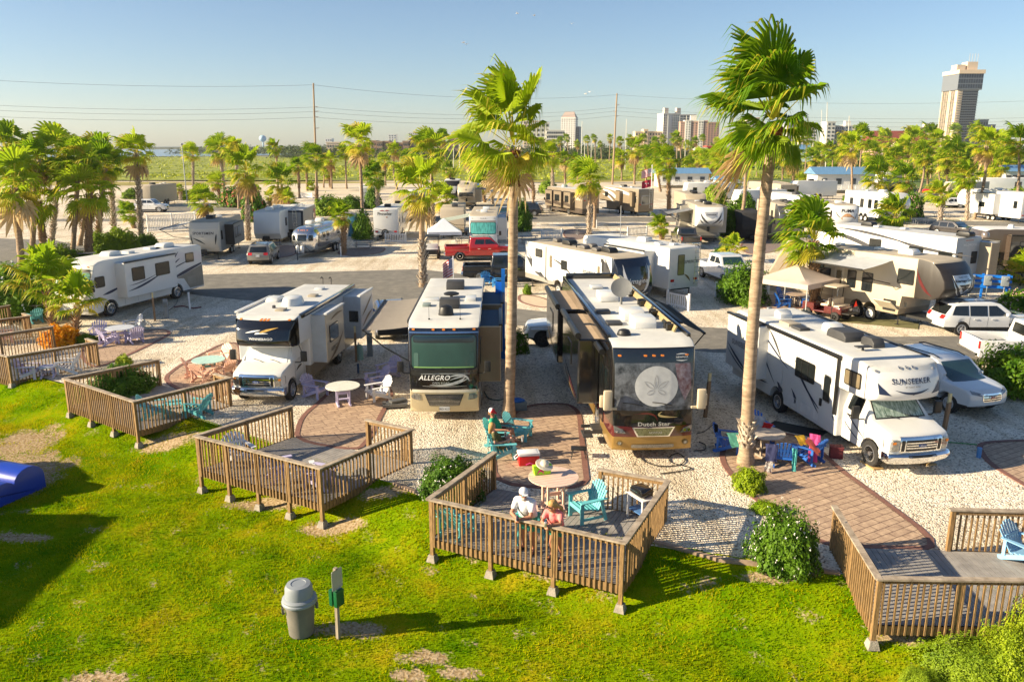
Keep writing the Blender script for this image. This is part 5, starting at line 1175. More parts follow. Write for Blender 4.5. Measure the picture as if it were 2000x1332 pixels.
# ---------------------------------------------------------------- trailers
GRP='motorhomes and trailers parked in the park'
def trailer(label,loc,head,L=8.5,W=2.45,H=3.15,kind='flat',wall=WHITE,roof=ROOFT,cap=None,skirt=None,zb=.62,wins_l=(),wins_r=(),acs=((-3.0,0,DKG),),vents=((-5, .3),(-6.8,-.2)),slides=(),axle=None,name='travel_trailer',cat='trailer',band=.95,endm=None):
 root=thing(name,label,cat,(loc[0],loc[1],0),R(head),GRP);ax=axle if axle is not None else-L* .58;rr= .36
 A=arch(ax- .42, .42,zb,6)+arch(ax+ .45, .42,zb,6)
 if kind=='fifth':sil=[(-L,zb)]+A+[(-2.75,zb),(-2.6,1.65),(-.9,1.70),(-.25,1.95),(0,2.35),(-.08,2.75),(-.45,3.25),(-1.0,H- .08),(-1.7,H),(-L+ .1,H- .05),(-L,H- .12)]
 elif kind=='nose':sil=[(-L,zb)]+A+[(-.9,zb),(-.35,zb+ .1),(.0,1.25),(-.04,1.9),(-.30,2.6),(-.75,H- .06),(-1.3,H),(-L+ .1,H- .05),(-L,H- .1)]
 else:sil=[(-L,zb)]+A+[(-.5,zb),(-.02,1.15),(-.04,1.7),(-.28,H- .15),(-.45,H- .03),(-L+ .1,H),(-L,H- .08)]
 def pt(c,n):
  if n.z> .75 and c.z>H- .25:return 1
  if cap and c.x>-1.9 and kind=='fifth':return 2
  if cap and c.x>-.9 and kind=='nose':return 2
  if cap and kind=='flat' and n.x> .4:return 2
  if c.z<band:return 3
  if endm and n.x<-.7:return 4
  return 0
 cx=[-.3,-.6,-.9,-1.2,-1.5,-1.9] if kind!='flat' else[]
 def warp(x,y,z):
  if kind=='flat' or x<-1.3:return(x,y,z)
  u=(x+1.3)/1.3;return(x- .30*u*(abs(y)/(W/2))**2.2,y*(1- .05*u*u),z)
 o,s=body('body',root,sil,W,[wall,roof,cap or wall,skirt or wall,endm or wall],bev=.05,seg=2,xcuts=cx,ycuts=[-.8,-.4,0, .4, .8] if kind!='flat' else[],zcuts=[band],warp=warp,paint=pt,nobev=lambda m:m.z<1.15 and m.x<-.3)
 for x in(ax- .42,ax+ .45):
  for sd in(-1,1):wheel(root,x,sd*(W/2- .14),rr, .2,'white')
 bm=B();box(bm,(-L/2- .2,0,zb- .08),(L-1.0,1.5, .14))
 if kind=='fifth':cyl(bm,(-1.35,0,1.72),(-1.35,0,1.15), .14);
 else:
  for sd in(-1,1):tube(bm,[(-.6,sd* .6,zb- .06),(1.05,0,zb- .10)], .05)
  cyl(bm,(.85,0,0),(.85,0, .95), .04);box(bm,(.35,0,zb+ .15),(.35, .65, .42),bev=.08)
 for x in((-2.9,) if kind=='fifth' else(-.8,))+(-L+ .5,):
  for sd in(-1,1):cyl(bm,(x,sd* .95,0),(x,sd* .95,zb), .035);box(bm,(x,sd* .95, .02),(.25, .25, .04))
 obj('chassis',bm,BLKP,root)
 for w in wins_l:window(s,'L',*w,root,TRIM,GLASS)
 for w in wins_r:window(s,'R',*w,root,TRIM,GLASS)
 for a in acs:ac(root,a[0],a[1],H,a[2])
 for v in vents:vent(root,v[0],v[1],H,WHITE)
 for(x0,x1,sd,out) in slides:slide(root,x0,x1,zb+ .25,H- .35,W/2,out,sd,(wall,roof,wall),wins=[((x0+x1)/2- .5,1.7,(x0+x1)/2+ .5,2.35)])
 return root,s
def tails(s,root,z=1.1,y=.95,m=RED):
 for sd in(-1,1):stick(s,'B',rrect(sd*y- .14,z- .08,sd*y+ .14,z+ .08, .03),m,'tail_lamp',root, .03, .03)
# Imagine trailer (white with dark nose)
r,s=trailer('long white travel trailer with a dark blue-black nose and script lettering',(7.35,45.5),-61,11.0,2.55,3.15,'nose',WHITE,ROOFT,NAVY,GREYS,wins_r=[(-9.6,2.2,-8.7,2.75),(-6.4,1.75,-5.7,2.35),(-4.95,1.3,-4.3,1.75)],acs=((-3.0,0,BLKP),(-7.4,0,BLKP)),vents=(),slides=((-3.2,-6.5,1, .8),))
stick(s,'F',[(-.95,1.05),(-.2, .75),(.2, .75),(.95,1.05),(.2, .95),(-.2, .95)],WHITE,'cap_graphic',r, .02)
for sd in(-1,1):stick(s,'F',[swoosh((sd* .85,2.75),(sd*1.0,1.6),(sd* .15, .98), .20),],WHITE,'cap_graphic',r, .02)
text(s,'F','Imagine',0.0,1.80, .42,WTXT,r,shear=.2,bold=.01,off=.03)
text(s,'R','Imagine',-3.3,2.0, .42,GTXT,r,shear=.2,off=.02)
for a in((-8.0,-7.3),(-2.6,-1.95)):d=stick(s,'R',rrect(a[0], .85,a[1],2.75, .08),WHITE,'door',r, .02, .03);window(s,'R',a[0]+ .2,1.7,a[1]- .15,2.5,d,TRIM,GLASST)
stick(s,'R',[swoosh((-10.8,2.1),(-9.6,1.4),(-8.6, .9), .55),swoosh((-10.8,2.5),(-9.4,1.3),(-7.9, .7), .14),swoosh((-7.6,2.3),(-6.2,2.2),(-4.8,1.3), .13),swoosh((-2.1,3.0),(-1.4,2.2),(-.9,1.0), .75),swoosh((-1.7,3.05),(-1.1,2.2),(-.75,1.3), .22)],GTXT,'side_graphic',r, .012)
stick(s,'R',[rrect(-8.28, .8,-8.2,3.0, .01),rrect(-1.86, .8,-1.80,3.0, .01)],TRIM,'side_graphic',r, .03, .02);stick(s,'R',rrect(-10.0,1.2,-8.9,2.0, .1),mat('pass door white',(.71, .71, .70), .3),'storage_hatch',r, .015, .01)
for x,y in((-9.2, .2),(-5.6, .55),(-5.2,-.3),(-4.1, .3),(-3.8,-.35)):ac(r,x,y,3.15,mat('taupe plastic',(.12, .11, .10), .5),(.6, .45, .22),'vent_cover')
antenna(r,-6.0,-.4,3.15)
# Sprinter trailer behind it
r,s=trailer('white travel trailer with a narrow rear window and its rear end towards the road',(6.1,58.4),120,9.6,2.5,3.2,'flat',WHITE,ROOFW,acs=((-5.6,0,WHITE),),vents=((-7.4, .3),(-8.3,-.2),(-7.9, .6)),skirt=WHITE)
w_=window(s,'B', .0,1.45, .55,2.75,r,TRIM,GLASST);text(s,'B','SPRINTER',-.62,2.25, .28,GTXT,r,shear=.25,bold=.01);tails(s,r,1.15);stick(s,'B',swoosh((.0,1.5),(-.35,1.35),(-.55,1.0), .12),TTXT,'rear_graphic',r, .012);plate(s,'B', .85, .88,r,'TX 208')
q1,q=slide(r,-4.0,-8.2, .72,2.9,1.25, .9,1,(WHITE,ROOFW,WHITE));stick(q,'L',[swoosh((-5,2.4),(-6,2.5),(-7.8,2.2), .10)],OTXT,'side_graphic',q1, .01);text(q,'L','SPRINTER',-6.0,1.8, .26,GTXT,q1,shear=.25)
step_ladder(r,-9.6,-1.0, .8,3.2)
# beige fifth wheel with dark cap
CAPD=mat('dark bronze cap',(.03, .024, .02), .5,metal=0,var=.1,coat=.15)
r,s=trailer('beige fifth wheel with a dark round cap and a white awning rolled out',(23.0,39.9),-63,8.6,2.5,3.72,'fifth',mat('beige gelcoat',(.50, .43, .32), .3,var=.04,coat=.4),ROOFT,CAPD,mat('beige skirt',(.34, .28, .2), .35),wins_r=[(-8.4,2.0,-7.9,2.7),(-6.2,1.6,-5.6,2.6),(-5.2,1.55,-4.5,2.6),(-3.0,2.3,-2.0,3.1),(-8.2,1.7,-7.4,2.5)],acs=((-3.4,0,WHITE),),vents=((-5.5, .3),(-8,0)),name='fifth_wheel_trailer')
stick(s,'F',[(-.62,3.02),(.62,3.02),(.66,2.75),(.34,2.25),(0,2.02),(-.34,2.25),(-.66,2.75)],STXT,'shield_badge',r, .02, .01);stick(s,'F',[(-.40,2.55),(.40,2.55),(0,2.12)],CAPD,'shield_badge',r, .03);text(s,'F','FOREST RIVER',0,2.92, .10,KTXT,r,off=.035);text(s,'F','Heritage Glen',0,2.75, .20,KTXT,r,shear=.2,off=.035,bold=.008)
for sd in(-1,1):stick(s,'F',[swoosh((sd* .75,2.9),(sd* .70,2.2),(sd* .2,1.98), .05)],STXT,'cap_graphic',r, .02)
stick(s,'R',[swoosh((-1.9,3.2),(-1.6,2.2),(-.9,1.9), .16)],MAROON,'side_graphic',r, .012);stick(s,'R',[swoosh((-9.4,1.7),(-8.5,1.3),(-7.7,1.1), .08),swoosh((-9.2,1.55),(-8.2,1.2),(-8.6, .95), .12)],TTXT,'side_graphic',r, .012)
awning(r,-3.4,-8.3,3.45,1.25,-1,2.3, .35,AWNW)
d=stick(s,'R',rrect(-7.1, .9,-6.45,2.85, .06),mat('beige door',(.62, .55, .43), .35),'door',r, .02, .03);window(s,'R',-6.98,1.7,-6.58,2.5,d,TRIM,GLASST)
bm=B();box(bm,(0,0,0),(1.1, .04, .9));obj('storage_door',bm,mat('beige door',(.6, .5, .4)),r,False,loc=(-3.3,-1.55,1.1),rot=(R(55),0,0));stick(s,'R',rrect(-3.7, .75,-2.9,1.35, .03),TRIM,'storage_opening',r, .01)
stick(s,'R',rrect(-2.6,1.05,-2.45,1.3, .02),TRIM,'hatch_latch',r, .02)
# white fifth wheel behind it
r,s=trailer('long white fifth wheel behind the beige one, with a black folded roof unit',(24.3,62.2),117,11.8,2.5,3.72,'fifth',WHITE,ROOFW,None,WHITE,wins_l=[(-11.6,1.9,-10.6,2.7)],acs=((-4,0,BLKP),(-11.6, .2,BLKP)),name='fifth_wheel_trailer',endm=mat('pale grey rear',(.42, .44, .45), .4))
window(s,'B', .55,1.9,1.05,2.7,r,TRIM,GLASS);window(s,'B',-.95,1.9,-.35,2.7,r,TRIM,GLASS);text(s,'B','WILDWOOD',-.1,3.15, .22,WTXT,r,bold=.01);stick(s,'B',[rrect(y- .06,3.42,y+ .06,3.48, .01) for y in(-.3,-.1, .1, .3)],RED,'marker_lamp',r, .02)
slide(r,-8.6,-12.6, .9,3.3,1.25, .75,-1,(TANL,ROOFW,BROWNP));stick(s,'L',[swoosh((-1.0,3.2),(-4,3.0),(-7.5,1.6), .3),swoosh((-2.0,3.5),(-5,3.5),(-8.5,2.9), .18),swoosh((-7,3.2),(-9,2.6),(-13,2.6), .2)],GTXT,'side_graphic',r, .012);window(s,'L',-9.5,2.0,-8.4,2.8,r,TRIM,GLASS);window(s,'L',-6.2,2.2,-5.2,3.0,r,TRIM,GLASS);tails(s,r,1.0)
ball_=dome(r,-12.6,-.3,3.72, .24, .35,mat('smoke dome',(.18, .15, .13), .1,coat=1))
# dark coach at the right edge
r,o,s=class_a('black and bronze coach side-on at the right edge of the photo',(34.0,59.3),172,12,2.55,3.5,mats=(BROWNP,ROOFW,BROWNP,BLACK),bands=(.7,1.9),wheels=(-1.8,-8.6),sz=(2.0,3.0),rake=.3,screen=mat('pale blind',(.30, .33, .27), .2,coat=1))
sl1,q=slide(r,-2.0,-9.5, .9,3.15,1.27, .75,1,(BLACK,mat('awning bronze',(.30, .24, .15), .7),BROWNP),wins=[(-5.2,1.95,-2.6,2.75),(-8.6,1.95,-5.5,2.75)]);dome(r,-2.6, .3,3.52, .22, .32,mat('white dome',(.7, .7, .7), .3));ac(r,-6.2,0,3.5,DKG,(.9, .7, .25));ac(r,-9.2,0,3.5,DKG,(.9, .7, .25))
# low white enclosed trailer in front of it
r,s=trailer('low white cargo trailer below the dark coach at the right edge',(36.0,54.4),176,8,2.3,2.35,'flat',WHITE,ROOFW,acs=(),vents=(),zb=.5,band=.6)
stick(s,'L',rrect(-3.2,1.3,-1.0,1.8, .05),GREYS,'panel',r, .02)
# Sportsmen trailer + white one behind
r,s=trailer('tan-fronted travel trailer with dark swooshes, parked by the grey SUV',(-25.9,66.8),-84,9.0,2.45,3.2,'nose',GREYS,ROOFT,mat('ribbed tan front',(.60, .54, .44), .45,var=.08,scale=1,stretch=(.1, .1,14)),GREYS,wins_l=[(-1.7,1.6,-1.2,2.4)],acs=((-3.9,-.2,BLKP),),slides=())
text(s,'F','SPORTSMEN',0,2.25, .30,BROWNP,r,bold=.012,off=.02);text(s,'F','KZ',0,2.0, .12,KTXT,r,off=.02)
stick(s,'F',[swoosh((-.9,1.9),(-.3,1.7),(.2,1.35), .10),swoosh((.95,1.3),(1.02,1.9),(1.05,2.2), .12),swoosh((-1.0,2.2),(-1.02,1.8),(-.8,1.2), .10)],KTXT,'front_graphic',r, .016)
sl1,q=slide(r,-2.6,-6.4,1.0,2.8,1.22, .8,1,(GREYS,ROOFT,BLKP),wins=[(-5.0,1.6,-3.8,2.5),(-3.5,1.6,-2.8,2.5)]);awning(r,-.8,-6.2,3.05,1.22,-1,2.4, .5,AWNW)
r,s=trailer('white travel trailer with white rooftop unit behind the tan-fronted one',(-23.6,77.0),-88,9.5,2.5,3.3,'flat',WHITE,ROOFW,acs=((-4.4,0,WHITE),(-1.6,0,WHITE)),wins_l=[(-8.4,1.7,-7.6,2.5),(-6.4,1.7,-5.6,2.5),(-3,1.7,-2.3,2.5)])
# Airstream
root=thing('silver_trailer','polished aluminium travel trailer with rounded ends and two white gas bottles','trailer',(-18.0,68.2,0),R(-97),GRP)
L_=7.9;W_=2.4;H_=2.75;bm=B();st=[];NS=22;NR=24
for i in range(NS+1):
 x=-L_*i/NS;e=1.55;u=max(0,1-(-x)/e);v=max(0,1-(L_+x)/e);k=math.sqrt(max(.0,1-max(u,v)**2.4));k= .10+ .90*k;zc=1.35+ .10*(1-k);ring=[]
 for j in range(NR):
  t=2*math.pi*j/NR;cy,sz_=math.cos(t),math.sin(t);p=3.2
  rr=(abs(cy)**p+abs(sz_)**p)**(-1/p);yy=rr*cy*W_/2*(.75+ .25*k)*(1 if i not in(0,NS) else .9);zz=rr*sz_*(H_- .5)/2*(k if sz_>0 else(.55+ .45*k))
  ring.append(bm.verts.new((x,yy*(k** .35),zc+ .15+zz)))
 st.append(ring)
for i in range(NS):
 for j in range(NR):bm.faces.new((st[i][j],st[i][(j+1)%NR],st[i+1][(j+1)%NR],st[i+1][j]))
bm.faces.new(st[0]);bm.faces.new(st[-1]);bmesh.ops.recalc_face_normals(bm,faces=bm.faces[:]);bm.normal_update();s=Skin(bm);obj('body',bm,ALU,root,ang=60)
for f in(('F',-.45,1.45, .45,2.05),('F',-.95,1.45,-.55,2.0),('F', .55,1.45, .95,2.0),('L',-2.6,1.5,-1.9,2.05),('L',-3.5,1.5,-2.9,2.05),('L',-6.4,1.5,-5.6,2.05),('L',-3.3,1.2,-2.6,1.4)):window(s,f[0],*f[1:],root,STEEL,GLASS,r=.08)
text(s,'F','AIRSTREAM',0,2.22, .12,DKG,root,off=.02,sx=1.3);stick(s,'F',[rrect(y- .05,2.34,y+ .05,2.39, .01) for y in(-.4,-.15,0, .15, .4)],AMBER,'marker_lamp',root, .02)
stick(s,'L',rrect(-4.9, .7,-4.2,2.3, .06),ALU,'door',root, .015, .01)
ac(root,-2.2,0,H_- .02,WHITE,(.9, .6, .33));ac(root,-4.6,0,H_+ .0,WHITE,(.9, .6, .33))
for x in(-5.0,-5.75):
 for sd in(-1,1):wheel(root,x,sd*1.08, .36, .2,'alloy')
bm=B();box(bm,(-3.9,0, .5),(6.5,1.8, .2));cyl(bm,(1.1,0,0),(1.1,0, .8), .04)
for sd in(-1,1):tube(bm,[(-.6,sd* .6, .5),(1.2,0, .5)], .05)
obj('chassis',bm,DKG,root)
for sd in(-1,1):bm=B();lathe(bm,[(.14,0),(.16, .05),(.16, .5),(.10, .6),(.01, .62)],12);obj('gas_bottle',bm,WHITE,root,loc=(.45,sd* .2, .55))
# more trailers
r,s=trailer('grey travel trailer with a red-brown rear panel, just behind the silver trailer',(-22.2,80.5),-86,7.5,2.45,3.2,'flat',GREYS,ROOFW,TRIM,acs=((-3.4,-.2,WHITE),),wins_l=[(-6.5,1.6,-5.8,2.6)]);stick(s,'F',rrect(-1.0,1.25,1.0,2.9, .1),GREYS,'front_panel',r, .02);step_ladder(r, .15, .4, .8,3.2,w=.35);stick(s,'L',rrect(-7.3,1.5,-6.0,2.8, .05),mat('red brown print',(.35, .09, .05), .5),'side_panel',r, .012)
r,s=trailer('boxy white trailer with bird logo and spare wheel on its rear',(-12.9,89.3),91,8.2,2.5,3.25,'flat',WHITE,ROOFW,acs=((-5.6, .1,BLKP),),vents=((-2.5,0),),wins_r=[(-7.6,1.4,-7.0,2.2),(-4.6,1.5,-4.2,2.6)],band=.9)
text(s,'B','Prowler', .1,2.72, .42,KTXT,r,bold=.02,off=.02);stick(s,'B',[swoosh((.6,3.02),(.3,3.12),(.1,2.98), .08),swoosh((-.4,3.02),(-.1,3.12),(.05,2.98), .08)],RED,'bird_logo',r, .015);stick(s,'B',swoosh((0,2.4),(-.1,2.35),(-.2,2.45), .1),OTXT,'logo',r, .015);tails(s,r, .95, .95);stick(s,'B',[swoosh((1.2,1.3),(.4,1.0),(-1.2, .95), .05)],GTXT,'rear_graphic',r, .012);o=wheel(r,-8.3, .0, .36, .2,'steel');o.rotation_euler=(0,R(-90),0);o.location=(-8.38, .1, .85);o.name='spare_wheel'
stick(s,'R',[swoosh((-8.1,2.9),(-7.2,2.2),(-6.9,1.2), .07),swoosh((-6.8,2.9),(-6.4,2.0),(-6.7,1.0), .06)],KTXT,'side_graphic',r, .01)
r,s=trailer('small white travel trailer with black swoosh, beyond the tall smooth palm',(-23.6,134),98,9,2.45,3.2,'flat',WHITE,ROOFW,wins_l=[(-8.4,1.6,-7.6,2.4),(-6,1.6,-5,2.4)],acs=((-6,0,BLKP),));text(s,'B','SURVEYOR',0,2.3, .30,NTXT,r,bold=.01);tails(s,r, .95)
r,s=trailer('tan fifth wheel with a dark open doorway behind the boxy white trailer',(-12.6,112),82,9.5,2.5,3.5,'fifth',TANL,ROOFT,None,TAN,acs=((-5,0,WHITE),),name='fifth_wheel_trailer');window(s,'B', .25,1.3,1.0,2.6,r,TRIM,BLACK,name='door');slide(r,-5,-8.8,1,3.1,1.25, .8,-1,(TANL,ROOFT,TANL));step_ladder(r,-9.5,-.8, .8,3.4)
r,s=trailer('grey-tan toy trailer with the pale green awning left of the white motorhome',(-6.2,83),-88,9.5,2.45,3.1,'flat',TANL,ROOFT,mat('ribbed tan siding',(.43, .37, .29), .5,var=.1,scale=1,stretch=(.1, .1,14)),TAN,acs=((-3, .2,DKG),));stick(s,'F',[rrect(-.9,2.0,-.3,2.12, .02)],KTXT,'vent_slot',r, .012)
r,s=trailer('cream fifth wheel with rounded top and black garage window',(-6.9,121),-90,10,2.6,3.7,'fifth',CREAM,ROOFT,CREAM,TAN,acs=((-2.2,0,DKG),),name='fifth_wheel_trailer');stick(s,'F',rrect(-1.05,1.9,1.05,2.6, .05),GLASS,'window',r, .03, .03);stick(s,'F',[swoosh((-.2,3.0),(0,2.9),(.2,3.0), .05),rrect(-.02,2.9, .02,3.15, .01)],KTXT,'emblem',r, .02);slide(r,-2.8,-6.5,1,3.0,1.3, .9,1,(TANL,ROOFT,TANL));awning(r,-2.5,-7.0,3.0,2.2,1,2.6, .5,mat('blue white awning',(.30, .38, .46), .8))
r,s=trailer('white trailer with a black grab rack across its front, farthest behind the canopy',(-10.4,140),-88,9,2.6,3.6,'nose',WHITE,ROOFW,BLKP,acs=((-2, .2,BLKP),(-4,-.2,BLKP)));stick(s,'F',[(-1,2.6),(1,2.6),(.6,1.4),(-.6,1.4)],WHITE,'front_panel',r, .02)
# white class A behind the red pickup
r,o,s=class_a('white motorhome with teal curtains in its windscreen behind the red pickup',(-2.6,71.9),-90,11,2.55,3.35,mats=(WHITE,ROOFT,WHITE,WHITE),sz=(1.65,2.72),screen=mat('teal curtained screen',(.10, .42, .38), .12,var=.5,scale=5,coat=1,stretch=(1,2, .2)),rake=.35)
stick(s,'F',rrect(-1.15,2.70,1.15,2.86, .04),GREYS,'visor_band',r, .02);marker(s,3.05,(-1,-.2,0, .2,1),r,TAN);slide(r,-2.0,-6.0, .95,3.0,1.27, .85,1,(WHITE,ROOFW,WHITE));awning(r,-1.0,-5.5,3.15,1.27,-1,3.0, .55,mat('pale green awning',(.52, .58, .52), .8));ac(r,-3,0,3.36,WHITE);ac(r,-6.5, .1,3.36,WHITE);vent(r,-4.5,-.6,3.36)
# brown coach and tan fifth wheel in the middle distance
BRL=mat('bronze metallic',(.30, .24, .17), .3, .3,var=.06,coat=.6)
r,o,s=class_a('bronze and brown coach with three slide-outs seen from the side',(6.2,120.0),113,11.5,2.6,3.6,mats=(BRL,ROOFW,BROWNP,BRL),bands=(1.1,1.9),screen=mat('pale blind',(.30, .33, .27), .2,coat=1))
for a,b in((-1.2,-3.4),(-4.0,-6.4),(-7.2,-9.2)):sl1,q=slide(r,a,b,1.0,3.2,1.3, .7,1,(BRL,ROOFT,BROWNP),wins=[(b+ .5,1.8,a- .4,2.7)]);stick(q,'L',[(a- .05,1.9),(b+ .05,1.6),(b+ .05,1.2),(a- .05,1.4)],BROWNP,'side_graphic',sl1, .01)
stick(s,'L',[swoosh((-7,3.2),(-9,2.4),(-11.4,2.2), .5)],CREAM,'side_graphic',r, .01);tails(s,r,2.2);dome(r,-3.5,0,3.6, .45, .45,mat('dome grey',(.3, .32, .35), .4))
r,s=trailer('tan and white fifth wheel with sweeping bands, left of the flagpole',(13.6,119.6),117,10.4,2.55,3.75,'fifth',TAN,ROOFW,TAN,TAN,wins_l=[(-9.9,1.8,-9.4,2.7),(-3,2.3,-2.2,3)],acs=((-5,0,DKG),),name='fifth_wheel_trailer',endm=TAN,band=1.3)
stick(s,'L',[swoosh((-1.2,3.3),(-4.5,3.1),(-6.5,1.2), .45),swoosh((-1.6,3.6),(-6.5,3.4),(-10.2,2.4), .4),swoosh((-1.5,2.6),(-3.2,2.6),(-4.6,1.5), .25)],WHITE,'side_graphic',r, .012);stick(s,'L',[swoosh((-1.4,3.0),(-4.0,2.8),(-5.5,1.2), .12)],KTXT,'side_graphic',r, .016)
window(s,'B',-.55,1.6, .75,2.8,r,WHITE,GLASS);tails(s,r,1.6);step_ladder(r,-10.4,-.7,1,3.8)
for a,b in((-5.6,-6.6),(-8.9,-9.6)):slide(r,a,b,1.3,3.3,1.28, .5,1,(TAN,ROOFT,TAN))
# Chaparral + tan body
r,s=trailer('grey-bodied fifth wheel with a white sculpted front cap',(19.3,77.6),-92,10.5,2.55,3.75,'fifth',mat('grey tan gelcoat',(.40, .37, .31), .35,var=.05,coat=.3),ROOFT,WHITE,GREYS,wins_r=[(-5,1.7,-4,2.7)],acs=((-2.2,0,BLKP),(-5.5, .2,BLKP)),name='fifth_wheel_trailer',slides=((-3.2,-7,1, .9),(-5.5,-8,-1, .8)))
stick(s,'F',[(-.62,3.15),(.62,3.15),(.5,2.75),(0,2.55),(-.5,2.75)],STXT,'badge',r, .02);text(s,'F','CHAPARRAL',0,2.90, .17,KTXT,r,off=.03,bold=.01)
for sd in(-1,1):stick(s,'F',[swoosh((sd*1.0,3.1),(sd* .9,2.4),(sd* .1,2.0), .18),swoosh((sd*1.1,2.5),(sd* .9,2.2),(sd* .7,2.05), .10)],GTXT,'cap_graphic',r, .016)
awning(r,-2.8,-7.5,3.2,1.27,-1,2.6, .45,mat('grey striped awning',(.35, .36, .38), .8))
r,s=trailer('tan fifth wheel right behind the silver-capped one, with lettering on its brow',(22.2,97),-92,9,2.55,3.75,'fifth',TANL,ROOFT,TANL,TAN,acs=((-1.8,0,BLKP),(-4, .2,BLKP)),name='fifth_wheel_trailer');text(s,'F','MONTANA',0,2.8, .3,KTXT,r)
r,s=trailer('white travel trailer with many small windows in front of the blue-roofed cottage',(29.5,139),184,8.5,2.5,3.3,'flat',WHITE,ROOFW,wins_l=[(-7.6,1.7,-7.0,2.5),(-5.6,1.7,-5.0,2.5),(-3.9,1.7,-3.3,2.5),(-1.9,1.7,-1.2,2.5)],acs=((-4,0,WHITE),))
r,o,s=class_a('small white motorhome behind the slender leaning palm',(43.6,128),-100,9,2.5,3.3,screen=mat('pale screen',(.22, .30, .30), .1,coat=1))
# Volante, brown, Puma, white ones
r,s=trailer('fifth wheel with a dark cap carrying a white shield, right of the tallest palm',(27.7,79.3),-94,10,2.55,3.75,'fifth',CREAM,ROOFT,mat('charcoal cap',(.05, .052, .058), .25,var=.1,coat=.6),CREAM,wins_r=[(-3.4,2.2,-2.6,3.0)],acs=((-2.4, .1,DKG),(-4.6, .2,DKG)),name='fifth_wheel_trailer',slides=((-3.2,-7,1, .9),))
stick(s,'F',[(-.7,3.2),(.7,3.2),(.62,2.75),(0,2.40),(-.62,2.75)],WTXT,'shield_badge',r, .02);stick(s,'F',[(-.64,3.15),(.64,3.15),(.57,2.78),(0,2.46),(-.57,2.78)],KTXT,'shield_badge',r, .028);text(s,'F','Volante',0,2.92, .40,WTXT,r,shear=.25,bold=.02,off=.04);stick(s,'F',[swoosh((-1.1,2.3),(0,2.0),(1.1,2.3), .06)],STXT,'cap_graphic',r, .02)
r,s=trailer('small black-tarped trailer left of the shield-fronted fifth wheel',(24.3,80.5),-94,6,2.2,2.9,'flat',mat('black tarp',(.02, .02, .022), .8,var=.3),mat('black tarp',(.02, .02, .02)),acs=(),vents=(),zb=.3,band=.4)
r,o,s=class_a('motorhome with a rust-brown rear wall and window, beside the puma-marked trailer',(33.4,104.5),97,10.5,2.6,3.7,mats=(WHITE,ROOFW,WHITE,WHITE))
stick(s,'B',rrect(-1.22, .7,1.22,3.5, .06),mat('rust brown paint',(.22, .075, .035), .3,coat=.5),'rear_panel',r, .02);window(s,'B',-.1,1.7, .8,2.6,r,TRIM,GLASS);window(s,'B',-.9,1.6,-.4,2.7,r,TAN,GLASST);slide(r,-5,-9,1,3.2,1.3, .8,-1,(TANL,ROOFT,TANL));ac(r,-7,0,3.7,DKG)
r,o,s=class_a('tan coach with dark loops on its rear, partly behind the rust-brown one',(40.5,135),100,11,2.7,3.7,mats=(TANL,ROOFT,TANL,TANL));window(s,'B',-1.0,2.1, .2,2.9,r,BROWNP,GLASS);stick(s,'B',[swoosh((1.3,3.3),(.5,2.9),(.6,1.4), .12)],KTXT,'rear_graphic',r, .012);slide(r,-5,-10,1,3.3,1.35, .9,-1,(TAN,ROOFT,BROWNP))
r,s=trailer('white travel trailer with a puma painted on its front wall',(36.7,88),-95,8.5,2.5,3.1,'nose',WHITE,ROOFT,WHITE,WHITE,wins_r=[(-1.8,1.7,-1.2,2.4)],acs=((-3.5,0,WHITE),),slides=((-2.5,-6,1, .8),));text(s,'F','PUMA', .1,2.45, .50,KTXT,r,shear=.2,bold=.03,off=.02)
stick(s,'F',[swoosh((-.5,1.8),(.1,2.2),(.75,1.75), .35),swoosh((.5,1.85),(.8,1.8),(.9,1.6), .12),swoosh((-.45,1.85),(-.6,1.6),(-.4,1.5), .1)],mat('sandy animal print',(.50, .26, .11), .5,var=.3,scale=8),'front_graphic',r, .012);stick(s,'F',[swoosh((-1.1,2.4),(-1.0,1.9),(-.6,1.7), .07),swoosh((1.1,2.2),(1.05,1.8),(.9,1.5), .07)],KTXT,'front_graphic',r, .014)
r,s=trailer('white fifth wheel with a row of black windows behind two palms',(47.6,98),-78,10,2.55,3.75,'fifth',WHITE,ROOFW,WHITE,WHITE,wins_r=[(x,1.7,x+ .7,2.8) for x in(-8.8,-6.6,-5.0,-3.8)],acs=((-4,0,WHITE),),name='fifth_wheel_trailer')
r,s=trailer('large white fifth wheel with a roof ladder at the right edge',(62.0,111),101,11.5,2.6,3.8,'fifth',WHITE,ROOFW,WHITE,WHITE,wins_l=[(-10.8,1.8,-10.2,2.7),(-8,1.8,-7.6,2.7)],acs=((-6,0,WHITE),),name='fifth_wheel_trailer',slides=((-4,-8,1, .9),));step_ladder(r,-11.5, .3, .8,3.9);tails(s,r,1)
r,s=trailer('white trailer with one square window in front of the white cottage',(87,152),176,9.5,2.5,3.6,'flat',WHITE,ROOFW,wins_l=[(-7.5,1.8,-6.3,2.9)],acs=());text(s,'L','Freelander',-4.3,1.6, .4,GTXT,r,shear=.3)
r,s=trailer('white cargo trailer with a grey end, parked by the red pickup at the right',(81,172),-92,9,3.2,4.0,'flat',WHITE,ROOFW,GREYS,acs=(),wins_r=[(-3,2,-2,3)]);text(s,'F','Carriage',0,2.8, .5,NTXT,r,shear=.2)
r,s=trailer('tan travel trailer seen end-on behind the far white pickup',(-58,127),-97,8,2.5,3.4,'flat',TANL,ROOFT,acs=((-3,0,DKG),));stick(s,'F',rrect(-1.0, .9,-.1,2.8, .05),BLACK,'window',r, .02)
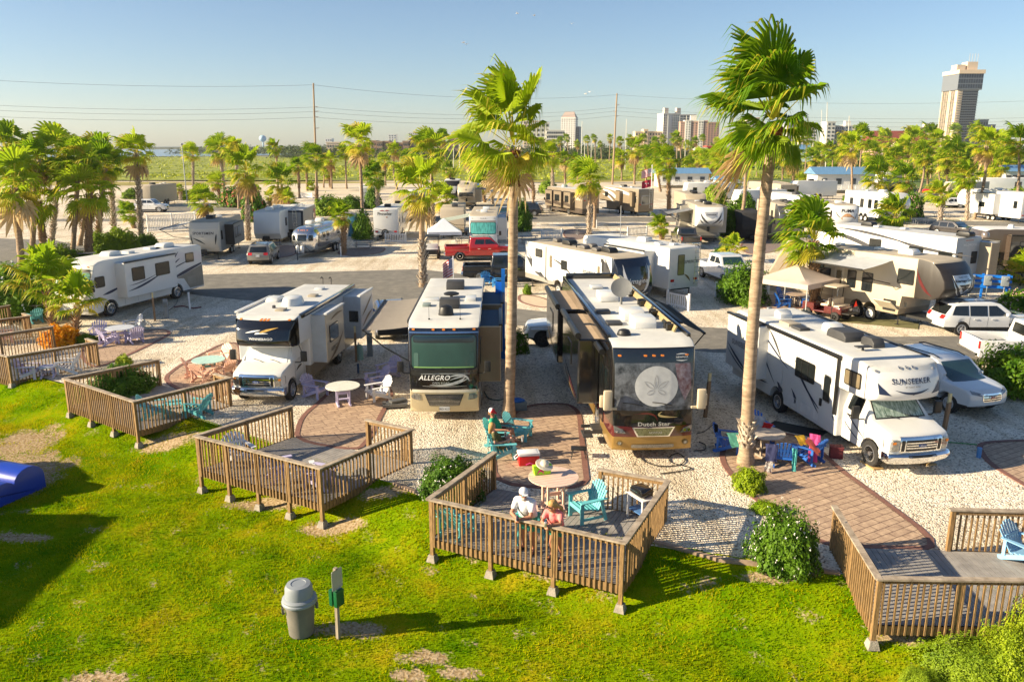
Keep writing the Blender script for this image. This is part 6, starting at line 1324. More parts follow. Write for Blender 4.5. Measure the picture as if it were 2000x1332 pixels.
bm=B();v=[bm.verts.new(q) for q in((-1.7,-1.5,0),(1.6,-1.5,0),(1.6,1.5,0),(-1.7,1.5,0),(.1,-1.1,3.5),(1.4,-1.1,3.3),(1.4,1.1,3.3),(.1,1.1,3.5))]
for q in((0,1,5,4),(1,2,6,5),(2,3,7,6),(3,0,4,7),(4,5,6,7)):bm.faces.new([v[k] for k in q])
bmesh.ops.subdivide_edges(bm,edges=bm.edges[:],cuts=5,use_grid_fill=True)
for w in bm.verts:w.co+=Vector((1, .6,0))* .05*noise.noise(w.co*1.5)
tag(obj('tarp_shelter',bm,mat('beige tarp',(.40, .33, .24), .9,var=.08,bump=.3),loc=(18.6,53.5,0),rot=(0,0,R(-20))),'beige tarp shelter sloping down behind the tallest palm and the beige canopy','shelter')
r,s=trailer('white travel trailer behind the big leafy shrub right of the grey-bodied fifth wheel',(32.5,118),-170,7.5,2.5,3.2,'flat',WHITE,ROOFW,wins_r=[(-6,1.6,-5,2.4),(-3,1.6,-2,2.4)],acs=((-4,0,WHITE),))
r,s=trailer('white travel trailer far back, left of the tan coach with dark loops',(50.0,146),-172,8.5,2.5,3.3,'nose',WHITE,ROOFW,wins_r=[(-6.5,1.6,-5.5,2.4),(-3.4,1.6,-2.4,2.4)],acs=((-4,0,DKG),))
r,s=trailer('tan travel trailer far back between the red pickup and the orange-trunked palm',(76.0,141),-160,8,2.5,3.3,'flat',TANL,ROOFW,wins_r=[(-6,1.6,-5,2.4),(-3,1.6,-2,2.4)],acs=((-4,0,WHITE),))
# ---------------------------------------------------------------- cars
def paintm(n,c,metal=.0):return mat('car paint '+n,c, .22,metal,var=.04,scale=1,coat=1)
def car(label,loc,head,col,kind='suv',L=4.7,W=1.88,H=1.72,rim='alloy',name='parked_car',cat='car',trim=None,wr=.36):
 root=thing(name,label,cat,(loc[0],loc[1],0),R(head),'cars and pickups parked in the park');zb= .32;fx=-.92;rx=-L+(.98 if kind!='pickup' else 1.2)
 A=arch(rx,wr+ .07,zb)+arch(fx,wr+ .07,zb);bl=H* .58
 if kind=='pickup':
  cb=-L+2.0;sil=[(-L,zb+ .15)]+A+[(-.25,zb),(0,zb+ .1),(.02, .85),(-.08,1.08),(-.35,1.16),(-1.35,1.24),(-2.05,H- .04),(-2.4,H),(cb+ .12,H- .02),(cb,1.24),(cb, .82),(-L, .82)]
 elif kind=='jeep':sil=[(-L,zb+ .1)]+A+[(-.2,zb+ .05),(0,zb+ .15),(0.02, .62),(-.15,1.02),(-1.35,1.12),(-1.55,1.2),(-1.75,H),(-L+ .1,H),(-L,1.1)]
 else:sil=[(-L,zb+ .12),(-L+ .15,zb)]+A+[(-.25,zb),(-.02,zb+ .1),(.03, .62),(-.0, .88),(-.18,1.0),(-1.18,bl+ .12),(-1.82,H- .09),(-2.25,H),(-L+1.0,H- .03),(-L+ .55,H- .12),(-L+ .12,bl+ .05),(-L- .0, .85)]
 def warp(x,y,z):
  k=1.0
  if x>-.9:k*=1- .13*((x+ .9)/ .9)**2
  if x<-L+ .6 and kind!='pickup':k*=1- .08*((-L+ .6-x)/ .6)**2
  if z>bl:k*=1-(.24 if kind=='suv' else .18 if kind=='pickup' else .06)*(z-bl)/(H-bl)
  else:k*=1- .05*abs(z-bl* .75)/bl
  dx=-.16*(abs(y)/(W/2))**2.2 if x>-1.3 else(.10*(abs(y)/(W/2))**2 if x<-L+ .7 and kind!='pickup' else 0)
  return(x+dx,y*k,z)
 P_=paintm(*col) if isinstance(col,tuple) else col
 o,s=body('body',root,sil,W,[P_,BLKP],bev=.06,seg=3,xcuts=frange(-L,0, .28),ycuts=[-.6,-.3,0, .3, .6],zcuts=[zb+ .14,bl* .7,bl,bl+ .2,H- .18],warp=warp,nobev=lambda m:m.z<zb+wr+ .02 and m.x<-.35,paint=lambda c,n:1 if c.z<zb+ .12 else 0)
 gw=[]
 t0,t1=bl+ .06,H- .17
 if kind=='suv':sd_=[[(-1.45,t0),(-2.45,t0- .02),(-2.45,t1),(-2.05,t1)],[(-2.53,t0- .02),(-3.40,t0- .01),(-3.40,t1),(-2.53,t1)],[(-3.48,t0),(-L+ .45,t0+ .03),(-L+ .62,t1- .02),(-3.48,t1)]]
 elif kind=='pickup':sd_=[[(-1.62,t0+ .22),(-2.55,t0+ .2),(-2.55,t1),(-2.15,t1)],[(-2.65,t0+ .2),(-3.45 if L>5.4 else cb+ .2,t0+ .2),(-3.35 if L>5.4 else cb+ .25,t1),(-2.65,t1)]]
 else:sd_=[[(-1.85,t0+ .1),(-2.6,t0+ .1),(-2.6,t1),(-1.9,t1)],[(-2.7,t0+ .1),(-L+ .3,t0+ .1),(-L+ .3,t1),(-2.7,t1)]]
 for f in 'LR':
  for q in sd_:stick(s,f,q,GLASS,'window',root, .014, .016, .15)
  stick(s,f,rrect(-1.3, .0+zb+ .02,-L+1.5,zb+ .07, .01),BLKP,'sill_trim',root, .01)
  for x in(-2.3,-3.2):stick(s,f,rrect(x,bl- .14,x+ .22,bl- .10, .01),CHROME if kind=='pickup' else P_,'door_handle',root, .03, .03)
  stick(s,f,[rrect(x,zb+ .15,x+ .012,bl, .003) for x in(-1.38,-2.50,-3.42)],BLKP,'door_seam',root, .003)
 ww=W* .39
 stick(s,'F',[(-ww,t0+(.18 if kind=='pickup' else .02)),(ww,t0+(.18 if kind=='pickup' else .02)),(ww* .86,t1+ .04),(-ww* .86,t1+ .04)],mat('car windscreen',(.02, .05, .055), .05,coat=1),'windscreen',root, .022, .025, .12)
 if kind!='pickup':stick(s,'B',[(-ww* .95,bl+ .08),(ww* .95,bl+ .08),(ww* .84,H- .2),(-ww* .84,H- .2)],GLASS,'rear_window',root, .022, .025, .12)
 else:
  stick(s,'B',rrect(-.62,1.32, .62,H- .14, .05),GLASS,'rear_window',root, .01, .01)
  bm=B()
  for sd in(-1,1):bm=B();box(bm,((cb-L)/2,sd*(W/2- .075),1.01),(L+cb- .02, .09, .42),bev=.03);obj('bed_side',bm,P_,root)
  bm=B();box(bm,(-L+ .04,0,1.01),(.08,W- .26, .42),bev=.02);s3=Skin(bm);obj('tailgate',bm,P_,root)
  bm=B();box(bm,((cb-L)/2,0, .835),(L+cb- .2,W- .3, .02));obj('bed_liner',bm,BLKP,root,False)
  bm=B();box(bm,(-L- .06,0, .55),(.16,W* .92, .18),bev=.03);obj('rear_bumper',bm,CHROME,root)
  for sd in(-1,1):bm=B();box(bm,(-L- .01,sd*(W/2- .09),1.0),(.04, .12, .34),bev=.01);obj('tail_lamp',bm,RED,root)
 hy=W/2- .32
 for sd in(-1,1):
  stick(s,'F',[(sd*(W/2- .20), .90),(sd*(W/2- .54), .82),(sd*(W/2- .52), .92),(sd*(W/2- .22),1.0)],LENS,'headlamp',root, .02, .03)
  if kind!='pickup':stick(s,'B',rrect(sd*hy- .16,bl- .14,sd*hy+ .17,bl+ .06, .04),RED,'tail_lamp',root, .02, .03)
  bm=B();box(bm,(-1.55,sd*(W/2+ .08),bl+ .12),(.14, .20, .15),bev=.04);obj('mirror',bm,P_ if kind!='jeep' else BLKP,root)
  for x in(fx,rx):wheel(root,x,sd*(W/2- .115),wr, .22,rim)
  if kind=='suv':bm=B();tube(bm,[(-1.9,sd* .60,H- .03),(-2.2,sd* .60,H+ .04),(-L+1.1,sd* .60,H+ .03),(-L+ .85,sd* .60,H- .04)], .022);obj('roof_rail',bm,BLKP,root)
 g=stick(s,'F',rrect(-.42, .62, .42, .90 if kind!='pickup' else 1.0, .06),CHROME,'grille',root, .02, .04);stick(s,'F',[rrect(-.38,z, .38,z+ .035, .01) for z in(.65, .73, .81)],BLKP,'grille_opening',g, .026)
 stick(s,'F',rrect(-.62, .38, .62, .47, .03),BLKP,'intake',root, .012)
 bm=B();box(bm,(-L/2,0, .36),(L- .9,W* .8, .16));obj('underbody',bm,BLKP,root)
 return root,s
r,s=car('white SUV with black windscreen facing the camera, right of the lettered motorhome',(17.0,26.9),-72,('white',(.66, .67, .68)),L=4.95,W=1.98,H=1.80);text(s,'F','GMC',0, .76, .14,RED,r,bold=.01,off=.05)
car('white wagon with tinted rear windows seen from the side, at the right edge',(26.6,40.4),0,('white',(.66, .67, .68)),L=4.75,W=1.92,H=1.70)
r,s=car('grey SUV seen from behind, parked by the tan-fronted trailer',(-20.9,68.6),95,('grey',(.20, .195, .18)),L=4.65,W=1.88,H=1.66);plate(s,'B',0, .78,r,'HDY 182',w=.3)
r,s=car('dark blue SUV with black bumpers under the open awning',(-6.8,42.4),104,('blue',(.012, .05, .20)),L=4.4,W=1.85,H=1.75,rim='steel');plate(s,'B',0, .95,r,'FDK 902',w=.34)
bm=B();box(bm,(-4.42,0, .55),(.16,1.75, .28),bev=.05);obj('rear_bumper',bm,BLKP,r)
r,s=car('white off-road car with big black tyres, half hidden behind the black and gold coach',(.55,38.0),180,('white',(.66, .67, .68)),kind='jeep',L=4.2,W=1.85,H=1.85,rim='black',wr=.43)
for sd in(-1,1):bm=B();box(bm,(-.92,sd* .93, .90),(1.1, .22, .06),bev=.03);obj('fender',bm,paintm('white',(.7, .7, .7)),r)
r,s=car('red pickup truck parked beside the white canopy tent',(.2,68.0),6,('red',(.42, .012, .014)),kind='pickup',L=5.9,W=2.0,H=1.95,rim='steel',name='pickup_truck',cat='pickup',wr=.42)
r,s=car('black pickup truck behind the motorhome with green windscreen',(2.6,56.8),2,('black',(.012, .013, .017)),kind='pickup',L=6.1,W=2.02,H=1.92,rim='steel',name='pickup_truck',cat='pickup',wr=.42)
r,s=car('white pickup truck on the far lane beyond the pool fence',(-50.2,117.5),0,('white',(.66, .67, .68)),kind='pickup',L=6.2,W=2.0,H=1.9,name='pickup_truck',cat='pickup',wr=.42)
r,s=car('white pickup cut off by the right edge, behind the green shrub',(26.3,33.9),-6,('white',(.66, .67, .68)),kind='pickup',L=5.9,W=2.0,H=1.9,name='pickup_truck',cat='pickup')
r,s=car('dark grey pickup parked in front of the grey-bodied fifth wheel',(16.7,79.8),90,('charcoal',(.05, .045, .045)),kind='pickup',L=5.6,W=1.95,H=1.85,name='pickup_truck',cat='pickup')
r,s=car('white tow pickup with teal windscreen facing the camera beside the fenced shrub',(15.7,53.6),-80,('white',(.66, .67, .68)),kind='pickup',L=5.9,W=2.0,H=1.98,name='pickup_truck',cat='pickup',wr=.42);stick(s,'F',rrect(-.60, .62, .60, .95, .04),CHROME,'grille',r, .05, .03)
r,s=car('black SUV farther back beside the yellow-green low palm',(-.6,112),170,('black',(.012, .013, .017)),L=4.9,W=1.95,H=1.8)
r,s=car('dark grey car facing the camera behind the white motorhome',(-.9,103.5),-85,('charcoal',(.05, .045, .045)),L=4.8,W=1.9,H=1.6)
r,s=car('silver car with red tail lamps by the small white motorhome',(40.5,108),100,('silver',(.40, .40, .40)),L=4.5,W=1.85,H=1.6)
r,s=car('red pickup by the white cargo trailer far right',(81,160),150,('red',(.42, .012, .014)),kind='pickup',L=5.5,W=1.95,H=1.8,name='pickup_truck',cat='pickup')
r,s=car('white van beside the red pickup far right',(87,160),168,('white',(.66, .67, .68)),L=5,W=2,H=2.0)
r,s=car('black jeep behind the tan fifth wheel near the dark doorway',(-6.9,94.5),93,('black',(.012, .013, .017)),L=4.5,W=1.9,H=1.9)
r,s=car('dark SUV with a purple tint behind the low spreading palm',(48.6,84),-60,('charcoal',(.05, .045, .045)),L=4.6,W=1.9,H=1.6)
car('white car on the far lane left of the pink oleander',(66,126),175,('white',(.66, .67, .68)),L=4.5,H=1.6);car('silver car beside the white trailer behind the leafy shrub',(36.5,112),160,('silver',(.40, .40, .40)),L=4.5,H=1.6)
# golf carts
def cart(label,loc,head,bodym,seatm,topm):
 t=thing('golf_cart',label,'golf cart',(loc[0],loc[1],0),R(head),'golf carts')
 bm=B()
 box(bm,(-.35,0, .62),(.75,1.1, .42))
 box(bm,(-1.9,0, .60),(1.1,1.15, .40),bev=.08);box(bm,(-1.1,0, .42),(2.4,1.1, .08),bev=.02);bmesh.ops.bevel(bm,geom=bm.edges[:],offset=.02,segments=1,affect='EDGES');obj('body',bm,bodym,t)
 for x in(-1.35,-2.05):bm=B();box(bm,(x,0, .82),(.45,1.05, .12),bev=.04);box(bm,(x-(.22 if x>-1.5 else-.2)*1,0,1.05),(.10,1.0, .38),bev=.04);obj('seat',bm,seatm,t)
 bm=B();box(bm,(-1.2,0,1.88),(1.75,1.2, .07),bev=.03);obj('roof',bm,topm,t)
 bm=B()
 for sd in(-1,1):tube(bm,[(-.35,sd* .5, .8),(-.55,sd* .52,1.86)], .02);tube(bm,[(-1.75,sd* .5, .8),(-1.8,sd* .52,1.86)], .02)
 obj('roof_post',bm,BLKP,t);bm=B();cyl(bm,(-.65, .25, .8),(-.85, .25,1.05), .02);lathe(bm,[(.15,0),(.17, .01),(.15, .02)],12,Matrix.Translation((-.86, .25,1.06))@Euler((0,R(-50),0)).to_matrix().to_4x4());obj('steering_wheel',bm,BLKP,t)
 for x in(-.35,-2.1):
  for sd in(-1,1):wheel(t,x,sd* .52, .27, .2,'black')
 bm=B();box(bm,(-2.65,0, .50),(.5,1.0, .05));tube(bm,[(-2.85,-.45, .5),(-2.85,-.45, .85),(-2.85, .45, .85),(-2.85, .45, .5)], .02);obj('rear_step',bm,BLKP,t)
 return t
t=cart('maroon golf cart with beige seats and roof beside the beige canopy',(17.0,44.9),125,MAROON,mat('beige seat',(.62, .52, .38), .6),mat('beige roof',(.52, .44, .33), .5))
bm=B();bm.faces.new([bm.verts.new(p) for p in((-2.92,-.18, .92),(-2.92, .18, .92),(-2.92,0,1.25))]);bmesh.ops.solidify(bm,geom=bm.faces[:],thickness=.01);obj('warning_triangle',bm,mat('signal red',(.80, .06, .02), .5),t,False)
cart('dark golf cart under the white canopy tent, seen from behind',(-6.9,70.0),92,BLKP,mat('white seat',(.55, .55, .55), .6),BLKP)
# ---------------------------------------------------------------- people
SKIN=mat('suntanned skin',(.42, .19, .11), .55,var=.08,scale=8);SKINF=mat('fair skin',(.52, .27, .18), .55,var=.08,scale=8)
def fused(name,caps,voxel,m,parent,smooth=2):
 "rounded tapering limbs grown together into one continuous surface"
 bm=B()
 for a,b,r0,r1 in caps:
  a,b=Vector(a),Vector(b)
  bmesh.ops.create_icosphere(bm,subdivisions=2,radius=r0,matrix=Matrix.Translation(a));bmesh.ops.create_icosphere(bm,subdivisions=2,radius=r1,matrix=Matrix.Translation(b))
  if(b-a).length>1e-4:cyl(bm,a,b,r0,r1,14)
 me=bpy.data.meshes.new(name);bm.to_mesh(me);bm.free();o=bpy.data.objects.new(name,me);C.objects.link(o)
 md=o.modifiers.new('r','REMESH');md.mode='VOXEL';md.voxel_size=voxel
 ms=o.modifiers.new('s','SMOOTH');ms.iterations=smooth;ms.factor= .5
 bpy.context.view_layer.update();dg=bpy.context.evaluated_depsgraph_get();m2=bpy.data.meshes.new_from_object(o.evaluated_get(dg))
 bpy.data.objects.remove(o);m2.name=name;m2.materials.clear();m2.materials.append(m);m2.polygons.foreach_set('use_smooth',[True]*len(m2.polygons))
 return link(name,m2,parent)
def hand(wr,d,palm_n,curl=.6,sc=1.0):
 "palm, four bent unequal fingers and a side thumb; d along the forearm, palm_n out of the palm"
 d=Vector(d).normalized();n=Vector(palm_n).normalized();n=(n-d*n.dot(d)).normalized();s=d.cross(n);wr=Vector(wr);c=[]
 for k in range(4):q=(k-1.5)* .019*sc;c.append((wr+d* .01,wr+d* .08*sc+s*q, .016*sc, .0115*sc))
 for k,L_ in enumerate((.062, .074, .070, .055)):
  q=(k-1.5)* .021*sc;p=wr+d* .085*sc+s*q;a=curl;
  for i,f in enumerate((.42, .32, .26)):
   e=p+(d*math.cos(a)+n*math.sin(a))*L_*f*sc*1.15;c.append((p,e, .0095*sc, .0085*sc));p=e;a+=curl
 t0=wr+d* .03*sc+s*-.03*sc;t1=t0+(d* .6-s* .8+n* .3).normalized()* .035*sc;c+=[(t0,t1, .013*sc, .011*sc),(t1,t1+(d* .9+n* .5).normalized()* .03*sc, .011*sc, .009*sc)]
 return c
def head_caps(hc,face,r=.092):
 f=Vector(face).normalized();hc=Vector(hc);up=Vector((0,0,1));up=(up-f*up.dot(f)* .6).normalized();s=f.cross(up)
 c=[(hc+up* .02-f* .012,hc+up* .035,r,r),(hc-up* .05+f* .02,hc-up* .075+f* .035, .068, .052),(hc+f* .085-up* .005,hc+f* .108-up* .032, .010, .014),(hc+f* .078-up* .065-s* .018,hc+f* .078-up* .065+s* .018, .014, .014)]
 for q in(-1,1):c+=[(hc+s*q* .088-up* .01,hc+s*q* .092-up* .035, .016, .012),(hc+f* .072+s*q* .032+up* .03,hc+f* .076+s*q* .036+up* .028, .018, .016)]
 return c,f,up,s
def eyes(root,hc,f,up,s,glasses=None):
 hc=Vector(hc);bm=B()
 if glasses:
  for q in(-1,1):ball(bm,hc+f* .092+s*q* .036+up* .004,(.028, .028, .020),2);cyl(bm,hc+f* .08+s*q* .062+up* .01,hc-f* .01+s*q* .095+up* .005, .005)
  cyl(bm,hc+f* .10-s* .02+up* .006,hc+f* .10+s* .02+up* .006, .005);obj('sunglasses',bm,glasses,root)
 else:
  for q in(-1,1):ball(bm,hc+f* .084+s*q* .034+up* .004,(.012, .012, .010),2)
  obj('eyes',bm,mat('eye dark',(.03, .02, .015), .2),root)
 bm=B();cyl(bm,hc+f* .092-up* .048-s* .022,hc+f* .092-up* .048+s* .022, .006);obj('mouth',bm,mat('lips',(.38, .10, .09), .5),root)
def cap(root,hc,f,up,s,m,brim,m2=None):
 hc=Vector(hc);bm=B();M_=Matrix((s,f,up)).transposed().to_4x4();M_.translation=hc+up* .045-f* .008
 lathe(bm,[(.106,-.012),(.107, .02),(.100, .055),(.075, .09),(.035, .108),(.008, .111)],20,M_)
 if m2:
  for fc in bm.faces:
   if(fc.calc_center_median()-M_.translation).dot(f)< .01:fc.material_index=1
 o=obj('cap',bm,[m,m2 or m],root);bm=B();q=[]
 top=[bm.verts.new(M_@Vector((.088*math.cos(t), .06+ .125*math.sin(t), .0+ .004*math.cos(t)**2))) for t in[math.pi*k/10 for k in range(11)]]
 bm.faces.new(top);bmesh.ops.solidify(bm,geom=bm.faces[:],thickness=.008);obj('cap_brim',bm,brim,o)
def person(label,loc,rz):return thing('person',label,'person',loc,rz)
def standing(root,J,skin,shirt,shorts,kid=1.0,w=1.0,glasses=None,hair=None,sandals=None):
 "J: joints in metres, facing +x"
 hc=J['head'];hcaps,f,up,s=head_caps(hc,J['face']);v=lambda k:Vector(J[k])
 c=hcaps+[(v('neck'),Vector(hc)-up* .05, .058*w, .052),(v('chest'),v('neck'), .12*w, .07),(v('pelvis'),v('chest'), .135*w, .145*w)]
 for q in('l','r'):
  sh,el,wr,hip,kn,an,toe=[v(q+x) for x in('_sh','_el','_wr','_hip','_kn','_an','_toe')]
  c+=[(v('neck')-Vector((0,0, .03)),sh, .06, .062*w),(sh,el, .052*w, .040*w),(el,wr, .040*w, .026),(v('pelvis'),hip, .12*w, .105*w),(hip,kn, .095*w, .062*w),(kn,kn+(an-kn)* .35, .060*w, .062*w),(kn+(an-kn)* .35,an, .060*w, .037),(an,toe, .040, .030)]
  c+=hand(wr,J[q+'_hd'],J[q+'_pn'], .55, .98)
 obj_=fused('body',c, .0085,skin,root);eyes(root,hc,f,up,s,glasses)
 c=[(v('pelvis')+Vector((0,0, .02)),v('chest'), .155*w, .168*w),(v('chest'),v('neck')-Vector((0,0, .06)), .155*w, .085)]
 for q in(-1,1):yv=Vector((0, .08*w*q,0));c+=[(v('pelvis')+yv+Vector((0,0, .0)),v('chest')+yv, .125*w, .13*w)]
 for q in('l','r'):sh,el=v(q+'_sh'),v(q+'_el');c+=[(v('chest')+Vector((0,0, .10)),sh, .12*w, .085*w),(sh,sh+(el-sh)* .55, .082*w, .068*w)]
 fused('shirt',c, .014,shirt,root,3)
 c=[(v('pelvis'),v('pelvis')+Vector((0,0, .03)), .155*w, .15*w)]
 for q in('l','r'):hip,kn=v(q+'_hip'),v(q+'_kn');c+=[(v('pelvis'),hip, .14*w, .13*w),(hip,hip+(kn-hip)*J.get('short', .62), .122*w, .098*w)]
 fused('shorts',c, .014,shorts,root,2)
 for q in('l','r'):
  an,toe=v(q+'_an'),v(q+'_toe');bm=B();d=toe-an;box(bm,(an+toe)/2+Vector((0,0,-.045)),(.26, .10, .02),(0,0,math.atan2(d.y,d.x)),bev=.006);box(bm,(an* .35+toe* .65)+Vector((0,0, .012)),(.05, .105, .03),(0,0,math.atan2(d.y,d.x)),bev=.01);obj('sandal',bm,sandals or mat('sandal',(.03, .025, .03), .6),root)
 return f,up,s
CLOTHW=mat('white shirt cloth',(.70, .72, .72), .85,var=.06,bump=.4,bscale=12);TEAL=mat('green shorts cloth',(.03, .30, .22), .85,bump=.3);CORAL=mat('coral top',(.85, .22, .20), .8,var=.06,bump=.3);GREEN=mat('green tee shirt',(.01, .32, .17), .8,var=.06,bump=.3)
HAIR=mat('blond hair',(.45, .26, .08), .6,var=.35,scale=30,stretch=(1,1, .2),bump=.5,bscale=60)
# both lean on the front rail of the middle deck, looking at each other; rail normal points away from the deck
A3,B3=Vector((-2.01,17.87)),Vector((2.43,15.69));rt=(B3-A3).normalized();out=Vector((rt.y,-rt.x));rz=math.atan2(out.y,out.x)
def rail_pt(s,back):p=A3+rt*s-out*back;return(p.x,p.y,D0)
man=person('man in white cap, white shirt and green shorts leaning on the deck rail',rail_pt(2.42, .46),rz)
standing(man,dict(head=(.26, .02,1.60),face=(.75, .62,-.12),neck=(.17,0,1.42),chest=(.10,0,1.25),pelvis=(-.05,0, .95),l_sh=(.14, .20,1.36),r_sh=(.14,-.20,1.36),l_el=(.36, .24,1.12),r_el=(.36,-.24,1.12),l_wr=(.52, .06,1.10),r_wr=(.52,-.04,1.10),
 l_hd=(.55,-.7,-.25),r_hd=(.55, .7,-.25),l_pn=(-.2,-.5,-.8),r_pn=(-.2, .5,-.8),l_hip=(-.04, .10, .90),r_hip=(-.04,-.10, .90),l_kn=(.0, .12, .49),r_kn=(-.06,-.13, .49),l_an=(-.05, .13, .09),r_an=(-.12,-.15, .09),l_toe=(.12, .17, .05),r_toe=(.05,-.20, .05)),
 SKIN,CLOTHW,TEAL,w=1.12,glasses=mat('blue mirror lens',(.02, .18, .20), .08, .5))
hf=Vector((.75, .62,-.12)).normalized();hu=(Vector((0,0,1))-hf*hf.z* .6).normalized();hs=hf.cross(hu)
cap(man,(.26, .02,1.60),hf,hu,hs,mat('white cap cloth',(.72, .72, .74), .8),mat('white cap cloth',(.7, .7, .7)))
bm=B();bmesh.ops.create_icosphere(bm,subdivisions=2,radius=.052,matrix=Matrix.Translation(Vector((.26, .02,1.60))+hf* .062-hu* .088));obj('goatee',bm,mat('grey beard',(.40, .36, .32), .9),man)
wom=person('woman with blond ponytail and coral top leaning on the deck rail',rail_pt(3.16, .42),rz)
standing(wom,dict(head=(.24,0,1.46),face=(.72,-.66,-.15),neck=(.16,0,1.29),chest=(.10,0,1.14),pelvis=(-.06,0, .86),l_sh=(.12, .165,1.24),r_sh=(.14,-.165,1.24),l_el=(.30, .24,1.10),r_el=(.34,-.20,1.08),l_wr=(.46, .08,1.11),r_wr=(.49,-.04,1.10),
 l_hd=(.6,-.7,-.3),r_hd=(.7, .4,-.3),l_pn=(-.2,-.5,-.8),r_pn=(-.2, .6,-.6),l_hip=(-.05, .09, .82),r_hip=(-.05,-.09, .82),l_kn=(.0, .10, .45),r_kn=(.02,-.10, .45),l_an=(-.10, .12, .08),r_an=(-.06,-.11, .08),l_toe=(.06, .15, .045),r_toe=(.10,-.15, .045),short=.42),
 SKIN,CORAL,TEAL,w=.92,glasses=mat('brown lens',(.03, .015, .01), .1))
wf=Vector((.72,-.66,-.15)).normalized();h0=Vector((.24,0,1.46))
fused('hair',[(h0+Vector((-.02, .0, .05))-wf* .03,h0+Vector((0,0, .055)), .10, .098),(h0-wf* .05,h0-wf* .06+Vector((0,0,-.04)), .09, .07),(h0-wf* .12+Vector((0,0,-.02)),h0-wf* .24+Vector((0,0,-.12)), .05, .045),(h0-wf* .24+Vector((0,0,-.12)),h0-wf* .28+Vector((0,0,-.26)), .045, .02)], .009,HAIR,wom)
# drinks in their hands
CAN=mat('silver can',(.62, .62, .64), .25, .8)
for p,lab in((rail_pt(2.44,-.13),'dark drink bottle in the hands of the man at the rail'),(rail_pt(3.14,-.13),'silver drink can in the hands of the woman at the rail')):
 bm=B();lathe(bm,[(.028,0),(.033, .01),(.033, .11),(.026, .125),(.01, .126)],14);o=obj('drink_can',bm,CAN if 'silver' in lab else mat('dark can',(.04, .04, .08), .3),loc=(p[0],p[1],1.10));tag(o,lab,'drink')
def sitting(root,skin,shirt,shorts,w,lean,knee_up=False,face=(1, .2,-.2),reach=((.28, .30, .58),(.30,-.30, .58))):
 th=R(lean);bk=Vector((-math.sin(th),0,math.cos(th)));pel=Vector((-.12,0, .40));ch=pel+bk* .30;nk=ch+bk* .20;hc=nk+Vector((-.03,0, .17))
 hcaps,f,up,s=head_caps(hc,face);c=hcaps+[(nk,hc-up* .05, .055, .05),(ch,nk, .13*w, .07),(pel,ch, .15*w, .145*w)]
 for i,q in enumerate((1,-1)):
  sh=nk+Vector((0, .18*q*w,-.04));el=sh+Vector((.02, .09*q,-.27));wr=Vector(reach[i]);c+=[(nk,sh, .06, .06*w),(sh,el, .055*w, .042*w),(el,wr, .042*w, .026)]+hand(wr,(1,-.2*q,-.05),(0,0,-1), .3, .95)
  hip=pel+Vector((.02, .10*q, .0));kn=hip+(Vector((.30, .03*q, .24)) if knee_up else Vector((.44, .02*q, .07)));an=kn+(Vector((.16,0,-.34)) if knee_up else Vector((.12,0,-.40)));toe=an+Vector((.17, .03*q,-.02))
  c+=[(pel,hip, .14*w, .12*w),(hip,kn, .105*w, .065*w),(kn,an, .06*w, .038),(an,toe, .04, .03)]
 fused('body',c, .0085,skin,root);eyes(root,hc,f,up,s)
 c=[(pel,ch, .175*w, .165*w),(ch,nk-bk* .04, .155*w, .085)]
 for q in(1,-1):sh=nk+Vector((0, .18*q*w,-.04));c+=[(ch+bk* .08,sh, .12*w, .085*w),(sh,sh+Vector((.01, .05*q,-.13)), .08*w, .07*w)]
 fused('shirt',c, .014,shirt,root,3);c=[]
 for q in(1,-1):hip=pel+Vector((.02, .10*q, .0));kn=hip+(Vector((.30, .03*q, .24)) if knee_up else Vector((.44, .02*q, .07)));c+=[(pel,hip, .16*w, .14*w),(hip,hip+(kn-hip)* .45, .128*w, .11*w)]
 fused('shorts',c, .014,shorts,root,2);return hc,f,up,s
p=G(978,868);w1=person('woman in green tee shirt and red and white cap sitting in a teal chair',(p.x,p.y, .02),R(-8))
hc,f,up,s=sitting(w1,SKIN,GREEN,mat('black shorts',(.012, .012, .013), .8),1.15,16,face=(.9,-.25,-.25),reach=((.25, .33, .60),(.22,-.30, .60)));cap(w1,hc,f,up,s,mat('red cap',(.60, .02, .03), .8),mat('red cap',(.6,0,0)),mat('white cap cloth',(.7, .7, .7)))
fused('hair',[(hc-f* .03,hc-f* .05-up* .04, .09, .075)], .01,mat('brown hair',(.20, .09, .03), .6,bump=.5),w1)
p=G(985,893);w2=person('blond person in olive shorts curled up in the front teal chair, seen from behind',(p.x,p.y, .02),R(8))
hc,f,up,s=sitting(w2,SKINF,mat('olive top',(.10, .10, .035), .85),mat('olive shorts',(.10, .10, .04), .8), .85,26,True,face=(1, .35,-.1),reach=((.30, .12, .60),(.30,-.10, .60)));fused('hair',[(hc-f* .02+up* .03,hc-f* .05-up* .06, .102, .08),(hc-f* .06-up* .06,hc-f* .08-up* .2, .07, .04)], .01,HAIR,w2)
for q,(px,lab) in enumerate((((987,852),'silver tumbler on the arm of the chair of the woman in green'),((1020,862),'white can held by the blond person in the front teal chair'))):
 pp=G(px[0],px[1], .62 if q==0 else .6);bm=B();lathe(bm,[(.030,0),(.038, .15),(.03, .155)],14);tag(obj('tumbler',bm,CAN,loc=pp),lab,'drink')
# ---------------------------------------------------------------- small things
def mk(name,bm,m,label,cat,loc=(0,0,0),rz=0,group=None,smooth=True):
 o=obj(name,bm,m,None,smooth,loc=loc,rot=(0,0,rz));return tag(o,label,cat,group)
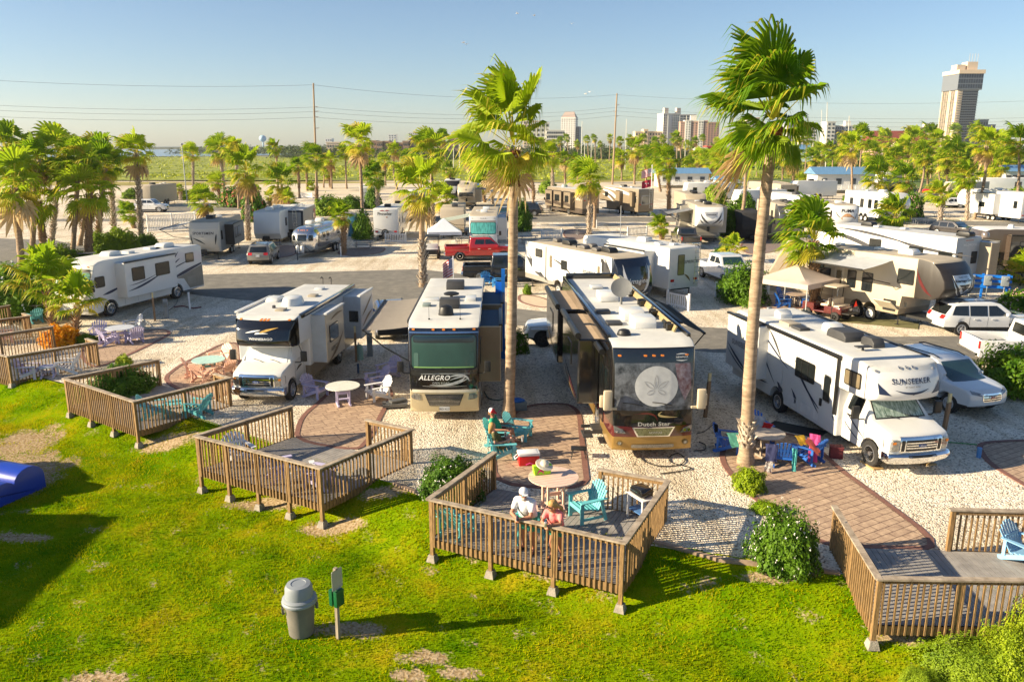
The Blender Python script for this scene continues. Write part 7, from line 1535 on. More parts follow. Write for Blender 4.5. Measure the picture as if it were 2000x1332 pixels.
# cooler
t=thing('cooler','red and white picnic cooler on the brown patio','cooler',G(1032,906),R(8));bm=B();box(bm,(0,0, .16),(.62, .36, .32),bev=.03);obj('body',bm,mat('cooler red',(.62, .01, .012), .35,coat=.3),t)
bm=B();box(bm,(0,0, .37),(.66, .40, .10),bev=.03);box(bm,(0,0, .42),(.5, .28, .02),bev=.008);obj('lid',bm,mat('cooler white',(.76, .76, .76), .4),t);bm=B();tube(bm,[(-.33,-.1, .30),(-.42,-.1, .22),(-.42, .1, .22),(-.33, .1, .30)], .018);obj('handle',bm,mat('cooler white',(.7, .7, .7)),t)
# bag and hat on the pink table
tp=G(1080,995);t=thing('beach_bag','lime green beach bag with pink print on the pink round table','bag',(tp.x- .30,tp.y+ .12, .975),R(15));bm=shell([(-.22,0),(.22,0),(.26, .26),(-.26, .26)], .18, .02)
for v in bm.verts:v.co.y*=1- .4*v.co.z/ .26
bm.normal_update();s=Skin(bm);obj('body',bm,mat('lime cloth',(.36, .72, .02), .7,var=.3,scale=9),t);stick(s,'R',[swoosh((-.15, .03),(-.05, .22),(.03, .03), .05)],mat('hot pink',(.85, .05, .25), .6),'print',t, .006);text(s,'R','BEACH', .07, .13, .07,mat('brown print',(.15, .05, .03), .7),t,bold=.004,off=.008)
bm=B();tube(bm,[(-.18, .05, .24),(-.30, .08, .30),(-.42, .06, .27)], .016);obj('handle',bm,mat('hot pink',(.8,0, .2)),t)
t=thing('sun_hat','cream straw hat resting on the lime green bag','hat',(tp.x- .24,tp.y+ .10,1.23), .4);bm=B();lathe(bm,[(.24, .0),(.235, .015),(.12, .02),(.11, .09),(.07, .12),(.01, .125)],22,Euler((R(20),R(10),0)).to_matrix().to_4x4());obj('crown',bm,mat('straw',(.70, .62, .48), .9,bump=.3),t)
# grill table on the deck
gp=G(1245,1012);t=thing('side_table','small white table carrying a black grill at the right rail of the middle deck','table',(gp.x+ .05,gp.y- .1,D0),R(-62));bm=B();box(bm,(0,0, .66),(.7, .42, .03),bev=.008);obj('tabletop',bm,mat('white plastic',(.72, .72, .72), .4),t)
for x in(-.3, .3):
 for y in(-.17, .17):bm=B();box(bm,(x,y, .32),(.04, .04, .65));obj('leg',bm,mat('white plastic',(.7, .7, .7)),t,False)
bm=B();box(bm,(0,0, .25),(.6, .34, .02));obj('shelf',bm,mat('blue shelf',(.08, .2, .45), .5),t)
t=thing('portable_grill','black tabletop grill standing on the small white table','grill',(gp.x+ .05,gp.y- .1,D0+ .675),R(-62));bm=shell([(-.25, .03),(.25, .03),(.27, .14),(.20, .24),(-.20, .24),(-.27, .14)], .34, .03);obj('body',bm,mat('gloss black enamel',(.012, .012, .012), .2,coat=.5),t);bm=B();tube(bm,[(-.15,-.18, .16),(-.15,-.23, .17),(.15,-.23, .17),(.15,-.18, .16)], .012);obj('handle',bm,CHROME,t)
# stool on the patio
t=thing('step_stool','black folding step stool on the patio beside the gold coach','stool',G(1130,893),R(-5));bm=B();box(bm,(0,0, .30),(.48, .34, .035),bev=.01);obj('tread',bm,BLKP,t)
for sx in(-1,1):bm=B();tube(bm,[(sx* .16,-.14, .29),(sx* .24,-.20, .0)], .014);tube(bm,[(sx* .16, .14, .29),(sx* .24, .18, .0)], .014);obj('leg',bm,BLKP,t)
# trash can
CAN_G=mat('grey plastic bin',(.17, .16, .14), .7,var=.2,scale=2,hue=(.22, .20, .17));LID=mat('blue grey plastic lid',(.24, .27, .30), .55,var=.08)
t=thing('trash_can','round grey trash can with a domed lid on the lawn','trash can',(-4.50,15.08,-.72),R(200));bm=B();lathe(bm,[(.24,0),(.26, .02),(.31, .72),(.335, .73),(.335, .77),(.30, .77)],30);obj('bin',bm,CAN_G,t)
bm=B();lathe(bm,[(.30, .75),(.365, .76),(.37, .80),(.35, .83),(.355, .86),(.32, .89),(.295, .90),(.285,1.10),(.25,1.17),(.16,1.185),(.155,1.175),(.01,1.175)],32);obj('lid',bm,LID,t)
for a in(0,180):bm=B();c,sn=math.cos(R(a)),math.sin(R(a));box(bm,(.345*c, .345*sn, .58),(.06, .16, .03),(0,0,R(a)));box(bm,(.355*c- .07*sn, .355*sn+ .07*c, .64),(.04, .02, .12),(0,0,R(a)));box(bm,(.355*c+ .07*sn, .355*sn- .07*c, .64),(.04, .02, .12),(0,0,R(a)));obj('handle',bm,CAN_G,t)
# waste-bag post
t=thing('sign_post','wooden post with a blank sign back and green bag boxes on the lawn','sign',(-3.66,14.86,-.72),R(-32));bm=B();box(bm,(0,0, .82),(.07, .07,1.70),(0, .02,0));obj('post',bm,mat('grey weathered post',(.30, .25, .19), .85,var=.35,scale=3,stretch=(6,6, .6)),t,False)
bm=B();prism(bm,rrect(-.15,-.225, .15, .225, .03),0, .006)
o=obj('sign_panel',bm,mat('sign metal',(.42, .42, .40), .45, .3),t,False,loc=(.045,0,1.42),rot=(R(90),0,R(90)))
for sx in(-.065, .07):bm=B();box(bm,(0,0,0),(.09, .22, .36),bev=.008);s=Skin(bm);o=obj('bag_box',bm,mat('dark green box',(.004, .09, .03), .4),t,loc=(sx,0,1.0))
# inflatable at the left
BLUEV=mat('blue vinyl',(.012, .05, .42), .32,var=.15,scale=.8,coat=.3);t=thing('inflatable_slide','blue inflatable with rounded tubes, cut off by the left edge','inflatable',(-15.0,21.5,-.70),R(-20))
hp=[(-1.25,0)]
for c_,r_,h_ in((-.85, .40, .55),(-.1, .42, .66),(.75, .50, .85)):hp+=[(c_-r_*math.cos(math.pi*k/8),h_-r_* .8+r_* .8*math.sin(math.pi*k/8)) for k in range(9)]
bm=shell(hp+[(1.25,0)],4.2, .10,3);bmesh.ops.rotate(bm,verts=bm.verts[:],matrix=Matrix.Rotation(R(90),3,'Z'));bmesh.ops.translate(bm,verts=bm.verts[:],vec=(-1.7,0,0));obj('cushion',bm,BLUEV,t,ang=60)
sheet_=B();sheet_.faces.new([sheet_.verts.new(p) for p in((-4,-2.2, .05),(-.4,-2.0, .03),(.4,-1.2, .03),(-1,-.9, .04))]);bmesh.ops.solidify(sheet_,geom=sheet_.faces[:],thickness=.01)
for x,y,w,d_,h,a in((-20.4,21.9,2.5,2.5,2.7,45),(-22.2,15.9,2.6,5.9,4.5,0)):  # unseen towers beyond the left edge, placed and sized to cast the lawn shadows
 q=Matrix.Rotation(R(20),3,'Z')@(Vector((x,y,0))-Vector((-14.6,21.4,0)));bm=B();box(bm,(q.x,q.y,h/2),(w,d_,h),(0,0,R(a+20)));bmesh.ops.bevel(bm,geom=bm.edges[:],offset=.3,segments=4,affect='EDGES');obj('unseen_shadow_tower',bm,BLUEV,t)
o=obj('ground_tarp',sheet_,mat('blue tarp',(.03, .25, .60), .6,bump=.5,bscale=3),t,False)
# towels on the blue chairs
def cloth(pts,m,label,nm='towel',sag=.02):
 bm=B();n=6;a,b,c,d=[Vector(p) for p in pts];rows=[]
 for i in range(n+1):
  r0=a.lerp(d,i/n);r1=b.lerp(c,i/n);rows.append([bm.verts.new(r0.lerp(r1,j/n)+Vector((sag*math.sin(j*2.1+i),sag*math.cos(j*1.7+i* .6), .5*sag*math.sin(i*1.9+j)))) for j in range(n+1)])
 for i in range(n):
  for j in range(n):bm.faces.new((rows[i][j],rows[i][j+1],rows[i+1][j+1],rows[i+1][j]))
 bmesh.ops.solidify(bm,geom=bm.faces[:],thickness=.012);return tag(obj(nm,bm,m),label,'towel')
def towel(px,z,w,h,rz,m,label,tilt=.25):
 c=G(px[0],px[1],z);d=Vector((math.cos(rz),math.sin(rz),0))*w/2;o=Vector((-math.sin(rz),math.cos(rz),0));return cloth([c-d,c+d,c+d* .9-o*tilt+Vector((0,0,-h)),c-d* .9-o*tilt+Vector((0,0,-h))],m,label)
towel((1592,848), .95, .30, .80,R(-20),mat('pink towel',(.82, .12, .38), .9,bump=.4),'bright pink towel hanging from the right blue chair');towel((1575,858), .90, .5, .35,R(60),mat('orange pink towel',(.85, .28, .18), .9,var=.3,scale=4,bump=.4),'orange and pink towel thrown over the right blue chair', .4)
towel((1560,850), .92, .32, .2,R(20),mat('yellow towel',(.75, .50, .05), .9,var=.4,scale=6),'yellow bundled towel on the right blue chair', .3);towel((1507,867), .9, .36, .45,R(-10),mat('navy towel',(.06, .07, .18), .9),'navy towel over the arm of the middle blue chair');towel((1552,876), .8, .14, .62,R(-10),mat('aqua towel',(.12, .50, .48), .9),'aqua towel hanging from the middle blue chair');towel((1505,893), .45, .25, .40,R(-30),mat('striped towel',(.65, .20, .18), .9,var=.8,scale=12,hue=(.7, .72, .72)),'red and white striped towel trailing to the ground', .2)
towel((1432,845), .80, .45, .32,R(10),mat('sea green towel',(.15, .48, .38), .9),'sea green towel draped in the left blue chair', .4);towel((1397,828), .98, .12, .18,R(0),mat('black cloth',(.01, .01, .012), .9),'black cloth hung on the back of the left blue chair');towel((1482,812),1.02, .4, .5,R(-15),mat('white blue print towel',(.55, .60, .72), .9,var=.4,scale=10,hue=(.75, .77, .80)),'white towel with blue print over the chair behind the slatted table');towel((1500,826), .85, .3, .12,R(-25),mat('red towel',(.70, .03, .03), .9),'red towel beside the white printed one', .2)
t=thing('cool_bag','dark red soft cooler bag standing by the motorhome wheel','bag',G(1632,893),R(-12));bm=B();box(bm,(0,0, .17),(.38, .30, .34),bev=.03);obj('body',bm,mat('wine red cloth',(.16, .025, .03), .8,bump=.4),t);bm=B();box(bm,(0,0, .355),(.40, .32, .05),bev=.02);tube(bm,[(-.12,-.05, .37),(-.08,-.05, .44),(.08,-.05, .44),(.12,-.05, .37)], .01);obj('lid',bm,mat('wine red cloth',(.1,0,0)),t)
bm=B();prism(bm,[(-.9,-.35),(.9,-.5),(1.0, .35),(-.8, .4)], .012, .03);mk('ground_mat',bm,mat('dark mat',(.03, .035, .035), .9),'dark mat on the gravel beside the white lettered motorhome','mat',G(1552,838),R(-35))
bm=B();prism(bm,[(-2.2,-.9),(2.2,-1.1),(2.3, .8),(-2.1, .9)], .016, .03);mk('ground_mat',bm,mat('olive mat',(.16, .15, .06), .9,var=.3),'olive outdoor mat by the maroon golf cart','mat',G(1705,628),R(-25))
bm=B();box(bm,(0,0, .12),(.9, .5, .10));box(bm,(.1, .1, .22),(.6, .3, .08),(0,0, .4));box(bm,(-.4,-.1, .2),(.12, .1, .1));mk('aluminium_step',bm,mat('step metal',(.16, .16, .16), .5, .5),'folded metal entry step left of the champagne bumper','step',G(772,795),R(10))
t=thing('plastic_tub','grey tub full of blue cloth at the foot of the tall front palm','tub',G(1012,800),R(10));bm=B();box(bm,(0,0, .16),(.6, .4, .32),bev=.03);obj('tub',bm,mat('grey blue plastic',(.12, .18, .22), .5),t);bm=B();ball(bm,(-.05,0, .36),(.25, .17, .10),3);ball(bm,(.12, .03, .33),(.14, .12, .08),3);obj('cloth',bm,mat('royal blue cloth',(.02, .14, .55), .8,bump=1,bscale=8),t)
# hoses and cords lying on the gravel
def cord(pts,r,m,label,cat='hose',z=.03,nm='hose'):
 P_=[G(x,y,z) for x,y in pts];Q=[]
 for i in range(len(P_)-1):
  p0,p1,p2,p3=P_[max(0,i-1)],P_[i],P_[i+1],P_[min(len(P_)-1,i+2)]
  for k in range(5):t=k/5;Q.append(.5*((2*p1)+(p2-p0)*t+(2*p0-5*p1+4*p2-p3)*t*t+(3*p1-p0-3*p2+p3)*t**3))
 Q.append(P_[-1]);bm=B();tube(bm,Q,r,6);return mk(nm,bm,m,label,cat)
KH=mat('black hose rubber',(.012, .012, .012), .5);cord([(1250,892),(1262,902),(1290,910),(1325,908),(1338,898),(1325,885),(1308,892),(1312,903),(1350,915),(1290,925)], .018,KH,'black cable coiled under the nose of the gold coach');cord([(1362,846),(1376,842),(1392,829)], .015,KH,'black cable running to the left blue chair')
cord([(1365,863),(1377,868),(1376,878),(1355,880)], .018,KH,'short black cable loop right of the gold bumper');cord([(946,765),(955,778),(975,781),(990,776)], .02,mat('dark green hose',(.02, .10, .09), .5),'dark green hose right of the champagne bumper');cord([(1826,863),(1860,864),(1908,868)], .016,mat('green hose',(.04, .28, .06), .5),'green hose from the wooden post to the far right patio')
cord([(697,668),(702,700),(712,712),(735,722),(700,722)], .015,mat('white hose',(.6, .62, .62), .5),'white water hose below the green stand-pipe');cord([(300,600),(285,605),(276,620),(290,632),(298,640)], .016,mat('white hose',(.6, .62, .62)),'white hose curling behind the lavender chairs');cord([(340,600),(358,598),(375,602),(393,600)], .04,mat('red black hose',(.12, .02, .02), .5),'thick dark red hose behind the white pipe');cord([(318,615),(332,605),(345,592),(348,580)], .015,KH,'thin black cable from the grey pedestal to the white motorhome')
# posts, pedestals
WP=mat('utility post wood',(.26, .17, .10), .85,var=.3,scale=3)
def post(px,h,s,m,label,cap=None,lean=0,cat='post'):
 t=thing('hookup_post',label,cat,G(*px), .2);bm=B();box(bm,(lean*h/2,0,h/2),(s,s,h),(0,math.atan(lean),0));obj('post',bm,m,t,False)
 if cap is not None:bm=B();box(bm,(lean*h,0,h+ .12),(s* .9,s* .6, .34),(0,math.atan(lean),0));obj('cap',bm,cap,t,False)
 return t
PY=mat('pale yellow paint',(.62, .54, .30), .7);post((1377,815),1.35, .11,WP,'wooden post with pale yellow top beside the sunshaded coach',PY, .06);post((1840,862),1.35, .11,WP,'wooden post with pale yellow top between the two right-hand motorhomes',PY, .05);post((303,627),1.3, .09,WP,'wooden post with pale yellow top beside the left motorhome',PY);post((696,707),1.35, .10,WP,'wooden post with white meter between the two front motorhomes',PY)
GP=mat('grey pedestal paint',(.22, .25, .27), .5)
for px,lab in(((326,622),'grey electric pedestal beside the left motorhome'),((723,696),'grey electric pedestal right of the green stand-pipe'),((1500,640),'grey pedestal behind the white lettered motorhome')):
 t=thing('power_pedestal',lab,'pedestal',G(*px), .3,'electric pedestals');bm=B();box(bm,(0,0, .55),(.24, .16,1.1),bev=.01);obj('post',bm,GP,t);bm=B();box(bm,(0,-.09, .8),(.20, .03, .3),bev=.008);obj('outlet_box',bm,mat('pedestal box',(.14, .16, .17), .5),t)
bm=B();lathe(bm,[(.17,0),(.15, .6),(.10, .68),(.01, .7)],16);mk('stand_pipe',bm,mat('pale green plastic',(.25, .42, .36), .5),'pale green plastic stand-pipe cover between the front motorhomes','stand-pipe',G(703,702))
for px,h,lab in(((371,604), .95,'white vent pipe at the edge of the asphalt road'),((27,535), .95,'white pipe post by the asphalt at the left edge'),((666,501), .8,'white marker post right of the silver trailer'),((1165,446), .9,'white marker post behind the broad booted palm')):
 bm=B();cyl(bm,(0,0,0),(0,0,h), .055,n=14);cyl(bm,(0,0,h),(0,0,h+ .06), .07,n=14);mk('pipe_post',bm,mat('white pvc',(.70, .71, .72), .4),lab,'post',G(*px))
bm=B();cyl(bm,(0,0,0),(0,0, .42), .05,n=12);mk('tap_cover',bm,mat('navy plastic',(.02, .06, .14), .5),'navy blue water tap cover on the gravel behind the lilac chairs','tap',G(700,729));bm=B();cyl(bm,(0,0,0),(0,0, .32), .07,n=12);mk('tap_cover',bm,mat('sky blue plastic',(.08, .25, .55), .5),'blue water tap cover at the tip of the far right patio','tap',G(1911,893))
# bright blue posts with meters
BLP=mat('bright blue paint',(.005, .16, .62), .5,var=.15,scale=3)
t=thing('blue_post','pair of tall bright blue timber posts beside the tall front palm','post',G(983,700),0);bm=B();box(bm,(0,0,2.05),(.16, .16,4.1));obj('post',bm,BLP,t,False);bm=B();box(bm,(-.18, .12,1.75),(.34, .10,3.5));obj('board',bm,BLP,t,False);bm=B();box(bm,(-.5, .1,1.9),(.5, .08, .16));obj('bracket',bm,BLP,t,False)
t=thing('meter_rack','bright blue timber rack holding grey electric meters at the right','meter rack',G(1890,582),R(-18))
for k in range(4):bm=B();box(bm,(-2.1+1.4*k,0, .8),(.12, .12,1.6));obj('post',bm,BLP,t,False)
for z in(1.45,1.15, .8):bm=B();box(bm,(0,-.08,z),(4.6, .04, .18));obj('board',bm,BLP,t,False)
for k in range(5):bm=B();box(bm,(-1.9+ .95*k,-.20,1.2),(.42, .2, .62),bev=.02);cyl(bm,(-1.9+ .95*k,-.3,1.35),(-1.9+ .95*k,-.38,1.35), .11);cyl(bm,(-1.9+ .95*k,-.2,0),(-1.9+ .95*k,-.2, .9), .03);obj('meter',bm,GP,t)
for px,s_,lab in(((690,462),1.0,'weathered blue-green cabinet behind the silver trailer'),((934,390),1.0,'bright blue post behind the low spreading palm'),((1480,462), .6,'teal bin beside the black-tarped trailer')):
 bm=B();box(bm,(0,0,1.1*s_),(1.0*s_, .4,2.2*s_),bev=.02) if 'post' not in lab else box(bm,(0,0,2.2),(.35, .2,4.4));mk('cabinet',bm,mat('sea blue paint',(.04, .20, .30), .6,var=.2) if 'post' not in lab else BLP,lab,'cabinet' if 'post' not in lab else 'post',G(*px))
# white picket pieces
FW=mat('white picket vinyl',(.74, .74, .74), .4)
def picket(a,b,label,h=.95,cat='fence'):
 a,b=Vector(a),Vector(b);d=b-a;ang=math.atan2(d.y,d.x);L_=d.length;t=thing('picket_fence',label,'fence',(a.x,a.y,0),ang,'white picket fence pieces')
 bm=B();k=int(L_/ .17)
 for i in range(1,k):box(bm,(L_*i/k,0,h* .47),(.085, .03,h* .86))
 for z in(.18,h- .12):box(bm,(L_/2,0,z),(L_, .04, .09))
 obj('picket_panel',bm,FW,t,False);n=max(1,int(round(L_/2.4)))
 for i in range(n+1):bm=B();box(bm,(L_*i/n,0,h* .53),(.12, .12,h*1.06));obj('post',bm,FW,t,False)
picket(G(1303,598),G(1345,607),'short tilted white picket piece beside the dark-nosed trailer');picket(G(1398,580),G(1500,574),'long white picket fence in front of the large dark shrub');picket(G(753,474),G(793,474),'white picket piece behind the boxy white trailer');picket(G(1058,467),G(1097,465),'white picket piece left of the broad booted palm');picket(G(1226,462),G(1263,460),'white picket piece right of the broad booted palm')
picket(G(290,454),G(383,448),'long white pool fence seen behind the left motorhome',1.9);picket(G(252,483),G(276,481),'white picket stub at the foot of the slender white-footed palm');picket(G(305,386),G(380,388),'far white fence behind the small young palms');picket(G(1722,447),G(1755,449),'white picket piece below the low spreading palm');picket(G(1842,444),G(1874,446),'white picket piece right of the orange-trunked palm');picket(G(585,386),G(610,387),'far pale fence piece between the two travel trailers')
# canopies
def canopy(px,w,h,m,label,rz=0,peak=.85):
 t=thing('canopy_tent',label,'canopy',G(*px),rz);bm=B();hw=w/2;n=6
 cs=[(-hw,-hw),(hw,-hw),(hw,hw),(-hw,hw)];ap=bm.verts.new((0,0,h+peak));
 for i in range(4):
  a,b=Vector((*cs[i],h)),Vector((*cs[(i+1)%4],h));prev=None
  rows=[]
  for k in range(n+1):
   tt=k/n;rows.append([bm.verts.new(Vector((*(a.lerp(b,j/n)*(1-tt)).xy,h+peak*tt**1.25))) for j in range(n+1)])
  for k in range(n):
   for j in range(n):bm.faces.new((rows[k][j],rows[k][j+1],rows[k+1][j+1],rows[k+1][j]))
  v=[bm.verts.new(q) for q in(a,b,b-Vector((0,0, .28)),a-Vector((0,0, .28)))];bm.faces.new(v)
 bmesh.ops.remove_doubles(bm,verts=bm.verts[:],dist=.002);obj('roof_cloth',bm,m,t,True,ang=25)
 for c in cs:bm=B();box(bm,(c[0]* .98,c[1]* .98,h/2),(.05, .05,h));obj('leg',bm,STEEL,t,False)
 return t
canopy((868,492),3.0,1.95,mat('white canopy cloth',(.68, .71, .76), .8,var=.04),'white pop-up canopy tent beside the red pickup',R(8),1.1);canopy((1550,612),3.4,2.05,mat('beige canopy cloth',(.52, .42, .36), .8,var=.05),'beige pop-up canopy beside the red-brown booted palm',R(40), .8)
# picnic tables
def picnic(px,rz,label,z=0):
 t=thing('picnic_table',label,'picnic table',G(*px),rz,'metal picnic tables');m=mat('picnic table grey',(.14, .15, .17), .5, .3)
 bm=B();box(bm,(0,0, .74),(1.8, .72, .04));obj('tabletop',bm,m,t,False)
 for s in(-1,1):bm=B();box(bm,(0,s* .72, .44),(1.8, .26, .04));obj('bench',bm,m,t,False)
 for x in(-.65, .65):bm=B();tube(bm,[(x,-.75, .42),(x,-.7, .03),(x, .7, .03),(x, .75, .42)], .025);tube(bm,[(x,-.2, .03),(x,-.28, .72)], .025);tube(bm,[(x, .2, .03),(x, .28, .72)], .025);obj('frame',bm,STEEL,t)
for px,rz,lab in(((710,486), .1,'metal picnic table on the patio right of the silver trailer'),((530,490), .2,'picnic table nearest the silver trailer on its left'),((523,472),-.2,'picnic table farther back left of the silver trailer'),((1033,476), .1,'blue-grey picnic table behind the long dark-nosed trailer'),((1138,458), .1,'picnic table left of the broad booted palm'),((1064,418), .1,'picnic table beside the low bush on the far lane'),((1046,381), .1,'picnic table on the sand edge'),((656,408), .1,'picnic table in front of the white trailer behind'),((572,410),0,'picnic table beside the round green bush'),((1840,425), .1,'picnic table right of the lane'),((1795,438), .1,'dark picnic table beside the low spreading palm'),((165,512), .3,'picnic table among the left palms'),((340,396), .1,'far picnic table behind the white pickup'),((1208,468), .2,'dark bench table right of the broad booted palm'),((905,478), .2,'loaded picnic table beside the white canopy')):picnic(px,rz,lab)
# flags
def flag(t,w,h,kind,z,m1=None):
 bm=B();nx,ny=20,13;V_=[[bm.verts.new((-(w*i/nx)* .9, .10*math.sin(i* .55)*i/nx,z-h*j/ny- .35*h*(i/nx)**1.3)) for i in range(nx+1)] for j in range(ny+1)]
 for j in range(ny):
  for i in range(nx):f=bm.faces.new((V_[j][i],V_[j+1][i],V_[j+1][i+1],V_[j][i+1]));f.material_index=(2 if(i<8 and j<7) else(0 if j%2==0 else 1)) if kind=='us' else 0
 o=obj('flag',bm,[mat('flag red',(.55, .02, .04), .8),mat('flag white',(.72, .72, .72), .8),mat('flag blue',(.03, .04, .22), .8)] if kind=='us' else[m1],t)
 if kind=='us':
  bm=B()
  for j in range(5):
   for i in range(5):
    p=V=Vector((-(w*(.4+1.55*i)/nx)* .9, .10*math.sin((.4+1.55*i)* .55)*(.4+1.55*i)/nx- .012,z-h*(.7+1.35*j)/ny- .35*h*((.4+1.55*i)/nx)**1.3));box(bm,p,(.05*w, .004, .045*h));box(bm,p+Vector((0, .024,0)),(.05*w, .004, .045*h))
  obj('stars',bm,mat('flag white',(.7, .7, .7)),o,False)
 return o
fp=at(1270,330,112);t=thing('flagpole','white flagpole flying a striped flag and a maroon flag','flagpole',(G(1270,422).x,G(1270,422).y,0));H_=at(1270,325,G(1270,422).y).z;bm=B();cyl(bm,(0,0,0),(0,0,H_), .07, .05);ball(bm,(0,0,H_+ .08),(.1, .1, .1));obj('pole',bm,mat('white pvc',(.7, .7, .7)),t);flag(t,1.6,1.1,'us',H_- .25);o=flag(t,1.5,1.0,'m',H_-1.75,mat('maroon flag',(.30, .01, .04), .8))
bm=B();[box(bm,(-.65, .03+q,H_-2.3),(.5, .01, .10)) for q in(-.06, .06)];[box(bm,(-.65, .03+q,H_-2.42),(.12, .01, .3)) for q in(-.06, .06)];obj('emblem',bm,mat('flag white',(.7, .7, .7)),o,False)
b0=Vector((-2.3,37.9,0));t=thing('flag_staff','small flag with stars and stripes on a staff behind the motorhome with green windscreen','flag',b0);H_=at(885,500,b0.y).z;bm=B();cyl(bm,(0,0,0),(0,0,H_), .025);obj('pole',bm,mat('white pvc',(.7, .7, .7)),t);flag(t, .55, .85,'us',H_- .08)
t.location.x=at(885,500,b0.y).x
# mast with dish near the long trailers, lamp posts, utility poles
def pole(base,top,r,label,m,cat='pole',dist=None,name='utility_pole',arms=(),lamp=None,group=None):
 b=G(*base) if dist is None else Vector((at(base[0],base[1],dist).x,dist,0));tp_=at(top[0],top[1],b.y);t=thing(name,label,cat,b,0,group);bm=B();d=tp_-b;cyl(bm,(0,0,-.3),d,r,r* .62,10);obj('pole',bm,m,t)
 for z,ln,a in arms:bm=B();q=d*(z/d.z);tube(bm,[q,q+Vector((ln,0,a))],r* .35);obj('crossarm',bm,m,t)
 if lamp:bm=B();lathe(bm,[(.05,0),(lamp* .8, .1),(lamp,lamp),(lamp* .7,lamp*1.4),(.02,lamp*1.5)],12,Matrix.Translation(d));obj('lamp_head',bm,STEEL,t)
 return t,d
PW=mat('pole wood',(.34, .24, .15), .9,var=.2,scale=1,stretch=(4,4, .3));PS=mat('pale steel pole',(.60, .57, .52), .5, .2)
ta,da=pole((619,380),(612,163), .24,'tall wooden power pole in the sand left of the middle',PW,'power pole',arms=((0,0,0),)[:0])
for z in(.79, .75, .70, .6):bm=B();q=da*z;tube(bm,[q,q+Vector((.9,0, .12))], .07);obj('insulator',bm,PS,ta)
tb,db=pole((1196,360),(1205,183), .26,'tall wooden power pole with three arms, right of the middle',PW,'power pole')
for z,s in((.87,1),(.80,-1),(.75,1)):bm=B();q=db*z;tube(bm,[q,q+Vector((.8*s,0, .22))], .08);obj('insulator',bm,PS,tb)
for base,top,lab in(((1221,320),(1224,233),'slim pale pole right of the tall arm pole'),((1135,305),(1137,237),'slim pale pole at the beige hotel'),((1338,310),(1341,226),'slim pale pole in front of the brown condominium'),((1603,330),(1605,215),'brown-grey pole behind the tallest palm'),((1612,335),(1616,200),'white mast right of the brown-grey pole'),((1657,290),(1659,227),'isolated white mast against the sky'),((1585,345),(1588,280),'pale street pole at the cottage'),((1722,316),(1724,290),'short pale pole near the red roof'),((1043,312),(1043,275),'short pole left of the round lamp'),((897,300),(897,252),'thin dark pole by the brown apartments'),((885,296),(886,275),'short street pole by the brown apartments'),((1142,300),(1142,276),'short street lamp beyond the marsh'),((1155,297),(1155,280),'shorter street lamp beyond the marsh')):
 pole(base,top, .22 if 'mast' in lab else .16,lab,PS,'pole',dist=330 if base[1]<345 else None,group='slim distant poles')
pole((366,398),(355,285), .10,'leaning grey lamp post at the sand flat on the left',STEEL,'street lamp',name='lamp_post',lamp=.25);pole((1103,364),(1102,281), .14,'street lamp with a round head in the middle distance',STEEL,'street lamp',name='lamp_post',lamp=.45);pole((1211,500),(1213,402), .035,'thin grey mast behind the long dark-nosed trailer',STEEL,'mast',dist=56,name='mast')
tc_,dc=pole((2120,362),(2125,190), .25,'power pole beyond the right edge carrying the wires',PW,'power pole');td,dd=pole((-200,392),(-215,140), .25,'power pole beyond the left edge carrying the wires',PW,'power pole')
WM=mat('wire',(.16, .16, .17), .6)
def wire(a,b,sag,label,r=.024):
 bm=B();a,b=Vector(a),Vector(b);P_=[]
 for k in range(25):t=k/24;P_.append(a.lerp(b,t)-Vector((0,0,sag*4*t*(1-t))));
 tube(bm,P_,r,5);mk('power_line',bm,WM,label,'wire',group='power lines across the sky')
for z,nm in((.985,'topmost'),(.79,'second'),(.75,'third'),(.70,'fourth')):
 wire(td.location+dd*z,ta.location+da*z,1.0,nm+' power line left of the left pole');wire(ta.location+da*z,tb.location+db*(z+ .06 if z< .9 else z),1.6,nm+' power line between the two wooden poles');wire(tb.location+db*(z+ .06 if z< .9 else z),tc_.location+dc*z,1.6,nm+' power line right of the right pole')
# gulls
for k,(x,y) in enumerate(((1010,27),(1043,31),(1117,47),(1152,180),(1144,184),(905,84),(911,87))):
 p=at(x,y,120);t=thing('gull','white gull high in the sky, %s'%('left of a close pair above the big palm crown','right of a close pair above the big palm crown','alone near the top','right of the pair level with the wire','left of the pair level with the wire','upper of the pair left of the palm crown','lower of the pair left of the palm crown')[k],'bird',p,k* .7,'gulls in the sky')
 bm=B();ball(bm,(0,0,0),(.20, .06, .06),2);ball(bm,(.2,0, .02),(.06, .045, .045),1)
 for s in(-1,1):v=[bm.verts.new(q) for q in((.08,0, .02),(-.08,0, .02),(-.10,s* .3, .14),(-.12,s* .58, .06),(-.02,s* .32, .14))];bm.faces.new(v)
 obj('body',bm,mat('gull white',(.75, .75, .75), .7),t)
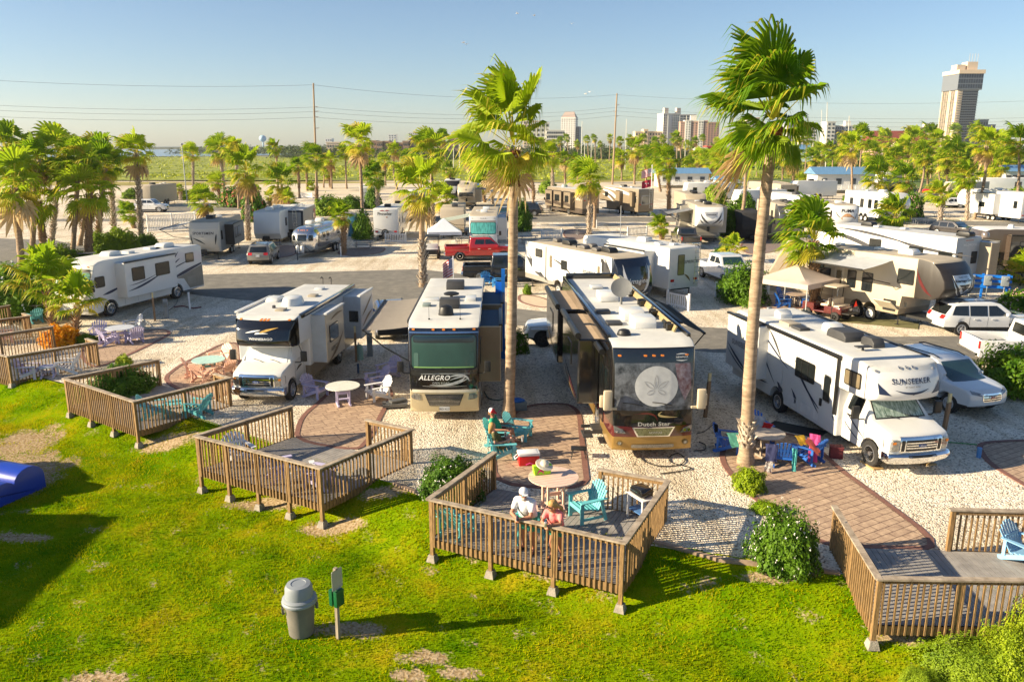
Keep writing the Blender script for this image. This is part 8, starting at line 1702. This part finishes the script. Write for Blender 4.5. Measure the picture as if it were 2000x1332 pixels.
# ---------------------------------------------------------------- far background
def clumps(name,regions,leaf,per,m,hmul=1.0,label=None,n_tot=3000,seed=1,z0=-.9):
 "a wood or scrub that reads as one mass: leaf clumps over irregular mounds"
 r=np.random.default_rng(seed);Vt=[]
 for(xa,xb,ya,yb,h,w,n) in regions:
  xs=r.uniform(xa,xb,n);ys=ya+(yb-ya)*r.random(n)**1.3
  for x,y in zip(xs,ys):
   d=noise.noise(Vector((x* .012,y* .012,seed)))
   hh=h*(.55+ .5*r.random()+ .7*d);ww=w*r.uniform(.7,1.4)
   if hh<h* .25:continue
   k=per;th=r.uniform(0,2*np.pi,k);ph=np.arccos(r.uniform(0,1,k));rr=r.uniform(.75,1.05,k)
   cx=x+ww*rr*np.sin(ph)*np.cos(th);cy=y+ww*rr*np.sin(ph)*np.sin(th);cz=z0+hh*rr*np.cos(ph)+hh* .08
   for a,b,c in zip(cx,cy,cz):
    l=leaf*r.uniform(.6,1.4);t=r.normal(size=3);t/=np.linalg.norm(t);u=np.cross(t,r.normal(size=3));u/=np.linalg.norm(u);p=np.array((a,b,c));Vt+=[p-t*l,p+u*l* .8,p+t*l]
 Vt=np.array(Vt,dtype=np.float32);nf=len(Vt)//3;me=bpy.data.meshes.new(name);me.vertices.add(len(Vt));me.vertices.foreach_set('co',Vt.ravel());me.loops.add(len(Vt));me.loops.foreach_set('vertex_index',np.arange(len(Vt),dtype=np.int32));me.polygons.add(nf);me.polygons.foreach_set('loop_start',np.arange(0,len(Vt),3,dtype=np.int32));me.polygons.foreach_set('loop_total',np.full(nf,3,dtype=np.int32));me.update();finish(me,m,False);o=link(name,me);o['kind']='stuff';return o
MANG=leafmat('mangrove leaf',(.15, .21, .008),(.50, .52, .035), .3, .03);WOOD_=leafmat('far tree leaf',(.035, .065, .015),(.12, .15, .03), .2, .05)
for mm,lo,hi in((MANG, .35, .85),(WOOD_, .35, .85)):
 for n_ in mm.node_tree.nodes:
  if n_.type=='TEX_NOISE':n_.inputs['Detail'].default_value=8
sheet('mangrove_floor',[(-330,228),(420,232),(700,700),(-700,700)],-.05,noiseramp('mangrove floor',[(.35,(.10, .14, .008)),(.6,(.28, .31, .02)),(.78,(.34, .32, .10))], .06,9,bump=1,bs=.3,dist=1))
clumps('mangrove_scrub',[(-330,330,236,330,1.5,1.8,2600),(-420,420,330,480,1.7,2.4,2600),(-600,600,480,700,2.0,3.5,2000)], .55,13,MANG,seed=2)
clumps('far_treeline',[(-190,420,640,760,9,7,420),(300,1300,560,800,10,8,650),(-420,-60,1000,1300,9,12,420),(-60,600,560,640,6,5,300),(60,420,330,420,4,3.5,150),(170,420,230,330,3.5,3,260)],1.2,60,WOOD_,seed=5)
# low far shore on the left beyond the lagoon
bm=B();prism(bm,[(-1500,2300),(-300,2250),(-250,2500),(-1500,2500)],-.5,6);o=obj('far_shore',bm,mat('far shore haze green',(.10, .12, .08), .9,var=.4,scale=.02));struct(o)
# distant palms along the road
k_=0;seen_={}
def farlab(x):
 nm=[n for lim,n in((1100,'left of the cream hotel'),(1180,'right of the cream hotel'),(1245,'around the tall arm pole'),(1320,'below the low beige apartment block'),(1420,'below the rosy brown condominium'),(1800,'right of the tallest palm'),(2100,'near the hotel tower')) if x<=lim][0];seen_[nm]=seen_.get(nm,0)+1
 return 'tiny far palm %s, %s from the left'%(nm,'first second third fourth fifth sixth seventh'.split()[seen_[nm]-1])
rnd=random.Random(9)
for x in[1056,1066,1082,1094,1110,1128,1150,1163,1175,1190,1215,1232,1255,1262,1283,1296,1331,1345,1352,1362,1372,1402,1560,1642,1700,1762,1850,1945]:
 k_+=1;palm((x,310),(x+rnd.uniform(-3,3),rnd.uniform(268,284)),rnd.uniform(6,9),farlab(x),(0,0),k_,dist=rnd.uniform(430,560),group='tiny far palms before the hotels',tr=.3)
# buildings
WIN=mat('far window glass',(.05, .06, .07), .15,var=.5,scale=.2,coat=.5);BEI=mat('beige stucco',(.62, .50, .38), .85,var=.06,scale=.1);WHT=mat('white stucco',(.68, .66, .60), .85,var=.05,scale=.1);PNK=mat('rosy brown stucco',(.46, .28, .21), .85,var=.08,scale=.1);GRB=mat('grey concrete',(.36, .36, .36), .8,var=.08,scale=.1)
def block(root,x0,x1,y0,y1,z1,m,nx,nz,wf=.55,hf=.55,nm='wall',zb=-1,side=0,win=WIN,balc=False,zt=2.0):
 bm=B();box(bm,((x0+x1)/2,(y0+y1)/2,(z1+zb)/2),(x1-x0,y1-y0,z1-zb));w=obj(nm,bm,m,root,False)
 cw=(x1-x0)/nx;chh=(z1-zt)/nz;many=nx*nz>60;bm=B()
 def one(b,i,j):box(b,(x0+cw*(i+ .5),y0- .05,zt+chh*(j+ .5)),(cw*wf, .3,chh*hf))
 if many:
  for i in range(nx):
   for j in range(nz):one(bm,i,j)
  o=obj('windows',bm,win,root,False);o['kind']='stuff'
 else:
  bm.free()
  for i in range(nx):
   for j in range(nz):b2=B();one(b2,i,j);obj('window',b2,win,root,False)
 if side:
  bm=B();k=max(2,int((y1-y0)/5));sx=x0- .05 if side<0 else x1+ .05
  for i in range(k):
   for j in range(nz):box(bm,(sx,y0+(y1-y0)*(i+ .5)/k,zt+chh*(j+ .5)),(.3,(y1-y0)/k* .5,chh*hf))
  o=obj('side_windows',bm,win,root,False);o['kind']='stuff'
 if balc:
  bm=B()
  for j in range(nz):box(bm,((x0+x1)/2,y0- .9,zt+chh*j),(x1-x0,1.6, .5))
  o=obj('balconies',bm,m,root,False)
 bm=B();box(bm,((x0+x1)/2,(y0+y1)/2,z1+ .5),(x1-x0+ .6,y1-y0+ .6,1.2));obj('parapet',bm,m,root,False)
 return w
def bld(label,name='building',rz=0,pos=(0,0)):return thing(name,label,'building',(pos[0],pos[1],0),rz)
def span(xa,xb,yt,D):a=at(xa,yt,D);b=at(xb,yt,D);return a.x,b.x,a.z
# hotel tower
D=900;xa,xb,zt_=span(1845,1916,140,D);t=bld('tall hotel tower with bronze windows, a cream corner and dark blue glass','hotel_tower',0,(xa,D));TWR=mat('blue grey glass tower',(.17, .185, .21), .3,coat=.3);DBG=mat('dark blue grey glass',(.035, .045, .07), .15,var=.6,scale=.4,coat=.5);CRS=mat('cream stucco',(.74, .58, .42), .85);BRG=mat('bronze glass',(.20, .17, .13), .2,var=.5,scale=.3)
X0=17.5;X1=xb-xa;zt_-=2
block(t,X0,X1,0,26,zt_-10,TWR,9,28, .78, .5,win=DBG,side=1,balc=True);block(t,X0-1.0,X0+4.5,-.8,4,zt_-9,CRS,1,1, .01, .01)
bm=B();box(bm,(X0- .6,17,zt_/2-5),(1.2,26,zt_-10));obj('wall',bm,CRS,t,False);bm=B()
for j in range(28):
 for i in range(6):
  if i!=2:box(bm,(X0-1.3,6+i*4.2,6+j*(zt_-18)/28),(.3,3.3,2.3))
o=obj('side_windows',bm,BRG,t,False);o['kind']='stuff';bm=B()
for y in(14.5,29.5):box(bm,(X0-1.5,y,zt_/2-5),(.8,1.2,zt_-10))
obj('fin',bm,CRS,t,False)
block(t,X0-2.5,X1+2.5,-2,31,zt_,TWR,10,3, .8, .8,win=DBG,zb=zt_-17,zt=zt_-16);bm=B();box(bm,((X0+X1)/2,14,zt_+1.5),(X1-X0+6.5,35,4));obj('roof_band',bm,CRS,t,False)
for x,s_,h in((X0+1,9,6),(X0+13,11,9)):bm=B();box(bm,(x,8,zt_+3+h/2),(s_,12,h));obj('roof_house',bm,BEI,t,False)
for x in(12,15,18,21):bm=B();cyl(bm,(X0+x,8,zt_+10),(X0+x,8,zt_+21), .25);obj('antenna',bm,GRB,t)
D=930;xa,xb,z_=span(1908,1950,236,D)
t=bld('stepped grey wing stepping down to the right of the hotel tower','hotel_wing',0,(xa,D))
for k in range(5):block(t,k*8.5,k*8.5+8.5,-8,8,z_-k*5.5,GRB,3,5, .6, .5)
D=1150
xa,xb,z_=span(1098,1132,232,D);t=bld('cream hotel with a brown hipped roof','hotel',R(-12),(xa,D));w=xb-xa
block(t,0,w* .82,-10,16,z_,mat('cream hotel wall',(.80, .76, .70), .85),6,15, .35, .5,side=1);block(t,w* .82,w*1.02,-4,16,z_-12,GRB,2,13, .7, .5,balc=True)
bm=B();v=[bm.verts.new(p) for p in((0,-10,z_+1),(w* .82,-10,z_+1),(w* .82,16,z_+1),(0,16,z_+1),(w* .14,3,z_+9),(w* .68,3,z_+9))]
for q in((0,1,5,4),(1,2,5),(2,3,4,5),(3,0,4)):bm.faces.new([v[i] for i in q])
obj('roof',bm,mat('brown tile roof',(.42, .33, .28), .9),t,False)
xa,xb,z_=span(1038,1102,256,D-40);t=bld('low white hotel wing with strip balconies left of the cream hotel','hotel_wing',0,(xa,D-40));block(t,20,xb-xa,-8,10,z_,WHT,8,5, .86, .5,balc=True);block(t,0,24,-6,10,z_+10,WHT,4,6, .5, .5)
xa,xb,z_=span(1022,1060,238,D+100);t=bld('beige hotel peeking out behind the tall front palm crown','hotel',0,(xa,D+100));block(t,0,xb-xa,-8,10,z_,BEI,6,10, .5, .5)
xa,xb,z_=span(1239,1293,259,1000);t=bld('low wide beige apartment block left of the white condominium','apartment_block',0,(xa,1000));block(t,0,xb-xa,-8,10,z_,mat('warm cream stucco',(.68, .54, .36), .85),10,5, .5, .5);block(t,(xb-xa)* .3,(xb-xa)* .45,-9.5,10,z_+2.5,mat('warm cream stucco',(.6, .5, .3)),1,5, .4, .5)
xa,xb,z_=span(1291,1333,224,1000);t=bld('white condominium tower with two roof houses','condominium',R(10),(xa,1000));w=xb-xa;block(t,0,w* .78,-9,12,z_,WHT,8,15, .42, .55);block(t,w* .22,w* .42,-9.8,12,z_-2,mat('grey column',(.50, .52, .54), .7),1,1, .01, .01)
for x in(w* .22,w* .82):bm=B();box(bm,(x,0,z_+3.5),(5,6,8));obj('roof_house',bm,mat('rosy cap',(.60, .50, .42), .8),t,False)
xa,xb,z_=span(1325,1348,226,1080);t=bld('grey glazed block behind the white condominium','condominium',0,(xa,1080));block(t,0,xb-xa+6,-9,12,z_,GRB,5,15, .7, .6)
xa,xb,z_=span(1328,1398,240,960);t=bld('rosy brown condominium with white vertical bands','condominium',R(-6),(xa,960));w=xb-xa
for k,(a,b,m_,dz) in enumerate(((0, .12,PNK,0),(.12, .28,WHT,1.5),(.28, .48,PNK,0),(.48, .62,WHT,1),(.62, .74,PNK,1),(.74,1.05,mat('brown stucco',(.32, .19, .15), .85),-1))):block(t,w*a,w*b,-9-(k%2)* .8,12,z_+dz,m_,2 if b-a< .2 else 4,13, .4, .5)
bm=B();box(bm,(w* .36,0,z_+4),(7,7,8));obj('roof_house',bm,WHT,t,False)
for xa_,xb_,yt,D,m_,lab,nx,nz in((1455,1480,232,1000,BEI,'beige condominium partly behind the tallest palm',5,13),(1480,1505,246,1050,WHT,'white condominium left of the tallest palm trunk',4,11),(1534,1560,244,950,GRB,'grey condominium block right of the tallest palm',6,9),(1560,1590,250,940,WHT,'white and grey condominium block with balconies',6,8),(1610,1626,240,900,WHT,'tall white stair tower beside the masts',2,8),(1626,1645,248,910,GRB,'grey condominium with balconies left of the isolated mast',5,8),(1645,1675,247,905,WHT,'white condominium behind the isolated mast',5,8),
 (760,775,264,1600,WHT,'small white tower far away at the middle left',3,7),(799,815,260,1600,WHT,'pale hotel slab far away left of the tall front palm',4,7),(815,832,262,1620,GRB,'pale grey hotel slab next to it',4,7),(833,856,260,1580,BEI,'beige hotel slab close to the palm crowns',5,7),(637,650,272,1700,WHT,'tiny white block above the marsh trees',3,4),(1790,1850,251,1000,BEI,'beige building with flat roof left of the hotel tower',8,4)):
 xa,xb,z_=span(xa_,xb_,yt,D);t=bld(lab,'condominium',0,(xa,D));block(t,0,xb-xa,-9,9,z_,m_,nx,nz, .5, .5,balc=(m_ is GRB))
 if xb_-xa_>20:bm=B();box(bm,((xb-xa)* .3,0,z_+3),(6,6,5));obj('roof_house',bm,m_,t,False)
# red-roofed long building
xa,xb,z_=span(1698,1800,256,620);t=bld('long low building with a dark red roof','convention_hall',0,(xa,620));w=xb-xa;bm=B();box(bm,(w/2,0,4),(w,24,10));obj('wall',bm,PNK,t,False)
bm=shell([(-14,9),(14,9),(6,z_+ .0),(-2,z_)],w+2,0);bmesh.ops.rotate(bm,verts=bm.verts[:],matrix=Matrix.Rotation(R(90),3,'Z'));bmesh.ops.translate(bm,verts=bm.verts[:],vec=(w/2,0,0));obj('roof',bm,mat('dark red roof',(.22, .05, .035), .7,var=.15,scale=.3),t,False)
for k in range(3):bm=shell([(0,8.5),(9,8.5),(4.5,12.5)],2.0,0);obj('gable',bm,BEI,t,False,loc=(w*(.25+ .25*k),-14.5,0))
# brown stepped apartments in the middle
xa,xb,z_=span(726,815,276,700);t=bld('brown adobe-style apartments with stepped roofs at the marsh edge','apartment_block',0,(xa,700));w=xb-xa;rnd=random.Random(4)
AD=mat('adobe stucco',(.33, .22, .16), .9,var=.12,scale=.2)
for k in range(7):block(t,w*k/7,w*(k+1)/7- .5,-8-2*(k%2),8,z_+rnd.uniform(-2.5,1.5)+(1 if k in(0,1) else 0),AD,3,3, .4, .45,zb=-1,zt=1)
xa,xb,z_=span(876,925,272,720);t=bld('brown adobe-style apartments between the palms','apartment_block',0,(xa,720));[block(t,(xb-xa)*k/4,(xb-xa)*(k+1)/4- .5,-8-2*(k%2),8,z_+(k%2)*1.5,AD,3,3, .4, .45,zt=1) for k in range(4)]
xa,xb,z_=span(640,665,280,760);t=bld('small pale house row in front of the far trees','house',0,(xa,760));block(t,0,xb-xa,-5,5,z_,BEI,5,2, .4, .4,zt=1)
xa,xb,z_=span(1355,1400,291,620);t=bld('low white shops with red signs before the brown condominium','shop',0,(xa,620));block(t,0,(xb-xa)* .5,-5,5,z_,WHT,4,1, .6, .5,zt=1);block(t,(xb-xa)* .5,xb-xa,-4,5,z_+1,mat('red shop front',(.45, .06, .04), .7),3,1, .6, .5,zt=1)
xa,xb,z_=span(475,515,289,1200);t=bld('long white shed across the lagoon','shed',0,(xa,1200));block(t,0,xb-xa,-6,6,5,WHT,6,1, .3, .3,zt=1)
# water tower
p=at(513,271,1500);t=thing('water_tower','pale blue water tower on the horizon','water tower',(p.x,1500,0));bm=B();ball(bm,(0,0,p.z),(6.5,6.5,6),3);obj('tank',bm,mat('pale blue tank',(.35, .52, .62), .5),t);bm=B();cyl(bm,(0,0,-1),(0,0,p.z-5),1.6,1.2);obj('stem',bm,mat('pale blue tank',(.3, .5, .6)),t)
# cottages with blue roofs
BR=mat('blue ribbed roof',(.16, .32, .52), .4, .2,var=.2,scale=2,stretch=(6, .2,1))
def cottage(xa,xb,yb,yt,label,D=None,wall=WHT):
 a=G(xa,yb);D=a.y;x0=at(xa,yb,D).x;x1=at(xb,yb,D).x;z=at(xa,yt,D).z;t=thing('cottage',label,'cottage',(x0,D,0));w=x1-x0;hw=z* .72
 bm=B();box(bm,(w/2,3,hw/2),(w,6,hw));obj('wall',bm,wall,t,False)
 bm=shell([(-.6,hw),(6.6,hw),(3.2,z)],w+1.2,0);bmesh.ops.rotate(bm,verts=bm.verts[:],matrix=Matrix.Rotation(R(90),3,'Z'))
 for v in bm.verts:v.co.x+=w/2
 bmesh.ops.recalc_face_normals(bm,faces=bm.faces[:]);obj('roof',bm,BR,t,False)
 for k in range(4):bm=B();box(bm,(w*(k+ .5)/4,-.03,hw* .6),(1.1, .12,hw* .32));obj('window',bm,WIN,t,False)
 bm=B();box(bm,(w/2,-.9, .6),(w,1.6, .12));[box(bm,(w*i/8,-1.65,1.1),(.1, .1,1.1)) for i in range(9)];box(bm,(w/2,-1.65,1.65),(w, .08, .08));obj('porch',bm,FW,t,False);return t
cottage(1286,1383,366,329,'white cottage with a blue ribbed roof right of the flagpole');cottage(1594,1706,376,327,'long white cottage with a blue roof behind the tan coach');cottage(1961,2010,366,323,'white cottage with blue roof and porch at the right edge');cottage(1535,1592,318,283,'pale blue-green house behind the palms right of the tallest palm',wall=mat('pale aqua siding',(.45, .58, .58), .7));cottage(1405,1450,372,345,'white cottage half hidden by leafy trees')
# red and white tent-like thing on the sand
bm=B();v=[bm.verts.new(p) for p in((0,0,0),(3.4,0,0),(.4,0,2.2),(1.6,2,0))];[bm.faces.new([v[i] for i in q]) for q in((0,1,2),(0,2,3),(1,3,2))];mk('small_sail_tent',bm,mat('red and white sail',(.60, .03, .05), .7,var=.5,scale=1,hue=(.7, .6, .6)),'small red and white tent on the sand beside the tall front palm','tent',G(1010,373))
# haze: one even box of air round the whole scene
bm=B();box(bm,(0,1480,61),(4200,3040,126))
hz,nt,b=newmat('haze air');nt.nodes.remove(b);pv=nt.nodes.new('ShaderNodeVolumePrincipled');pv.inputs['Color'].default_value=(.93, .95,1,1);pv.inputs['Density'].default_value= .00009;pv.inputs['Anisotropy'].default_value= .3
nt.links.new(pv.outputs[0],nt.nodes['Material Output'].inputs['Volume'])
for n_ in list(nt.nodes):
 if n_.type.startswith('BSDF'):nt.nodes.remove(n_)
USE_HAZE=True
if USE_HAZE:o=obj('haze',bm,hz,smooth=False);o['kind']='stuff'
